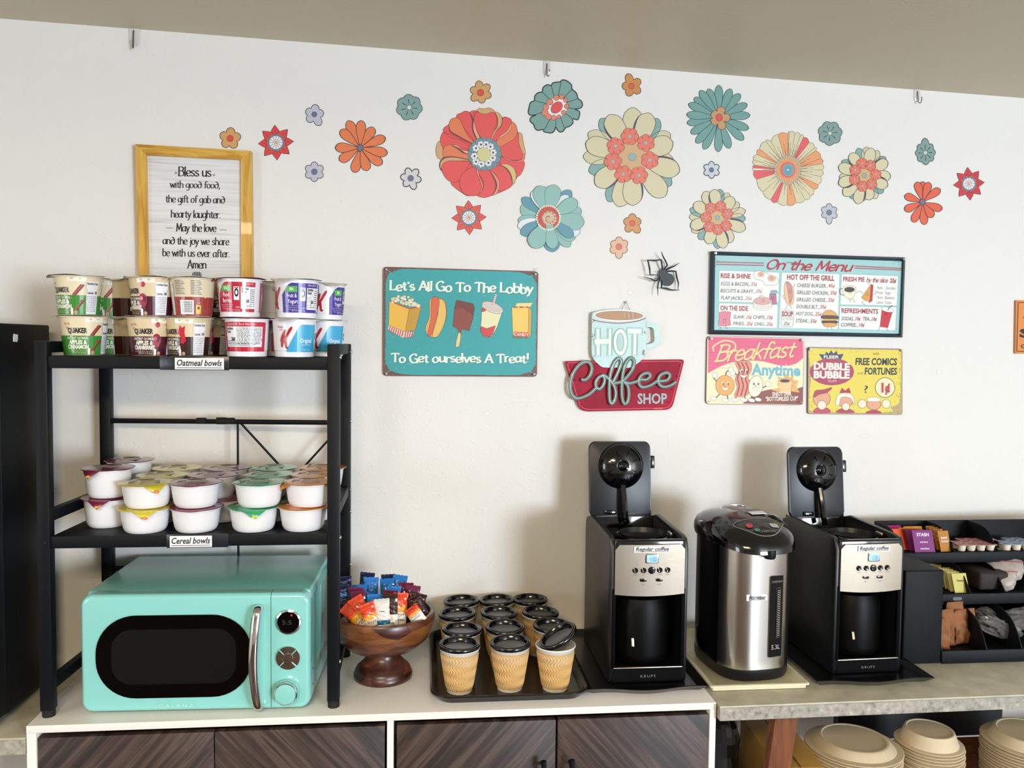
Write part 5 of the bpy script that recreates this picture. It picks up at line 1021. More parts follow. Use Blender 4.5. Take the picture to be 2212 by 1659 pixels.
def oat(kind):
    o = thing('oatmeal_cup', 'x', 'cereal cup', (0, 0, -5), 'oatmeal cups on the top deck')
    col, names, base = {'g': ('#3F8A36', ('APPLES &', 'CINNAMON'), '#E5D7B4'), 'c': ('#4A1526', ('APPLES &', 'CRANBERRIES'), '#DCC9A4'), 'm': ('#3A1B16', ('MAPLE &', 'BROWN SUGAR'), '#DCC9A4'), 'b': ('#9A3A34', ('', ''), '#E0D2B4')}[kind]
    rb, rt, h = .0385, .0475, .083; cup_body(o, rb, rt, h, mat('cream_card_' + kind, base, .45), 0)
    a = Art(cone_map(rb, rt, h), .00012); hb = .50
    for k in range(36): u = -180 + 10 * k; a.poly([(u, hb), (u + 10, hb), (u + 10, .985), (u, .985)], col, 1)
    a.k = 0
    if kind == 'b':                     # the back of a sleeve: two columns of small print, barcode, yellow tag
        for c0 in (-38, 6):
            for j in range(9): a.rect(c0, .08 + j * .042, c0 + 24 + 5 * ((j * 7) % 3) / 2, .095 + j * .042, '#4A4540', 4, nx=3)
        a.rect(-24, .58, 14, .94, '#E9E9EC', 4, nx=4)
        for j in range(13): a.rect(-20, .61 + j * .023, 10, .61 + j * .023 + (.006, .013)[j % 2], '#232327', 5, nx=3)
        a.rect(20, .7, 34, .93, '#E2B92C', 4, nx=2); a.ell(27, .78, 3.5, .04, '#2a2420', 5, n=12); a.poly([(22, .66), (44, .5), (50, .5), (30, .66)], '#D8C8A8', 4); a.rect(-62, .12, -46, .96, '#DCD8D2', 4, nx=2)
        for j in range(16): a.rect(-60, .16 + j * .048, -48, .172 + j * .048, '#6a6a70', 5)
    for k in (() if kind == 'b' else (0, 180 - 10)):
        a.text('QUAKER', k, .43, .12, '#1d1b20', 4, w=50, bold=.04)
        a.line([(k - 20, .46), (k + 20, .46)], .012, '#B98A3C', 4); a.text('- INSTANT OATMEAL -', k, .59, .06, '#E8DFCB', 4, w=62, bold=.02)
        a.text(names[0], k, .71, .095, '#F1EBDC', 4, w=48, bold=.045); a.text(names[1], k, .83, .095, '#F1EBDC', 4, w=58 if kind != 'm' else 66, bold=.045)
        a.text('flavor with other natural flavors', k, .89, .03, '#BDB48F', 4, w=58); a.text('NET WT 1.51 OZ (43g)', k + 2, .95, .04, '#CFC8AE', 4, w=36)
        f = k + 62
        if kind == 'g':
            for (x, y, l) in ((48, .22, 0), (50, .60, 0)):
                X = k + x
                for d, cl_ in ((0, '#9C3A3E'), (3.2, '#B85A58'), (6, '#7d2a30')): a.poly([(X - 16 + d, y + .26), (X - 13 + d, y + .29), (X + 8 + d, y + .03), (X + 5 + d, y)], cl_, 4 + int(d))
            a.ell(k + 30, .34, 4, .06, '#B8763F', 4, out='#8b5530', ow=.01) if 0 else None
        elif kind == 'c':
            a.ell(k + 34, .60, 12, .17, '#A0163A', 4, n=24); a.ell(k + 31, .55, 4, .05, '#C84566', 6); a.ell(k + 36, .2, 6, .07, '#B8243f', 4)
        else:
            a.poly([(k + 24, .30), (k + 30, .32), (k + 33, .2), (k + 38, .28), (k + 46, .22), (k + 44, .4), (k + 48, .6), (k + 40, .68), (k + 32, .66), (k + 34, .5), (k + 26, .42)], '#C8283C', 4)
        for j in range(3): a.ell(k - 32 + j * 5, .2 + .1 * (j % 2), 2.6, .035, '#C79A62', 4, n=10)
        a.ell(k + 40, .93, 5, .05, '#C9A074', 4, n=10); a.rect(k + 26, .82, k + 33, .985, '#E6E6E0', 5)
        a.rect(k + 20, .05, k + 66, .16, '#F1E9D8', 3, nx=4)
        for j in range(2): a.text(('100%' if j == 0 else 'NO'), k + 32 + 20 * j, .10, .035, '#3b3b3b', 4, w=7); a.text('WHOLE', k + 32 + 20 * j, .135, .025, '#555', 4, w=11) if 0 else None
        facts(a, k + 84, 34, .14, .97)
    a.k = 0; a.build('printed_sleeve', PRINT_GLOSS, o)
    lid(o, rt + .003, h, M['foil'], len(kind) + ord(kind[0]), 28, .0016, tabdrop=.006, ta=-150)
    return o
def kcup(kind):
    o = thing('cereal_cup', 'x', 'cereal cup', (0, 0, -5), 'cereal cups on the top deck'); rb, rt, h = .0415, .0475, .083
    cup_body(o, rb, rt, h, M['cup_white'], 1); a = Art(cone_map(rb, rt, h, .0006), .00012)
    col, t1, t2 = {'o': ('#3FA9D8', 'Original', ''), 'r': ('#BE1F3C', 'Red', 'Berries'), 'y': ('#40309A', 'Fruit &', 'Yogurt')}[kind]
    a.add([(u, v) for u in (-58, -50, -42) for v in (.12, .86)], [], col, 1)
    if kind == 'o':
        for k in range(10): x = 16 + 6 * k; t0 = max(0, 1 - (x + 6 - 16 + 12) / 40); a.poly([(x - 24 * (0 if k else 1) * 0, .15 + .7 * max(0, (24 - (x - 0)) / 40)), (x + 6, .15 + .7 * max(0, (24 - (x + 6)) / 40)), (x + 6, .86), (x, .86)], col, 1)
        for k in range(5): x = -14 + 6 * k; a.poly([(x, .15 + .71 * (24 - x) / 40), (x + 6, .15 + .71 * (24 - x - 6) / 40), (x + 6, .86), (x, .86)], col, 1)
        a.text('Original', 42, .62, .11, '#EFF6FA', 4, w=36, bold=.015); a.text('Toasted rice cereal', 42, .69, .035, '#DDF0F8', 4, w=30); a.text('NET WT', 44, .82, .03, '#DDF0F8', 4, w=20)
        a.rect(74, .2, 88, .8, '#E9EDF0', 4, nx=2); a.ell(81, .45, 5, .1, '#2a2a30', 5, n=14); a.ell(81, .45, 2.6, .05, '#E9EDF0', 6, n=12)
    else:
        for k in range(12): x = -12 + 9 * k; sl_ = max(0, (10 - x) / 22); a.poly([(x, .1 + .3 * sl_), (x + 9, .1 + .3 * max(0, (1 - x) / 22)), (x + 9, .86), (x, .86)], col, 1)
        a.rect(2, .18, 30, .34, '#4FAE4A', 4, nx=3); a.text('REAL', 16, .29, .07, '#E9F5E6', 5, w=11, bold=.03); a.text(t1, 16, .47, .1, '#F5EFF5', 4, w=20 if t2 == 'Berries' else 26, bold=.01); a.text(t2, 18, .62, .1, '#F5EFF5', 4, w=28, bold=.01)
        for k in range(3): a.text('Rice and wheat flakes with fruit'[:30 - 3 * k], 16, .69 + .05 * k, .028, '#D9C9E0', 4, w=38 - 5 * k)
        a.text('CEREAL', 48, .76, .035, '#E8D9E6', 4, w=12); a.text('NET WT 2.5 OZ (71g)', 34, .83, .032, '#E8D9E6', 4, w=38)
        a.rect(38, .22, 52, .56, '#E9E9EE', 4, nx=2); a.ell(45, .37, 5.5, .11, '#23232a', 5, n=14); a.ell(45, .37, 2.8, .055, '#E9E9EE', 6, n=12); a.line([(40, .25), (50, .25)], .02, '#23232a', 5)
        a.text('Special K', 74, .17, .05, '#F3DCE2', 4, w=30)
        a.rect(56, .22, 96, .78, '#ECECF0', 4, nx=5); a.text('Nutrition', 58, .3, .07, '#202026', 5, al='l', w=18, bold=.04); a.text('Facts', 58, .38, .07, '#202026', 5, al='l', w=13, bold=.04); a.text('260', 78, .62, .08, '#202026', 5, al='r', w=9, bold=.05)
        for k in range(9): a.rect(58 if k > 6 else 80, .28 + .053 * k, 94, .30 + .053 * k, '#77777f', 5, nx=3); a.rect(58, .45 + .04 * k, 68, .462 + .04 * k, '#8a8a90', 5) if k < 4 else None
        # back panel, wide nutrition table
        for k in range(14): x = 118 + 9 * k; a.rect(x, .1, x + 9, .86, col, 1)
        a.rect(128, .22, 232, .74, '#ECECF0', 4, nx=12); a.text('Special K ' + t1 + ' ' + t2, 172, .18, .055, '#F0D8DE', 4, w=76)
        a.text('Nutrition', 130, .3, .065, '#202026', 5, al='l', w=22, bold=.04); a.text('Facts', 130, .38, .065, '#202026', 5, al='l', w=14, bold=.04); a.text('260', 158, .58, .085, '#202026', 5, al='r', w=13, bold=.06)
        r_ = random.Random(8)
        for k in range(12):
            y = .25 + .036 * k; x = 162 if k < 9 else 132
            while x < 226: l = r_.uniform(2, 9); a.rect(x, y, x + l, y + .017, '#5b5b63', 5); x += l + r_.uniform(.8, 2.5)
        for k in range(3): a.rect(132, .64 + .03 * k, 226 - 10 * k, .652 + .03 * k, '#3b3b42', 5, nx=8)
    # the red script K
    kx = -18 if kind == 'o' else -40; KR = '#B3202E'
    kl = lambda pts, ws, ly: a.line([(kx + p[0], p[1]) for p in cr(pts, 6)], 0, KR, ly, wf=lambda t, d: ws(t))
    a.poly([(kx + p[0], p[1]) for p in cr([(-14, .62), (-12, .5), (-6, .38), (-1, .3), (3, .28), (3, .34), (0, .45), (-4, .62), (-6, .72), (-11, .74), (-12, .64), (-7, .5)], 4, True)], KR, 3)
    a.poly([(kx + p[0], p[1]) for p in cr([(-5, .56), (4, .42), (13, .26), (20, .2), (21, .26), (14, .38), (5, .52), (-3, .64)], 4, True)], KR, 4)
    a.poly([(kx + p[0], p[1]) for p in cr([(-1, .5), (4, .5), (6, .62), (7, .72), (11, .74), (8, .78), (2, .76), (0, .64)], 4, True)], KR, 5)
    a.text("Kellogg's", kx - 12, .24, .06, KR, 3, w=18, shear=.2)
    a.text('SPECIAL', kx - 10, .31, .03, '#8a4a50', 3, w=12)
    a.build('printed_sleeve', PRINT_GLOSS, o)
    lid(o, rt + .003, h, M['foil'] if kind != 'r' else FR_, ord(kind), 30, .0012, tabdrop=.010, ta=-100)
    return o
FR_ = mat('red_foil_lid', '#8E1C30', .3, .4, bump=.3, bscale=40, bdist=.002)
PR = {k: oat(k) for k in 'gcmb'}; PR.update({k: kcup(k) for k in 'ory'})
used = set()
cups = [  # kind, pixel x, depth y, level, turn, label
 ('g', 182, -.207, 0, 4, 'green apple cinnamon oatmeal cup, front bottom of the leftmost stack'),
 ('g', 241, -.100, 0, 0, 'green apple cinnamon oatmeal cup, bottom, half hidden behind the leftmost stack'),
 ('g', 171, -.207, 1, -26, 'green apple cinnamon oatmeal cup with loose lid, top of the leftmost stack'),
 ('g', 238, -.100, 1, -28, 'green apple cinnamon oatmeal cup, upper, half hidden behind the leftmost stack'),
 ('c', 325, -.207, 0, 0, 'dark red apples and cranberries oatmeal cup facing forward in the bottom row'),
 ('c', 330, -.207, 1, -42, 'dark red cranberry oatmeal cup turned to its nutrition panel in the upper row'),
 ('m', 408, -.21, 0, -40, 'brown maple oatmeal cup with red leaf, bottom row above the oatmeal paper label'),
 ('b', 417, -.21, 1, 4, 'oatmeal cup turned backwards, cream above rust red, upper row above the oatmeal label'),
 ('m', 448, -.102, 0, -14, 'brown maple oatmeal cup at the bottom, peeking between brown and red cups'),
 ('m', 452, -.102, 1, 60, 'brown maple oatmeal cup on top, peeking out behind the backwards cup'),
 ('m', 278, -.100, 0, 60, 'brown oatmeal cup in shadow behind green and cranberry cups, bottom'),
 ('m', 276, -.100, 1, 60, 'brown oatmeal cup in shadow behind green and cranberry cups, upper'),
 ('r', 534, -.21, 0, 182, 'red cereal cup with wide nutrition table facing out, bottom row'),
 ('r', 519, -.21, 1, -42, 'red berries cereal cup with crumpled red lid, upper row'),
 ('r', 592, -.100, 0, 14, 'white cereal cup in shadow, bottom, between red and blue cups'),
 ('y', 590, -.100, 1, 70, 'white cereal cup in shadow, upper, between red and purple cups'),
 ('o', 636, -.21, 0, 0, 'white and sky blue original cereal cup with red script K, bottom row'),
 ('y', 641, -.21, 1, -20, 'white and purple fruit yogurt cereal cup, upper row'),
 ('o', 700, -.102, 0, -2, 'sky blue original cereal cup half hidden at the right, bottom'),
 ('y', 700, -.102, 1, 34, 'purple cereal cup half hidden at the right, upper, behind the first purple cup'),
 ('o', 704, .006, 0, -30, 'rearmost blue cereal cup at the right end, bottom'),
]
for kind, px, yy, lv, tr, lb in cups:
    x = onY(px, 740, yy).x; z = z1 + .0005 + lv * .0845; s = PR[kind]
    if kind in used: s = dup(s)
    used.add(kind); s.location = (x, yy, z); s.rotation_euler = (R(random.uniform(-.4, .4)) * 0, 0, R(tr) * 1 + math.atan2(x - CAM.x, yy - CAM.y) * -0); s['label'] = lb
    if kind == 'm' and tr == 122: pass

# ================================================================== CEREAL BOWLS ON THE MIDDLE DECK
LC = {'yellow': '#DAC93A', 'maroon': '#82303F', 'green': '#3DA56E', 'orange': '#DA8726', 'red': '#7C2040'}
def bowl(colr, rt, h, tab, tall=False):
    o = thing('cereal_bowl', 'x', 'cereal bowl', (0, 0, -5), 'sealed cereal bowls on the middle deck')
    prof = [(0, .001), (rt * .74, .0), (rt * .80, .003), (rt * .86, .010), (rt * .92, h * .6), (rt * .955, h - .005), (rt * .965, h - .004), (rt, h - .003), (rt, h - .001), (rt * .95, h - .001)]
    B().lathe(prof, 40, cap1=True).build('bowl_wall', M['cup_white'], o, ang=40)
    m = PFL.setdefault(colr, mat(colr + '_film_lid', LC[colr], .28, .15, coat=.6, bump=.5, bscale=22, bdist=.003))
    l = lid(o, rt, h, m, ord(colr[0]) + tab, 24 if tab else None, .0009, 'film_lid', .016, -82 + tab, dome=1, ex=1.07)
    a = Art(lambda u, v, hh: V((u, -v, h + .0053 - (u * u + v * v) * 1.4 + hh)), .00012)
    g = lambda n_, x0, y0, x1, y1, c1, c2: (a.poly([(x0, y0), (x1, y0 + .002), (x1 - .003, y1), (x0 - .003, y1)], c1, 1), [a.line([(x0, y0 + (y1 - y0) * (k + .5) / n_), (x1 - .003, y0 + (y1 - y0) * (k + .5) / n_)], .0006, c2, 2) for k in range(n_)])
    g(7, -.012, -.002, rt * .52, rt * .50, '#C9C6BE', '#8f8c86'); g(5, -rt * .66, -.006, -.018, .012, '#D9D6CE', '#77747c')
    a.ell(-.004, -rt * .42, rt * .42, rt * .2, {'yellow': '#E8DC8A', 'maroon': '#B27A86', 'green': '#A9D9BE', 'orange': '#EBC480', 'red': '#A14A64'}[colr], 1); a.text({'yellow': 'Cheerios', 'maroon': 'Granola', 'green': 'Apple', 'orange': 'Honey', 'red': 'Cocoa'}[colr], -.004, -rt * .38, .006, '#B23A2C' if colr == 'yellow' else '#EFEAE0', 2, w=.03, bold=.02)
    a.build('lid_print', PRINT, l)
    if tab:
        t = R(-82 + tab); r = rt * 1.19; q = V((r * cos(t), r * sin(t), h - .0125)); n_ = V((cos(t), sin(t), 0)); s_ = V((-sin(t), cos(t), 0)); up = V((0, 0, 1))
        a = Art(lambda u, v, hh: q + s_ * u - up * v + n_ * (hh - v * -.25 + .0016), .0003); tc = {'yellow': ('#F0CF2E', '#C2401F'), 'green': ('#B6D433', '#E4D33A'), 'orange': ('#E0A030', '#C2401F'), 'maroon': ('#C8A08A', '#8a3a30'), 'red': ('#D9A53A', '#7a2a1c')}[colr]
        a.ell(0, -.001, .0062, .0032, tc[0] if colr != 'yellow' else tc[1], 1, n=14); a.ell(0, -.001, .004, .0014, '#E9A03A', 2, n=10); a.build('tab_print', PRINT, l)
    return o
PFL = {}
bp_ = {}
bl = [  # colour, tab turn, px x, base y pixel (on deck) or depth, level, tall, label
 ('yellow', 8, 314, 1138, 0, 0, 'yellow lidded bowl with folded corner tab, bottom of the front left pair'),
 ('yellow', 26, 318, 1138, 1, 0, 'yellow lidded bowl with folded corner tab, top of the front left pair'),
 ('maroon', 0, 424, 1139, 0, 0, 'maroon lidded bowl at the bottom of the front pair above the cereal paper label'),
 ('maroon', 0, 423, 1139, 1, 0, 'maroon lidded bowl on top of the front pair above the cereal paper label'),
 ('green', 5, 548, 1131, 0, 0, 'green lidded bowl with folded tab, bottom of the front green pair'),
 ('green', 0, 560, 1131, 1, 0, 'green lidded bowl on top of the front green pair'),
 ('orange', 0, 655, 1129, 0, 0, 'orange lidded bowl, bottom of the front right pair'),
 ('orange', -70, 668, 1129, 1, 0, 'orange lidded bowl with torn edge, top of the front right pair'),
 ('red', -8, 233, 1112, 0, 1, 'tall white bowl with turned brown tab, bottom of the far left stack'),
 ('red', -28, 235, 1112, 1, 1, 'tall bowl with dark red lid, top of the far left front stack'),
 ('red', 0, 285, 1080, 0, 1, 'tall bowl at the bottom of the rear left stack, nearly hidden'),
 ('red', 0, 281, 1080, 1, 1, 'tall bowl with dark red lid on the rear left stack'),
 ('maroon', 0, 478, 1104, 0, 0, 'maroon lidded bowl at the bottom of the second row behind the front maroon pair'),
 ('maroon', 0, 462, 1104, 1, 0, 'maroon lidded bowl on top in the second row'),
 ('yellow', 0, 350, 1104, 0, 0, 'yellow lidded bowl at the bottom of the second row, nearly hidden'),
 ('yellow', 0, 353, 1104, 1, 0, 'yellow lidded bowl on top in the second row'),
 ('green', 0, 582, 1100, 0, 0, 'green lidded bowl at the bottom of the second row'),
 ('green', 0, 580, 1100, 1, 0, 'green lidded bowl on top in the second row'),
 ('orange', 0, 676, 1098, 0, 0, 'orange lidded bowl at the bottom of the second row'),
 ('orange', 0, 680, 1098, 1, 0, 'orange lidded bowl on top in the second row'),
 ('yellow', 0, 380, 1076, 0, 0, 'yellow lidded bowl at the bottom of the back row, hidden low'),
 ('yellow', 0, 384, 1076, 1, 0, 'yellow lidded bowl on top in the back row'),
 ('maroon', 0, 497, 1074, 0, 0, 'maroon lidded bowl at the bottom of the back row'),
 ('maroon', 0, 491, 1074, 1, 0, 'maroon lidded bowl on top in the back row'),
 ('green', 0, 594, 1072, 0, 0, 'green lidded bowl at the bottom of the back row'),
 ('green', 0, 592, 1072, 1, 0, 'green lidded bowl on top in the back row'),
 ('orange', 0, 690, 1070, 0, 0, 'orange lidded bowl at the bottom of the back row'),
 ('orange', 0, 697, 1070, 1, 0, 'orange lidded bowl on top in the back row'),
]
for colr, tb, px, py, lv, tall, lb in bl:
    rt, h = (.0505, .062) if tall else (.0525, .050); k = (colr, tb != 0, tall)
    yy = -.222 if py > 1120 else -.118 if py > 1090 else -.012
    if tall: yy = -.165 if py > 1100 else -.045
    p = onY(px, 1080, yy); p.y = yy
    if k in bp_: s = dup(bp_[k]); s.rotation_euler = (0, 0, R(tb - bp_[k]['t0']))
    else: s = bowl(colr, rt, h, tb, tall); bp_[k] = s; s['t0'] = tb
    s.location = (p.x, p.y, z2 + .0005 + lv * (h + .0035)); s['label'] = lb
for s in bp_.values(): del s['t0']
for s in COL.objects:
    if 't0' in s.keys(): del s['t0']

# ================================================================== MICROWAVE
M['mint'] = mat('mint_enamel', '#88CDC7', .22, coat=.7)
M['mint_top'] = mat('mint_enamel_case', '#7CC4BE', .35, coat=.4)
M['black_glass'] = mat('black_door_glass', '#020203', .08, spec=.35)
M['mesh_glass'] = mat('dark_mesh_screen', '#0D0F10', .3, noise=.3, nscale=300, spec=.3)
p0, p1 = onZ(181, 1543, CT + .004), onZ(664, 1533, CT + .004); w = .478; rot = R(-1.6)
o = thing('microwave', 'mint green retro microwave with chrome handle and round black display', 'microwave', ((p0.x + p1.x) / 2, p0.y * .5 + p1.y * .5, CT), rz=rot)
h = .253; dz = .006; dep = .295
B().box((0, .030 + dep / 2, h / 2 + dz + .002), (w - .006, dep, h - .004), .006, 3).build('case', M['mint_top'], o)
for x in (-.2, .2):
    for y in (.05, .27): B().lathe([(0, 0), (.012, 0), (.013, .008), (0, .008)], 14, Matrix.Translation((x, y, 0))).build('foot', M['black_gap'], o)
xs = -w / 2 + w * .827
def face(x0, x1, rl, rr_, name):
    """front moulding with soft outer rim; straight where door and panel meet"""
    ol_, or_ = rl > .01, rr_ > .01; rows = []; z0, z1_ = dz, dz + h; e = .011
    for k in range(-1, 7):
        a_ = R(90 * k / 6) if k >= 0 else 0; d = e * (1 - cos(a_)); yy = -e * sin(a_) + .011 if k >= 0 else .034; row = []
        for (cx_, cz_, r, a0, rnd) in ((x1, z1_, .024, 0, or_), (x0, z1_, .024, 90, ol_), (x0, z0, .024, 180, ol_), (x1, z0, .024, 270, or_)):
            sx_, sz_ = (1 if a0 in (0, 270) else -1), (1 if a0 < 180 else -1)
            for j in range(9):
                t = R(a0 + 90 * j / 8); row.append((cx_ - sx_ * r + (r - d) * cos(t), yy, cz_ - sz_ * r + (r - d) * sin(t)) if rnd else (cx_, yy, cz_ - sz_ * d))
        rows.append(row)
    n = 36; vs = [v for r_ in rows for v in r_]; m_ = len(rows)
    fs = [(i * n + j, i * n + (j + 1) % n, (i + 1) * n + (j + 1) % n, (i + 1) * n + j) for i in range(m_ - 1) for j in range(n)] + [tuple(range(n))[::-1], tuple((m_ - 1) * n + j for j in range(n))]
    b = B().faces(vs, fs); bmesh.ops.remove_doubles(b.bm, verts=b.bm.verts, dist=.00005); return b.build(name, M['mint'], o, ang=50)
dr = face(-w / 2, xs - .0006, .022, .0008, 'door'); cp = face(xs + .0006, w / 2, .0008, .022, 'control_panel')
px_ = lambda x, y: (-w / 2 + (x - 180) * w / 485, dz + h - (y - 1291 + (x - 180) * .020) * h / 250)
wx, wz = px_(377, 1418); fr = Matrix.Translation((wx, -.0022, wz)) @ Euler((R(90), 0, 0)).to_matrix().to_4x4()
B().prism(rrect(.322, .178, .082, 10), -.001, .0012, fr, .0008).build('window', M['black_glass'], dr)
B().prism(rrect(.258, .118, .042, 8), .0013, .0018, fr).build('mesh_screen', M['mesh_glass'], dr)
hx, hz0 = px_(553, 1310); _, hz1 = px_(553, 1524)
hp = cr([(hx + .004, -.004, hz0), (hx + .003, -.022, hz0 - .006), (hx, -.033, hz0 - .05), (hx - .002, -.037, (hz0 + hz1) / 2), (hx, -.033, hz1 + .05), (hx + .004, -.022, hz1 + .006), (hx + .004, -.004, hz1)], 6)
b = B(); n = 14; rows = []
for i, p in enumerate(hp):
    a_ = hp[max(i - 1, 0)]; c_ = hp[min(i + 1, len(hp) - 1)]; d = (c_ - a_).normalized(); x = V((1, 0, 0)); y = d.cross(x).normalized(); rows.append([p + x * cos(2 * pi * k / n) * .0095 + y * sin(2 * pi * k / n) * .0055 for k in range(n)])
b.faces([tuple(v) for r_ in rows for v in r_], [(i * n + k, i * n + (k + 1) % n, (i + 1) * n + (k + 1) % n, (i + 1) * n + k) for i in range(len(hp) - 1) for k in range(n)] + [tuple(range(n))[::-1], tuple((len(hp) - 1) * n + k for k in range(n))])
b.build('handle', M['chrome'], dr, ang=60)
def disc(x, y, prof, m, name, par): return B().lathe(prof, 40, Matrix.Translation((*px_(x, y)[:1], -.002, px_(x, y)[1])) @ Euler((R(90), 0, 0)).to_matrix().to_4x4()).build(name, m, par, ang=40)
disp = disc(619, 1343, [(.0265, -.001), (.0265, .003), (.0235, .0042), (.0225, .002), (.0225, -.001)], M['chrome'], 'display_ring', cp)
disc(619, 1343, [(.0225, 0), (.0225, .002), (0, .0022)], M['black_glass'], 'display', cp)
disc(618, 1420, [(.0255, -.001), (.0255, .0025), (.025, .0032), (.0125, .0042), (.0118, .002), (.0105, .002), (.010, .0048), (0, .0052)], M['chrome'], 'button_pad', cp)
bb = B()
for k in range(4): t = R(45 + 90 * k); X, Z = px_(618, 1420); bb.box((X + .0185 * cos(t), -.0062, Z + .0185 * sin(t)), (.0135, .0012, .0016), 0, rot=(0, -t, 0))
bb.build('button_seam', M['mint'], cp)
disc(615, 1493, [(.0265, 0), (.0268, .004), (.025, .008)], M['mint'], 'knob_base', cp)
disc(615, 1493, [(.0245, .006), (.0245, .016), (.0225, .0178), (.0215, .016)], M['chrome'], 'knob_ring', cp)
disc(615, 1493, [(.0215, .010), (.0215, .017), (.018, .018), (0, .0185)], M['mint'], 'knob', cp)
a = Art(lambda u, v, hh: V((px_(u, v)[0], -.0048 - hh, px_(u, v)[1])), .0002)
a.text('5:5', 616, 1348, 9, '#2E3A38', 1, w=20); a.ell(626, 1328, 2.2, 2.2, '#C83A52', 1); a.build('display_digits', PRINT, cp)
a = Art(lambda u, v, hh: V((px_(u, v)[0], -.0022 - hh, px_(u, v)[1])), .0002); a.text('GALANZ', 380, 1526, 5.5, '#B9E2DA', 1, w=72, space=1.5); a.build('lettering', PRINT, dr)
b = B()
for k in range(3): b.box((w / 2 - .0028, .08 + k * .004, .13), (.001, .0015, .15))
b.box((w / 2 - .0026, .19, .13), (.0015, .17, .2), .0005); b.build('side_panel', M['mint'], o)
for z in (.04, .075): B().lathe([(.003, 0), (.0015, .002), (0, .0022)], 10, Matrix.Translation((w / 2 - .003, .05, z)) @ Euler((0, R(90), 0)).to_matrix().to_4x4()).build('screw', M['steel_bolt'], o)

# ================================================================== WOODEN BOWL WITH WRAPPED BARS
def rings(b, fn, prof, cap0=True, cap1=True):
    """stack of outlines fn(inset) at given heights"""
    rows = [[(x, y, z) for x, y in fn(d)] for d, z in prof]; n = len(rows[0]); m_ = len(rows)
    fs = [(i * n + j, i * n + (j + 1) % n, (i + 1) * n + (j + 1) % n, (i + 1) * n + j) for i in range(m_ - 1) for j in range(n)]
    if cap0: fs.append(tuple(range(n))[::-1])
    if cap1: fs.append(tuple((m_ - 1) * n + j for j in range(n)))
    return b.faces([v for r_ in rows for v in r_], fs)
def staved(name, cols, rough):
    m, N, L, b = base(name); b.inputs['Roughness'].default_value = rough; b.inputs['Coat Weight'].default_value = .35; b.inputs['Coat Roughness'].default_value = .25
    tc = N.new('ShaderNodeTexCoord'); mp = N.new('ShaderNodeMapping'); mp.inputs['Scale'].default_value = (9, 9, 26); L.new(tc.outputs['Object'], mp.inputs[0])
    vo = N.new('ShaderNodeTexVoronoi'); vo.inputs['Scale'].default_value = 1; L.new(mp.outputs[0], vo.inputs[0])
    m2 = N.new('ShaderNodeMapping'); m2.inputs['Scale'].default_value = (14, 14, 80); L.new(tc.outputs['Object'], m2.inputs[0])
    no = N.new('ShaderNodeTexNoise'); no.inputs['Scale'].default_value = 1; no.inputs['Detail'].default_value = 7; no.inputs['Distortion'].default_value = 1.5; L.new(m2.outputs[0], no.inputs[0])
    ad = N.new('ShaderNodeMath'); ad.operation = 'MULTIPLY_ADD'; ad.inputs[1].default_value = .55; L.new(no.outputs['Fac'], ad.inputs[0])
    sp_ = N.new('ShaderNodeSeparateColor'); L.new(vo.outputs['Color'], sp_.inputs[0]); mu = N.new('ShaderNodeMath'); mu.operation = 'MULTIPLY'; mu.inputs[1].default_value = .5; L.new(sp_.outputs[0], mu.inputs[0]); L.new(mu.outputs[0], ad.inputs[2])
    r_ = N.new('ShaderNodeValToRGB'); e = r_.color_ramp.elements
    while len(e) < len(cols): e.new(.5)
    for k, (p, h) in enumerate(cols): e[k].position = p; e[k].color = lin(h) + (1,)
    L.new(ad.outputs[0], r_.inputs[0]); L.new(r_.outputs[0], b.inputs['Base Color']); return m
M['acacia'] = staved('acacia_wood', [(.2, '#1E0D09'), (.38, '#3A1A12'), (.52, '#562817'), (.66, '#6E3D1E'), (.85, '#8A5A2E')], .35)
M['acacia_in'] = mat('stained_bowl_inside', '#3E1F1C', .4, coat=.3, noise=.15)
bc = onZ(824, 1487, CT); bc = V((bc.x, bc.y + .069, CT))
o = thing('wooden_bowl', 'footed dark wooden bowl full of wrapped bars beside the black rack', 'bowl', tuple(bc)); bw = o
RZ = onY(837, 1318, bc.y).z - CT
B().lathe([(0, 0), (.066, 0), (.069, .003), (.0695, .012), (.067, .015), (.0665, .019), (.063, .026), (.052, .036), (.041, .048), (.037, .060), (.038, .068), (0, .068)], 56).build('foot', M['acacia'], o, ang=50)
bp = [(.0, .062), (.050, .064), (.083, .078), (.105, .098), (.117, .124), (.1222, RZ - .02), (.122, RZ - .003), (.120, RZ)]
B().lathe(bp + [(.112, RZ), (.110, RZ - .004), (.1095, RZ - .03), (.104, .125), (.09, .1), (.06, .083), (0, .078)], 64).build('basin', M['acacia'], o, ang=50)
B().lathe([(.1115, RZ + .0002), (.1093, RZ - .004), (.1088, RZ - .03), (.103, .126), (.089, .101), (.06, .084), (0, .079)], 48).build('lining', M['acacia_in'], o, label='dark stained inside of the bowl')
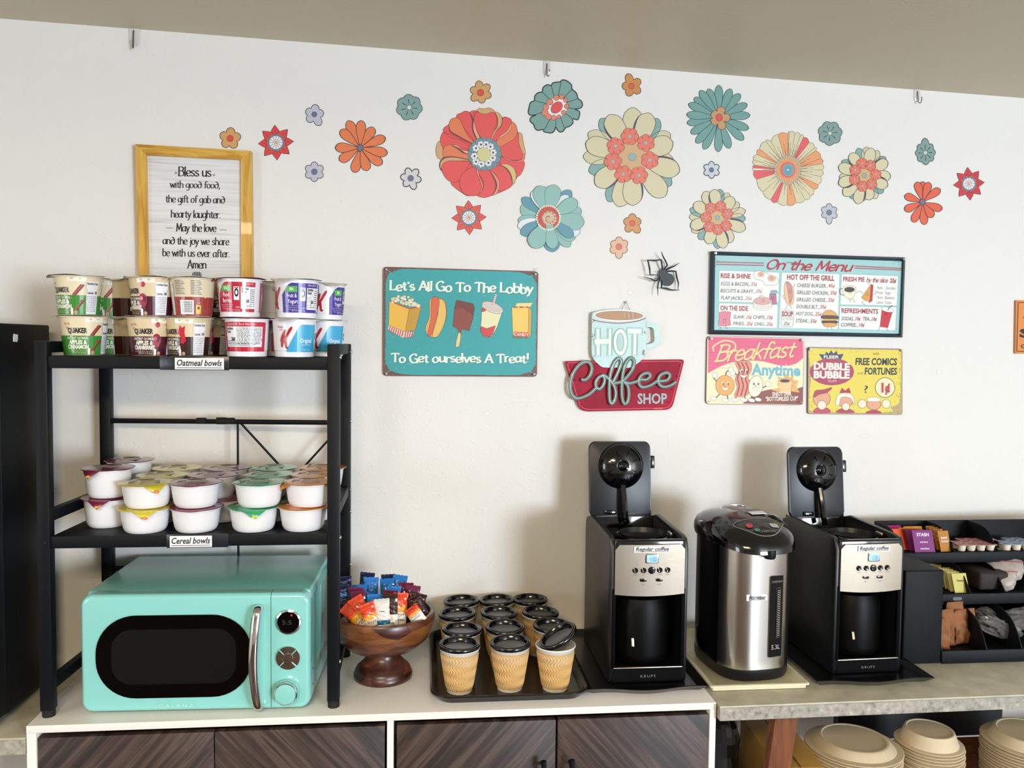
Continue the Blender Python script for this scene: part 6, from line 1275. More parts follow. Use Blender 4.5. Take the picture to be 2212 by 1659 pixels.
def packet(cols, label_txt, w=.036, h=.13, t=.012, kind='bar'):
    """pillow pack: crimped flat ends, bulging body, printed colour bands from top to bottom"""
    nu, nv = 8, 18
    def P(u, v, side):
        x = (u - .5) * w; z = (.5 - v) * h; e = min(v, 1 - v) * h; bul = min(1, max(0, (e - .010) / .02)) ** .6 * (1 - (2 * u - 1) ** 4)
        cr2 = .0007 * sin(z * 900) if e < .009 else .0006 * sin(40 * u + 60 * v)
        zig = .0008 * (1 if int(u * nu) % 2 else -1) if v in (0, 1) else 0
        return V((x * (1 - .04 * (e > .01)), side * (bul * t / 2 + .0002) + cr2, z + zig))
    a = Art(lambda u, v, hh: P(u, v, -1) + V((0, -hh, 0)), .00025)
    b_ = Art(lambda u, v, hh: P(u, v, 1))
    def band(v): return next(c for lim, c in cols if v <= lim)
    for aa in (a, b_):
        for j in range(nv):
            for i in range(nu): aa.k = -1; aa.poly([(i / nu, j / nv), ((i + 1) / nu, j / nv), ((i + 1) / nu, (j + 1) / nv), (i / nu, (j + 1) / nv)], band((j + .5) / nv), 0)
    for (t_, v, hgt, col, ww) in label_txt: a.text(t_, .5, v, hgt, col, 3, w=ww, bold=.03)
    if kind == 'disc': a.ell(.45, .5, .24, .066, '#E8D2C0', 2, out='#D98A5A', ow=.01)
    n = len(a.v); a.v += b_.v; a.f += [tuple(i + n for i in f) for f in b_.f]; a.c += b_.c
    return a
WH = '#E6E2DA'
BK = {'navy': packet([(.34, '#141E4A'), (.42, '#2F6FB8'), (1, '#1A2A5C')], [('protein', .2, .03, '#8FA0D0', .5)]),
      'blue': packet([(.36, '#1E73C4'), (.44, '#3B93D8'), (1, WH)], [('NUT BAR', .56, .03, '#2f5f90', .6)], kind='disc'),
      'maroon': packet([(.12, '#6B2044'), (.5, '#561535'), (1, '#48142c')], [('dark cocoa', .3, .025, '#A96A80', .6)]),
      'brown': packet([(.42, '#351917'), (.46, '#B98A4A'), (1, WH)], [('ALMOND', .66, .045, '#3c3a34', .7), ('NUT', .74, .045, '#3c3a34', .4)], kind='disc'),
      'cocoa': packet([(1, '#301714')], [('cacao', .4, .03, '#5a3830', .5)]),
      'orange': packet([(.3, '#DB4320'), (.34, '#E86A2A'), (.42, '#EFA92E'), (1, WH)], [('Simple', .52, .04, '#3c4a34', .6), ('ALMOND', .66, .035, '#3c3a34', .7)], kind='disc'),
      'white': packet([(.08, '#C9CDD2'), (.5, WH), (.6, '#2F6F9A'), (1, WH)], [('oat', .3, .03, '#6a7a8a', .4)])}
BP = {}
bars = [('navy', 742, 1247, .02, -4, 'navy'), ('navy', 793, 1239, .03, 4, 'navy'), ('navy', 838, 1243, .03, -3, 'navy'), ('navy', 740, 1266, -.03, 0, 'navy'),
 ('blue', 775, 1266, -.02, -2, 'bright blue'), ('blue', 802, 1250, .005, 3, 'bright blue'), ('blue', 834, 1253, .005, -4, 'bright blue'), ('blue', 864, 1245, .01, 6, 'bright blue'), ('blue', 852, 1270, -.025, 2, 'bright blue'),
 ('maroon', 768, 1271, -.045, 2, 'maroon'), ('maroon', 772, 1280, -.065, -3, 'maroon'), ('maroon', 843, 1279, -.055, 3, 'maroon'), ('maroon', 876, 1262, -.02, -2, 'maroon'), ('maroon', 892, 1267, -.035, 6, 'maroon'),
 ('blue', 808, 1290, -.085, 0, 'blue and white'), ('cocoa', 748, 1297, -.06, -38, 'dark brown'), ('cocoa', 907, 1284, -.04, 14, 'dark brown'), ('brown', 840, 1289, -.10, -3, 'brown topped white'),
 ('cocoa', 893, 1290, -.07, -24, 'dark brown'), ('orange', 740, 1316, -.085, -48, 'orange'), ('orange', 763, 1297, -.085, -30, 'orange'), ('orange', 790, 1309, -.105, -17, 'orange'), ('orange', 866, 1287, -.085, 5, 'orange'), ('orange', 885, 1318, -.10, -38, 'orange'), ('white', 823, 1300, -.105, -4, 'white')]
wd = ('leftmost', 'second', 'third', 'fourth', 'fifth', 'sixth', 'seventh')
cnt = {}; SEEN = {}
for k, px, py, yo, tilt, cn in bars:
    if k not in BP: s = BK[k].build('snack_bar', PRINT_FOIL); BP[k] = s
    else: s = BP[k].copy(); COL.objects.link(s)
    top = onY(px, py, bc.y + yo + .02)
    tl = R(tilt); hh = .13
    yo2 = yo + (.012 if yo < -.08 else 0)
    def inside(L):
        x, y, z = top.x - L * sin(tl) - bc.x, yo2 + .02 + L * .12, top.z - L * cos(tl) - CT
        if z > RZ: return True
        pr = [(0, .088), (.05, .094), (.08, .11), (.095, .13), (.1, RZ)]; zz = next((b1[1] for b1 in pr if math.hypot(x, y) + .016 <= b1[0]), 9); return z > zz
    L = next((l for l in (.115, .105, .095, .085, .075, .065, .055, .048) if inside(l)), .042)
    c = V((top.x - L / 2 * sin(tl), bc.y + yo2 + .02 + L * .06, top.z - L / 2 * cos(tl)))
    s.location = c; s.scale = (1, 1, L / .13); s.rotation_euler = (R(-7), tl, R(random.uniform(-12, 12)))
    cnt[cn] = cnt.get(cn, 0) + 1
    side = 'at the left' if px < 778 else 'in the middle' if px < 850 else 'at the right'
    row = 'back' if py < 1262 else 'middle' if py < 1292 else 'front'
    key = (cn, side, row); SEEN[key] = SEEN.get(key, 0) + 1; nth = ('', ', its neighbour', ', third one')[min(SEEN[key] - 1, 2)]
    tag(s, '%s wrapped snack bar %s of the wooden bowl, %s row%s' % (cn, side, row, nth), 'snack bar', 'wrapped bars in the wooden bowl')

# ================================================================== PAPER CUPS ON A BLACK TRAY
M['tray'] = mat('black_tray_plastic', '#0C0D10', .28, coat=.3, bump=.15, bscale=500, bdist=.0003)
M['kraft'] = mat('kraft_ripple_sleeve', '#CDA66B', .75, bump=.1, bscale=200, bdist=.0005)
M['cup_paper'] = mat('white_cup_paper', '#E4E0D8', .5)
M['lid_black'] = mat('black_lid_plastic', '#08090D', .18, coat=.3)
t0, t1 = onZ(929, 1490, CT), onZ(1262, 1480, CT)
tx, tw = (t0.x + t1.x) / 2, t1.x - t0.x; ty0, ty1 = -.283, .158; td = ty1 - ty0
o = thing('serving_tray', 'black rectangular tray with rounded corners holding twelve paper cups', 'tray', (tx, (ty0 + ty1) / 2, CT))
B_ = B(); rings(B_, lambda d: rrect(tw - 2 * d, td - 2 * d, .045 - d * .6, 8), [(.022, 0), (.016, .001), (.004, .017), (0, .018), (0, .0205), (.004, .0215), (.009, .019), (.018, .005), (.022, .004)]); B_.build('tray_body', M['tray'], o, ang=30)
h = .1025
def make_cup():
    c = thing('paper_cup', 'x', 'paper cup', (0, 0, -5), 'lidded paper cups on the black tray')
    B().lathe([(0, .003), (.026, .003), (.0265, 0), (.0285, 0), (.0292, .012), (.0445, h - .004), (.0462, h - .003), (.047, h - .0012), (.0462, h + .0006), (.0445, h + .0004), (.0438, h - .002), (.034, .045), (0, .044)], 40).build('cup_wall', M['cup_paper'], c, ang=50)
    nu, nv = 252, 84
    def f(u, v):
        t = 2 * pi * u; z = .008 + v * (h - .018); r = .0285 + (.0447 - .0285) * (z / h) + .0009
        ph = t * 36 + 3.4 * sin(v * 3.2 * 2 * pi); e = min(1, v * 12, (1 - v) * 12)
        return ((r + .0013 * sin(ph) * e) * cos(t), (r + .0013 * sin(ph) * e) * sin(t), z)
    B().grid(f, nu, nv, True).build('ripple_sleeve', M['kraft'], c, ang=180)
    l = B().lathe([(.0445, -.004), (.0470, -.003), (.0478, 0), (.0478, .003), (.0466, .0048), (.0448, .0052), (.0432, .004), (.0415, .0058), (.0395, .006), (.0375, .004), (.0352, -.004), (.034, -.0048), (0, -.004)], 44)
    for k in range(1): l.faces([(x, y, -.0036 + (.0018 if i < 99 else 0)) for i, (x, y) in enumerate(rrect(.026, .011, .0052, 4, .004, -.018))], [tuple(range(20))] if False else [tuple(range(len(rrect(.026, .011, .0052, 4))))])
    lo = l.build('lid', M['lid_black'], c, ang=40); lo.location = (0, 0, h + .0008)
    b = B(); b.prism(rrect(.024, .010, .0048, 4, .004, -.020), -.004, -.0012, None, .001); tb = b.build('sip_tab', M['lid_black'], lo)
    return c
cup0 = make_cup()
CP = [(993, 1393, 'front left corner cup'), (1102, 1389, 'middle cup of the front row'), (1200, 1389, 'front right cup with its lid tilted open'), (998, 1360, 'left cup of the second row'), (1091, 1355, 'middle cup of the second row'), (1193, 1352, 'right cup of the second row'),
      (987, 1326, 'left cup of the third row'), (1079, 1324, 'middle cup of the third row'), (1167, 1323, 'right cup of the third row'), (996, 1295, 'left cup of the back row by the wall'), (1072, 1293, 'middle cup of the back row by the wall'), (1144, 1292, 'right cup of the back row by the wall')]
for i, (px, py, lb) in enumerate(CP):
    c = cup0 if i == 0 else dup(cup0); p = onZ(px, py, CT + .0055 + h + .002)
    c.location = (p.x, min(p.y, .113), CT + .0046); c.rotation_euler = (0, 0, random.uniform(-.5, .5)); c['label'] = 'rippled kraft paper cup with black lid, ' + lb
    l = [k for k in COL.objects if k.parent == c and k.name.startswith('lid')][0]
    if i == 2: l.location = (.006, .004, h + .017); l.rotation_euler = (0, R(-30), R(8)); c.rotation_euler = (0, 0, 0)
    else: l.rotation_euler = (R(random.uniform(-1, 2.5)), R(random.uniform(-2, 2)), 0); l.location = (random.uniform(-.0006, .0006), 0, h + .0022)

# ================================================================== COFFEE MAKERS
M['gloss_black'] = mat('glossy_black_plastic', '#050608', .12, coat=.5)
M['satin_black'] = mat('satin_black_plastic', '#0B0D11', .38)
M['brushed'] = mat('brushed_steel', '#BAAE9D', .33, 1, bump=.15, bscale=60, stretch=(1, 1, 40), bdist=.0004, aniso=.4)
M['lcd'] = mat('lcd_backlit', '#8FB9DE', .3, emit=.55)
M['carafe'] = mat('dark_carafe', '#030303', .45, spec=.15)
M['void'] = mat('unlit_black_plastic', '#030304', .7, spec=.08)
def wavy_tray(cx_, y0, y1, w, label, name='black_tray'):
    o = thing('drip_tray', label, 'tray', (cx_, (y0 + y1) / 2, CT)); d = y1 - y0
    def out(i):
        n = 24; p = []
        for k in range(n + 1): u = k / n; p.append((-w / 2 + w * u, -d / 2 - .010 * sin(pi * u) ** 2 + .004 * sin(3 * pi * u)))
        for k in range(1, 6): p.append((w / 2, -d / 2 + d * k / 5))
        for k in range(1, n + 1): p.append((w / 2 - w * k / n, d / 2))
        for k in range(1, 5): p.append((-w / 2, d / 2 - d * k / 5))
        c = [(x * (1 - 2 * i / w), y * (1 - 2 * i / d)) for x, y in p]; return c
    b = B(); rings(b, out, [(.022, 0), (.018, .001), (.002, .015), (0, .0165), (.002, .0175), (.018, .0045), (.022, .004)]); b.build('tray_body', M['tray'], o, ang=30); return o
def coffee_maker(label):
    """front centre of the base at the origin; W wide, D deep, H high"""
    W, D, H = .188, .300, .345; o = thing('coffee_maker', label, 'coffee maker', (0, 0, 0), 'black drip coffee makers with open lids')
    G, S_ = M['gloss_black'], M['satin_black']; x = W / 2
    def side(sx):
        prof = [(0.004, 0), (0, .01), (0, H - .03), (.012, H - .004), (.03, H), (D - .06, H + .004), (D - .01, H - .01), (D, H - .03), (D, 0)]
        m4 = Matrix(((0, 0, 1, 0), (1, 0, 0, 0), (0, 1, 0, 0), (0, 0, 0, 1)))
        return B().prism([(y, z) for y, z in prof], min(sx * x, sx * (x - .014)), max(sx * x, sx * (x - .014)), m4, .004, 2)
    side(-1).build('side_shell', S_, o); side(1).build('side_shell', S_, o)
    B().box((0, D - .022, H / 2), (W - .026, .042, H - .004), .002).build('water_tank', G, o)
    b = B().box((0, .115, .232 + .035), (W - .026, .19, .07), .002); b.box((0, .007, H - .028), (W - .02, .016, .045), .005, 3); b.build('brew_head', G, o)
    b = B().box((0, .1, .014), (W - .02, .2, .028), .004); b.build('base', S_, o)
    B().faces([(-x + .012, -.006, .006), (x - .012, -.006, .006), (x - .012, .004, .036), (-x + .012, .004, .036)], [(0, 1, 2, 3)]).build('base_front', M['void'], o)
    B().box((0, -.001, .0375), (W - .022, .009, .0035), .0015).build('trim_strip', M['brushed'], o, label='thin steel strip above the base')
    # carafe behind the dark front opening, and glossy door frame
    B().lathe([(0, .036), (.066, .036), (.072, .045), (.074, .06), (.074, .165), (.066, .19), (.05, .2), (0, .202)], 32, Matrix.Translation((0, .085, 0))).build('carafe', M['carafe'], o)
    B().tube([(-.03, .035, .10), (-.034, .012, .10), (-.034, .008, .085)], .004, 8).build('dispense_lever', M['brushed'], o)
    for sx in (-1, 1): B().box((sx * (x - .011), .004, .13), (.010, .012, .19), .003).build('opening_frame', M['void'], o)
    B().box((0, .16, .13), (W - .03, .002, .19)).build('inner_panel', M['void'], o)
    # steel control panel, slightly bowed
    pw, z0, z1_ = .166, .213, .330; n = 16
    ol = rrect(pw, z1_ - z0, .010, 4, 0, (z0 + z1_) / 2); bow = lambda X: -.006 - .004 * (1 - (2 * X / pw) ** 2)
    cols = [-pw / 2 + pw * k / n for k in range(n + 1)]
    def edge(X, up):
        e = max(0, abs(X) - (pw / 2 - .012)); return (z1_ - .012 + math.sqrt(max(0, .012 ** 2 - e * e))) if up else (z0 - .004 * (1 - (2 * X / pw) ** 2))
    vs = [(X, bow(X), edge(X, 0)) for X in cols] + [(X, bow(X), edge(X, 1)) for X in cols] + [(X, bow(X) + .006, edge(X, 0)) for X in cols] + [(X, bow(X) + .006, edge(X, 1)) for X in cols]; q = n + 1
    fs = [(i, i + 1, q + i + 1, q + i) for i in range(n)] + [(q + i, q + i + 1, 3 * q + i + 1, 3 * q + i) for i in range(n)] + [(i, i + 1, 2 * q + i + 1, 2 * q + i) for i in range(n)] + [(0, q, 3 * q, 2 * q), (n, q + n, 3 * q + n, 2 * q + n)]
    cpn = B().faces(vs, fs).build('control_panel', M['brushed'], o, ang=40)
    mm = lambda u, v, hh: V((u, bow(u) - .0006 - hh, v))
    def disc_(X, Z, r, m, nm, d=.003): return B().lathe([(r * 1.15, 0), (r * 1.15, .0012), (r, .0016), (r, d), (r * .8, d + .0006), (0, d)], 20, Matrix.Translation((X, bow(X), Z)) @ Euler((R(90), 0, 0)).to_matrix().to_4x4()).build(nm, m, cpn)
    for X, r in ((-.036, .0058), (-.0165, .0058), (.003, .0075), (.022, .0058), (.041, .0058)): disc_(X, .2705, r, G, 'button')
    for X in (-.017, .021): B().prism(rrect(.016, .007, .0034, 4), 0, .0025, Matrix.Translation((X, bow(X), .2475)) @ Euler((R(90), 0, 0)).to_matrix().to_4x4(), .0005).build('button', G, cpn)
    B().prism(rrect(.031, .022, .003, 3), 0, .002, Matrix.Translation((.003, bow(0), .298)) @ Euler((R(90), 0, 0)).to_matrix().to_4x4(), .0008).build('display_frame', M['chrome'], cpn)
    B().prism(rrect(.026, .0175, .002, 3), .002, .0024, Matrix.Translation((.003, bow(0), .298)) @ Euler((R(90), 0, 0)).to_matrix().to_4x4()).build('display', M['lcd'], cpn)
    lb = B().box((.003, bow(0) - .0006, .3195), (.086, .0008, .0145)).build('paper_label', M['tape'], cpn, label='white paper label reading regular coffee')
    a = Art(lambda u, v, hh: V((.003 + u, bow(0) - .0012 - hh, .3195 - v)), .0002); a.text('Regular coffee', 0, .003, .0085, '#15151a', 1, w=.079, bold=.02, shear=.25); a.line([(-.039, .0048), (.039, .0048)], .0009, '#15151a', 1)
    a.text('1:22', 0.002, .0265, .009, '#3F6F9A', 26, w=.015)
    for X, t_ in ((-.039, 'AUTO ON'), (-.0195, 'H'), (.019, 'MIN'), (.038, 'CLEAN')): a.text(t_, X, .0605, .0022, '#55504a', 1, w=.010 if len(t_) > 2 else .003)
    for X, t_ in ((-.020, 'BOLD'), (.018, '1-4')): a.text(t_, X, .0835, .0022, '#55504a', 1, w=.007)
    a.build('lettering', PRINT, lb)
    a = Art(lambda u, v, hh: V((u, -.0048 + v * -.33 * 0 - .0012 - hh, .018 - v)), .0004); a.text('KRUPS', 0, .003, .0062, '#77777a', 1, w=.036, space=1.3); a.build('lettering', PRINT, o)
    # open top with filter well, hinge and raised lid
    B().box((0, .16, H - .036), (W - .03, .25, .004)).build('top_deck', G, o)
    B().tube([(0.01 + .062 * cos(t), .105 + .068 * sin(t), H - .018) for t in (2 * pi * k / 28 for k in range(28))], .0035, 8, True).build('filter_ring', G, o)
    B().lathe([(.060, 0), (.056, -.012), (.04, -.02), (0, -.02)], 28, Matrix.Translation((.01, .105, H - .012))).build('filter_basket', S_, o)
    B().box((.070, .075, H - .010), (.006, .028, .010), .002).build('latch', M['brushed'], o)
    hy = D - .045; zl0, lh, lw = H - .004, .198, .165
    L4 = Matrix.Translation((-.012, hy, zl0)) @ Euler((R(-7), 0, 0)).to_matrix().to_4x4()
    F4 = L4 @ Euler((R(90), 0, 0)).to_matrix().to_4x4()
    ld = B().prism(rrect(lw, lh, .018, 5, 0, lh / 2), 0, .010, F4, .003, 3); ld.prism(rrect(lw - .01, lh - .01, .014, 5, 0, lh / 2), -.008, 0, F4, .002); ldo = ld.build('lid', S_, o)
    B().lathe([(.060, .0102), (.060, .014), (.058, .018), (.049, .026), (.032, .032), (.017, .034), (.0165, .031), (.013, .030), (.010, .034), (.004, .036), (.003, .031), (0, .031)], 48, F4 @ Matrix.Translation((.002, lh - .065, 0))).build('spray_dome', G, ldo, ang=35)
    b = B()
    for k in range(8):
        t = R(22 + 45 * k); b.box((.002 + .034 * cos(t), lh - .065 + .034 * sin(t), .0312), (.014, .0018, .003), 0, rot=(0, 0, t), Mx=F4)
    b.tube([F4 @ V((.002 + .05 * cos(R(t)), lh - .065 + .05 * sin(R(t)), .024)) for t in range(15, 66, 10)], .003, 6)
    b.build('dome_slots', M['void'], ldo)
    b = B(); b.tube([F4 @ V(p) for p in cr([(.004, lh - .115, .02), (.006, .035, .028), (.008, 0, .03), (.012, -.016, .028)], 5)], [.0085] * 16, 8); b.build('hinge_arm', G, ldo)
    B().box((-.028, .012, .012), (.03, .012, .006), .002, Mx=F4).build('hinge_pin', G, ldo)
    B().box((lw / 2 + .005, lh - .055, .004), (.014, .034, .010), .003, Mx=F4).build('lid_latch', G, ldo)
    B().box((0, hy + .004, H + .004), (lw - .02, .016, .012), .003).build('hinge', S_, o)
    return o
wavy_tray((onZ(1262, 1500, CT).x + onZ(1528, 1490, CT).x) / 2, -.258, .14, .286, 'black wavy-edged tray under the first coffee maker')
cm1 = coffee_maker('black and steel coffee maker beside the paper cups, lid open'); f0 = onY(1398, 1470, -.2)
cm1.location = (f0.x, -.2, CT + .0046)
wt_ = wavy_tray((onZ(1770, 1490, CT).x + onZ(2003, 1475, CT).x) / 2 + .003, -.254, .15, .296, 'black wavy-edged tray under the coffee maker near the condiment organizer')
cm2 = dup(cm1, 'black and steel coffee maker right of the hot water dispenser, lid open'); f1 = onY(1876, 1470, -.195)
cm2.location = (f1.x, -.185, CT + .0046); cm2.scale = (.95, .97, .97); cm2.rotation_euler = (0, 0, R(2))

# ================================================================== HOT WATER DISPENSER ON A CREAM TRAY
M['cream'] = mat('cream_tray_plastic', '#DAD6B8', .35)
c0, c1 = onZ(1552, 1500, CT), onZ(1757, 1495, CT); cw = .30; ty0, ty1 = -.255, .13
o = thing('serving_tray', 'cream coloured rectangular tray under the hot water dispenser', 'tray', (c1.x - cw / 2 + .003, (ty0 + ty1) / 2, CT)); td = ty1 - ty0; cwx = (c1.x - c0.x) + .014
o.location.x = c1.x - cwx / 2
b = B(); rings(b, lambda d: rrect(cwx - 2 * d, td - 2 * d, max(.001, .006 - d * .2), 3), [(.008, 0), (.006, .001), (.005, .009), (0, .010), (0, .0135), (.002, .0145), (.007, .014), (.016, .005), (.018, .004)]); b.build('tray_body', M['cream'], o, ang=30)
M['steel_pot'] = mat('polished_steel_shell', '#D2CDC4', .22, 1, bump=.04, bscale=3, stretch=(5, 5, .5), bdist=.006)
pz = CT + .0046; pc = onY(1597, 1400, -.1); o = thing('hot_water_dispenser', 'steel and black hot water dispenser between the two coffee makers', 'water dispenser', (pc.x, -.1, pz), rz=R(7))
Hp = onY(1590, 1180, -.2).z - pz
def se(t, ex): return math.copysign(abs(cos(t)) ** (2 / ex), cos(t)), math.copysign(abs(sin(t)) ** (2 / ex), sin(t))
rx, ry, ex = .094, .118, 3.1; N_ = 72
def shell(t0_, t1_, prof, n, nm, m, ang=40):
    def f(u, v):
        t = R(t0_ + (t1_ - t0_) * u); k = v * (len(prof) - 1); i = min(int(k), len(prof) - 2); fr_ = k - i; s_ = prof[i][0] + (prof[i + 1][0] - prof[i][0]) * fr_; z = prof[i][1] + (prof[i + 1][1] - prof[i][1]) * fr_; c_, q_ = se(t, ex); return (rx * s_ * c_, ry * s_ * q_, z)
    return B().grid(f, n, len(prof) - 1, t1_ - t0_ >= 360).build(nm, m, o, ang=ang)
zb0, zb1 = .030, Hp
shell(0, 360, [(.0, 0), (.93, 0), (.97, .004), (1.0, .012), (1.005, zb0), (.98, zb0 + .001)], N_, 'base', M['satin_black'])
shell(-160, -12, [(1.004, zb0), (1.004, zb1)], 40, 'steel_front', M['steel_pot'], 80)
shell(-12, 200, [(.998, zb0), (.998, zb1)], 60, 'rear_shell', M['gloss_black'], 80)
lid_p = [(1.0, Hp - .004), (1.09, Hp), (1.12, Hp + .012), (1.11, Hp + .026), (1.04, Hp + .040), (.9, Hp + .052), (.7, Hp + .060), (.4, Hp + .066), (.0, Hp + .068)]
slp = lambda x, y: max(0, (-y - .02)) * -.2
def lf(u, v):
    t = 2 * pi * u; k = v * (len(lid_p) - 1); i = min(int(k), len(lid_p) - 2); s_, z = lid_p[i]; s2, z2_ = lid_p[i + 1]; fr_ = k - i; s_ += (s2 - s_) * fr_; z += (z2_ - z) * fr_; c_, q_ = se(t, 2.6)
    x, y = rx * s_ * c_, ry * s_ * q_ * (1.07 if q_ < 0 else 1); return (x, y, z + (slp(x, y) if k > 1.5 else 0))
B().grid(lf, N_, len(lid_p) - 1, True).build('lid', M['gloss_black'], o, ang=50)
def ltop(x, y):
    c_ = abs(x / rx) ** 2.6 + abs(y / (ry * (1.07 if y < 0 else 1))) ** 2.6; s_ = c_ ** (1 / 2.6)
    for (a0, z0_), (a1, z1_) in zip(lid_p[2:], lid_p[3:]):
        if a1 <= s_ <= a0: return z0_ + (z1_ - z0_) * (a0 - s_) / (a0 - a1 + 1e-9) + slp(x, y)
    return Hp + .03 + slp(x, y)
a = Art(lambda u, v, hh: V((u, v, ltop(u, v) + .0006 + hh)), .0003)
q = cr([(-.062, -.070), (-.05, -.095), (-.025, -.116), (.0, -.121), (.025, -.116), (.05, -.095), (.062, -.070), (0, -.060)], 5, True); a.fan((0, -.09), q, '#1B1718', 1); a.line(q + [q[0]], .0018, '#8a8580', 2)
a.ell(-.030, -.088, .0085, .007, '#B3303A', 3, out='#6d2026', ow=.001); a.ell(-.018, -.104, .007, .005, '#3F7A58', 3, out='#244a34', ow=.001); a.fan((.034, -.09), rrect(.022, .014, .004, 3, .034, -.09), '#A7A5A2', 3)
a.fn = lambda u, v, hh: V((u, -v, ltop(u, -v) + .0006 + hh)); a.text('CHEFMAN', .006, .1125, .0065, '#8C8984', 3, w=.042); a.build('control_print', PRINT_GLOSS, o)
B().tube([(.0 + .042 * cos(t), .03 + .026 * sin(t), Hp + .0675 - .006 * abs(cos(t)) ** 2) for t in (2 * pi * k / 32 for k in range(32))], .003, 8, True).build('handle_ring', M['chrome'], o)
B().lathe([(.038, 0), (.03, .003), (0, .004)], 28, Matrix.Translation((0, .03, Hp + .0645)), sy=.6).build('handle_recess', M['gloss_black'], o)
B().box((.02, -.035, ltop(.02, -.035) + .002), (.04, .02, .0012), rot=(R(6), 0, 0)).build('paper_scrap', M['tape'], o, label='blank white paper strip on the lid')
B().tube([(-rx * 1.05, .03, Hp + .03), (-rx * 1.12, .0, Hp + .035), (-rx * 1.13, -.03, Hp + .02), (-rx * 1.05, -.045, Hp + .005)], .008, 8).build('carry_handle', M['gloss_black'], o)
B().lathe([(.012, 0), (.014, .004), (.014, .02), (0, .02)], 20, Matrix.Translation((.0, -ry * 1.10 - .002, Hp - .022))).build('spout', M['satin_black'], o)
def pm(u, v, hh):          # front of the steel shell: u metres across, v metres above the base
    c_ = min(.999, abs(u / rx)); return V((u, -ry * 1.004 * (1 - c_ ** ex) ** (1 / ex) - hh, v))
def strip(x0, x1, z0, z1_, r, m, nm, d, par=o, label=None):
    ol = rrect(x1 - x0, z1_ - z0, r, 4, (x0 + x1) / 2, (z0 + z1_) / 2); n = len(ol); vs = [tuple(pm(x, z, d)) for x, z in ol] + [tuple(pm(x, z, -.002)) for x, z in ol]
    return B().faces(vs, [tuple(range(n))] + [(i, n + i, n + (i + 1) % n, (i + 1) % n) for i in range(n)]).build(nm, m, par, label=label)
gx = .028
gs = strip(gx - .019, gx + .019, .058, .255, .003, M['chrome'], 'gauge_frame', .0022); g2 = strip(gx - .0175, gx + .0175, .0595, .2535, .002, M['gloss_black'], 'gauge_panel', .0030, gs)
strip(gx - .0005, gx + .0105, .105, .225, .003, M['chrome'], 'gauge_rim', .0038, gs); strip(gx + .0005, gx + .0095, .1065, .2235, .002, M['carafe'], 'gauge_tube', .0042, gs)
a = Art(lambda u, v, hh: pm(u, v, .0046 + hh), .0002)
for k in range(26): z = .110 + k * .0043; a.line([(gx + .001, z), (gx + .0085, z + .0016)], .0012, '#B9B2A8', 1)
a2 = Art(lambda u, v, hh: pm(u, -v, .0034 + hh), .0002); a2.text('CHEFMAN', gx, -.2375, .0048, '#8C8984', 1, w=.029); a2.text('5.3L', gx, -.078, .0105, '#B9B4AC', 1, w=.023); a.build('gauge_ticks', PRINT, gs); a2.build('lettering', PRINT, gs)
lp = strip(-.047, .003, .196, .211, .001, M['tape'], 'paper_label', .0012, o, 'white paper label reading hot water')
a = Art(lambda u, v, hh: pm(-.022 + u, .2035 - v, .0030 + hh), .0002); a.text('Hot water', 0, .003, .0078, '#15151a', 1, w=.042, bold=.02, shear=.25); a.line([(-.021, .0048), (.021, .0048)], .0008, '#15151a', 1); a.build('lettering', PRINT, lp)

# ================================================================== CONDIMENT ORGANIZER
M['org'] = mat('matte_black_organizer', '#090E12', .55, spec=.2, bump=.2, bscale=700, bdist=.0002)
o = thing('condiment_organizer', 'black three-tier condiment organizer cut off by the right edge', 'organizer', (1.303, -.13, CT)); oo = V(o.location)
XR = .62; tiers = [(.020, 0, .033), (.139, .10, .147), (.228, .19, .235)]     # floor height, front y, lip top (local)
for k, (zf, yf, zl) in enumerate(tiers):
    B().box((XR / 2, (yf + .33) / 2, zf - .002), (XR, .33 - yf, .005)).build('tier_floor', M['org'], o)
    B().box((XR / 2, yf, zl - .0145 - (.002 if not k else 0)), (XR, .006, .029 if k else .033), .002).build('tier_lip', M['org'], o)
B().box((XR / 2, .332, .148), (XR, .005, .292), .002).build('back_panel', M['org'], o)
dv = lambda X, pr, nm='divider': B().prism(pr, -.0015, .0015, Matrix(((0, 0, 1, X), (1, 0, 0, 0), (0, 1, 0, 0), (0, 0, 0, 1))), .0004).build(nm, M['org'], o)
p3 = [(.19, .211)] + cr([(.19, .236), (.21, .25), (.235, .28), (.27, .293), (.33, .294)], 4) + [(.33, .211)]
p2 = [(.10, .123)] + cr([(.10, .148), (.12, .17), (.15, .2), (.19, .208)], 4) + [(.33, .208), (.33, .123)]
p1 = [(0, .005)] + cr([(0, .034), (.02, .07), (.05, .1), (.10, .118)], 4) + [(.33, .118), (.33, .005)]
XT = [onY(p, 1190, .06).x - oo.x for p in (2064, 2158)]; XM = [onY(p, 1280, -.03).x - oo.x for p in (2098, 2172)]; XB = [onY(p, 1400, -.13).x - oo.x for p in (2132, 2208)]
for X in [.002] + XT + [.53, XR]: dv(X, p3, 'side_panel' if X in (.002, XR) else 'divider')
for X in [.002] + XM + [.45, XR]: dv(X, p2, 'side_panel' if X in (.002, XR) else 'divider')
for X in [.002] + XB + [.4, XR]: dv(X, p1, 'side_panel' if X in (.002, XR) else 'divider')
B().box((-.052, .16, .1205), (.104, .32, .239), .004, 3).build('side_compartment', M['org'], o)
B().prism(rrect(.026, .009, .004, 4), 0, .0008, Matrix.Translation((onY(2066, 1292, -.03).x - oo.x, .0965, .135)) @ Euler((R(90), 0, 0)).to_matrix().to_4x4()).build('badge', mat('grey_badge', '#5A6064', .4), o, label='small grey oval badge')
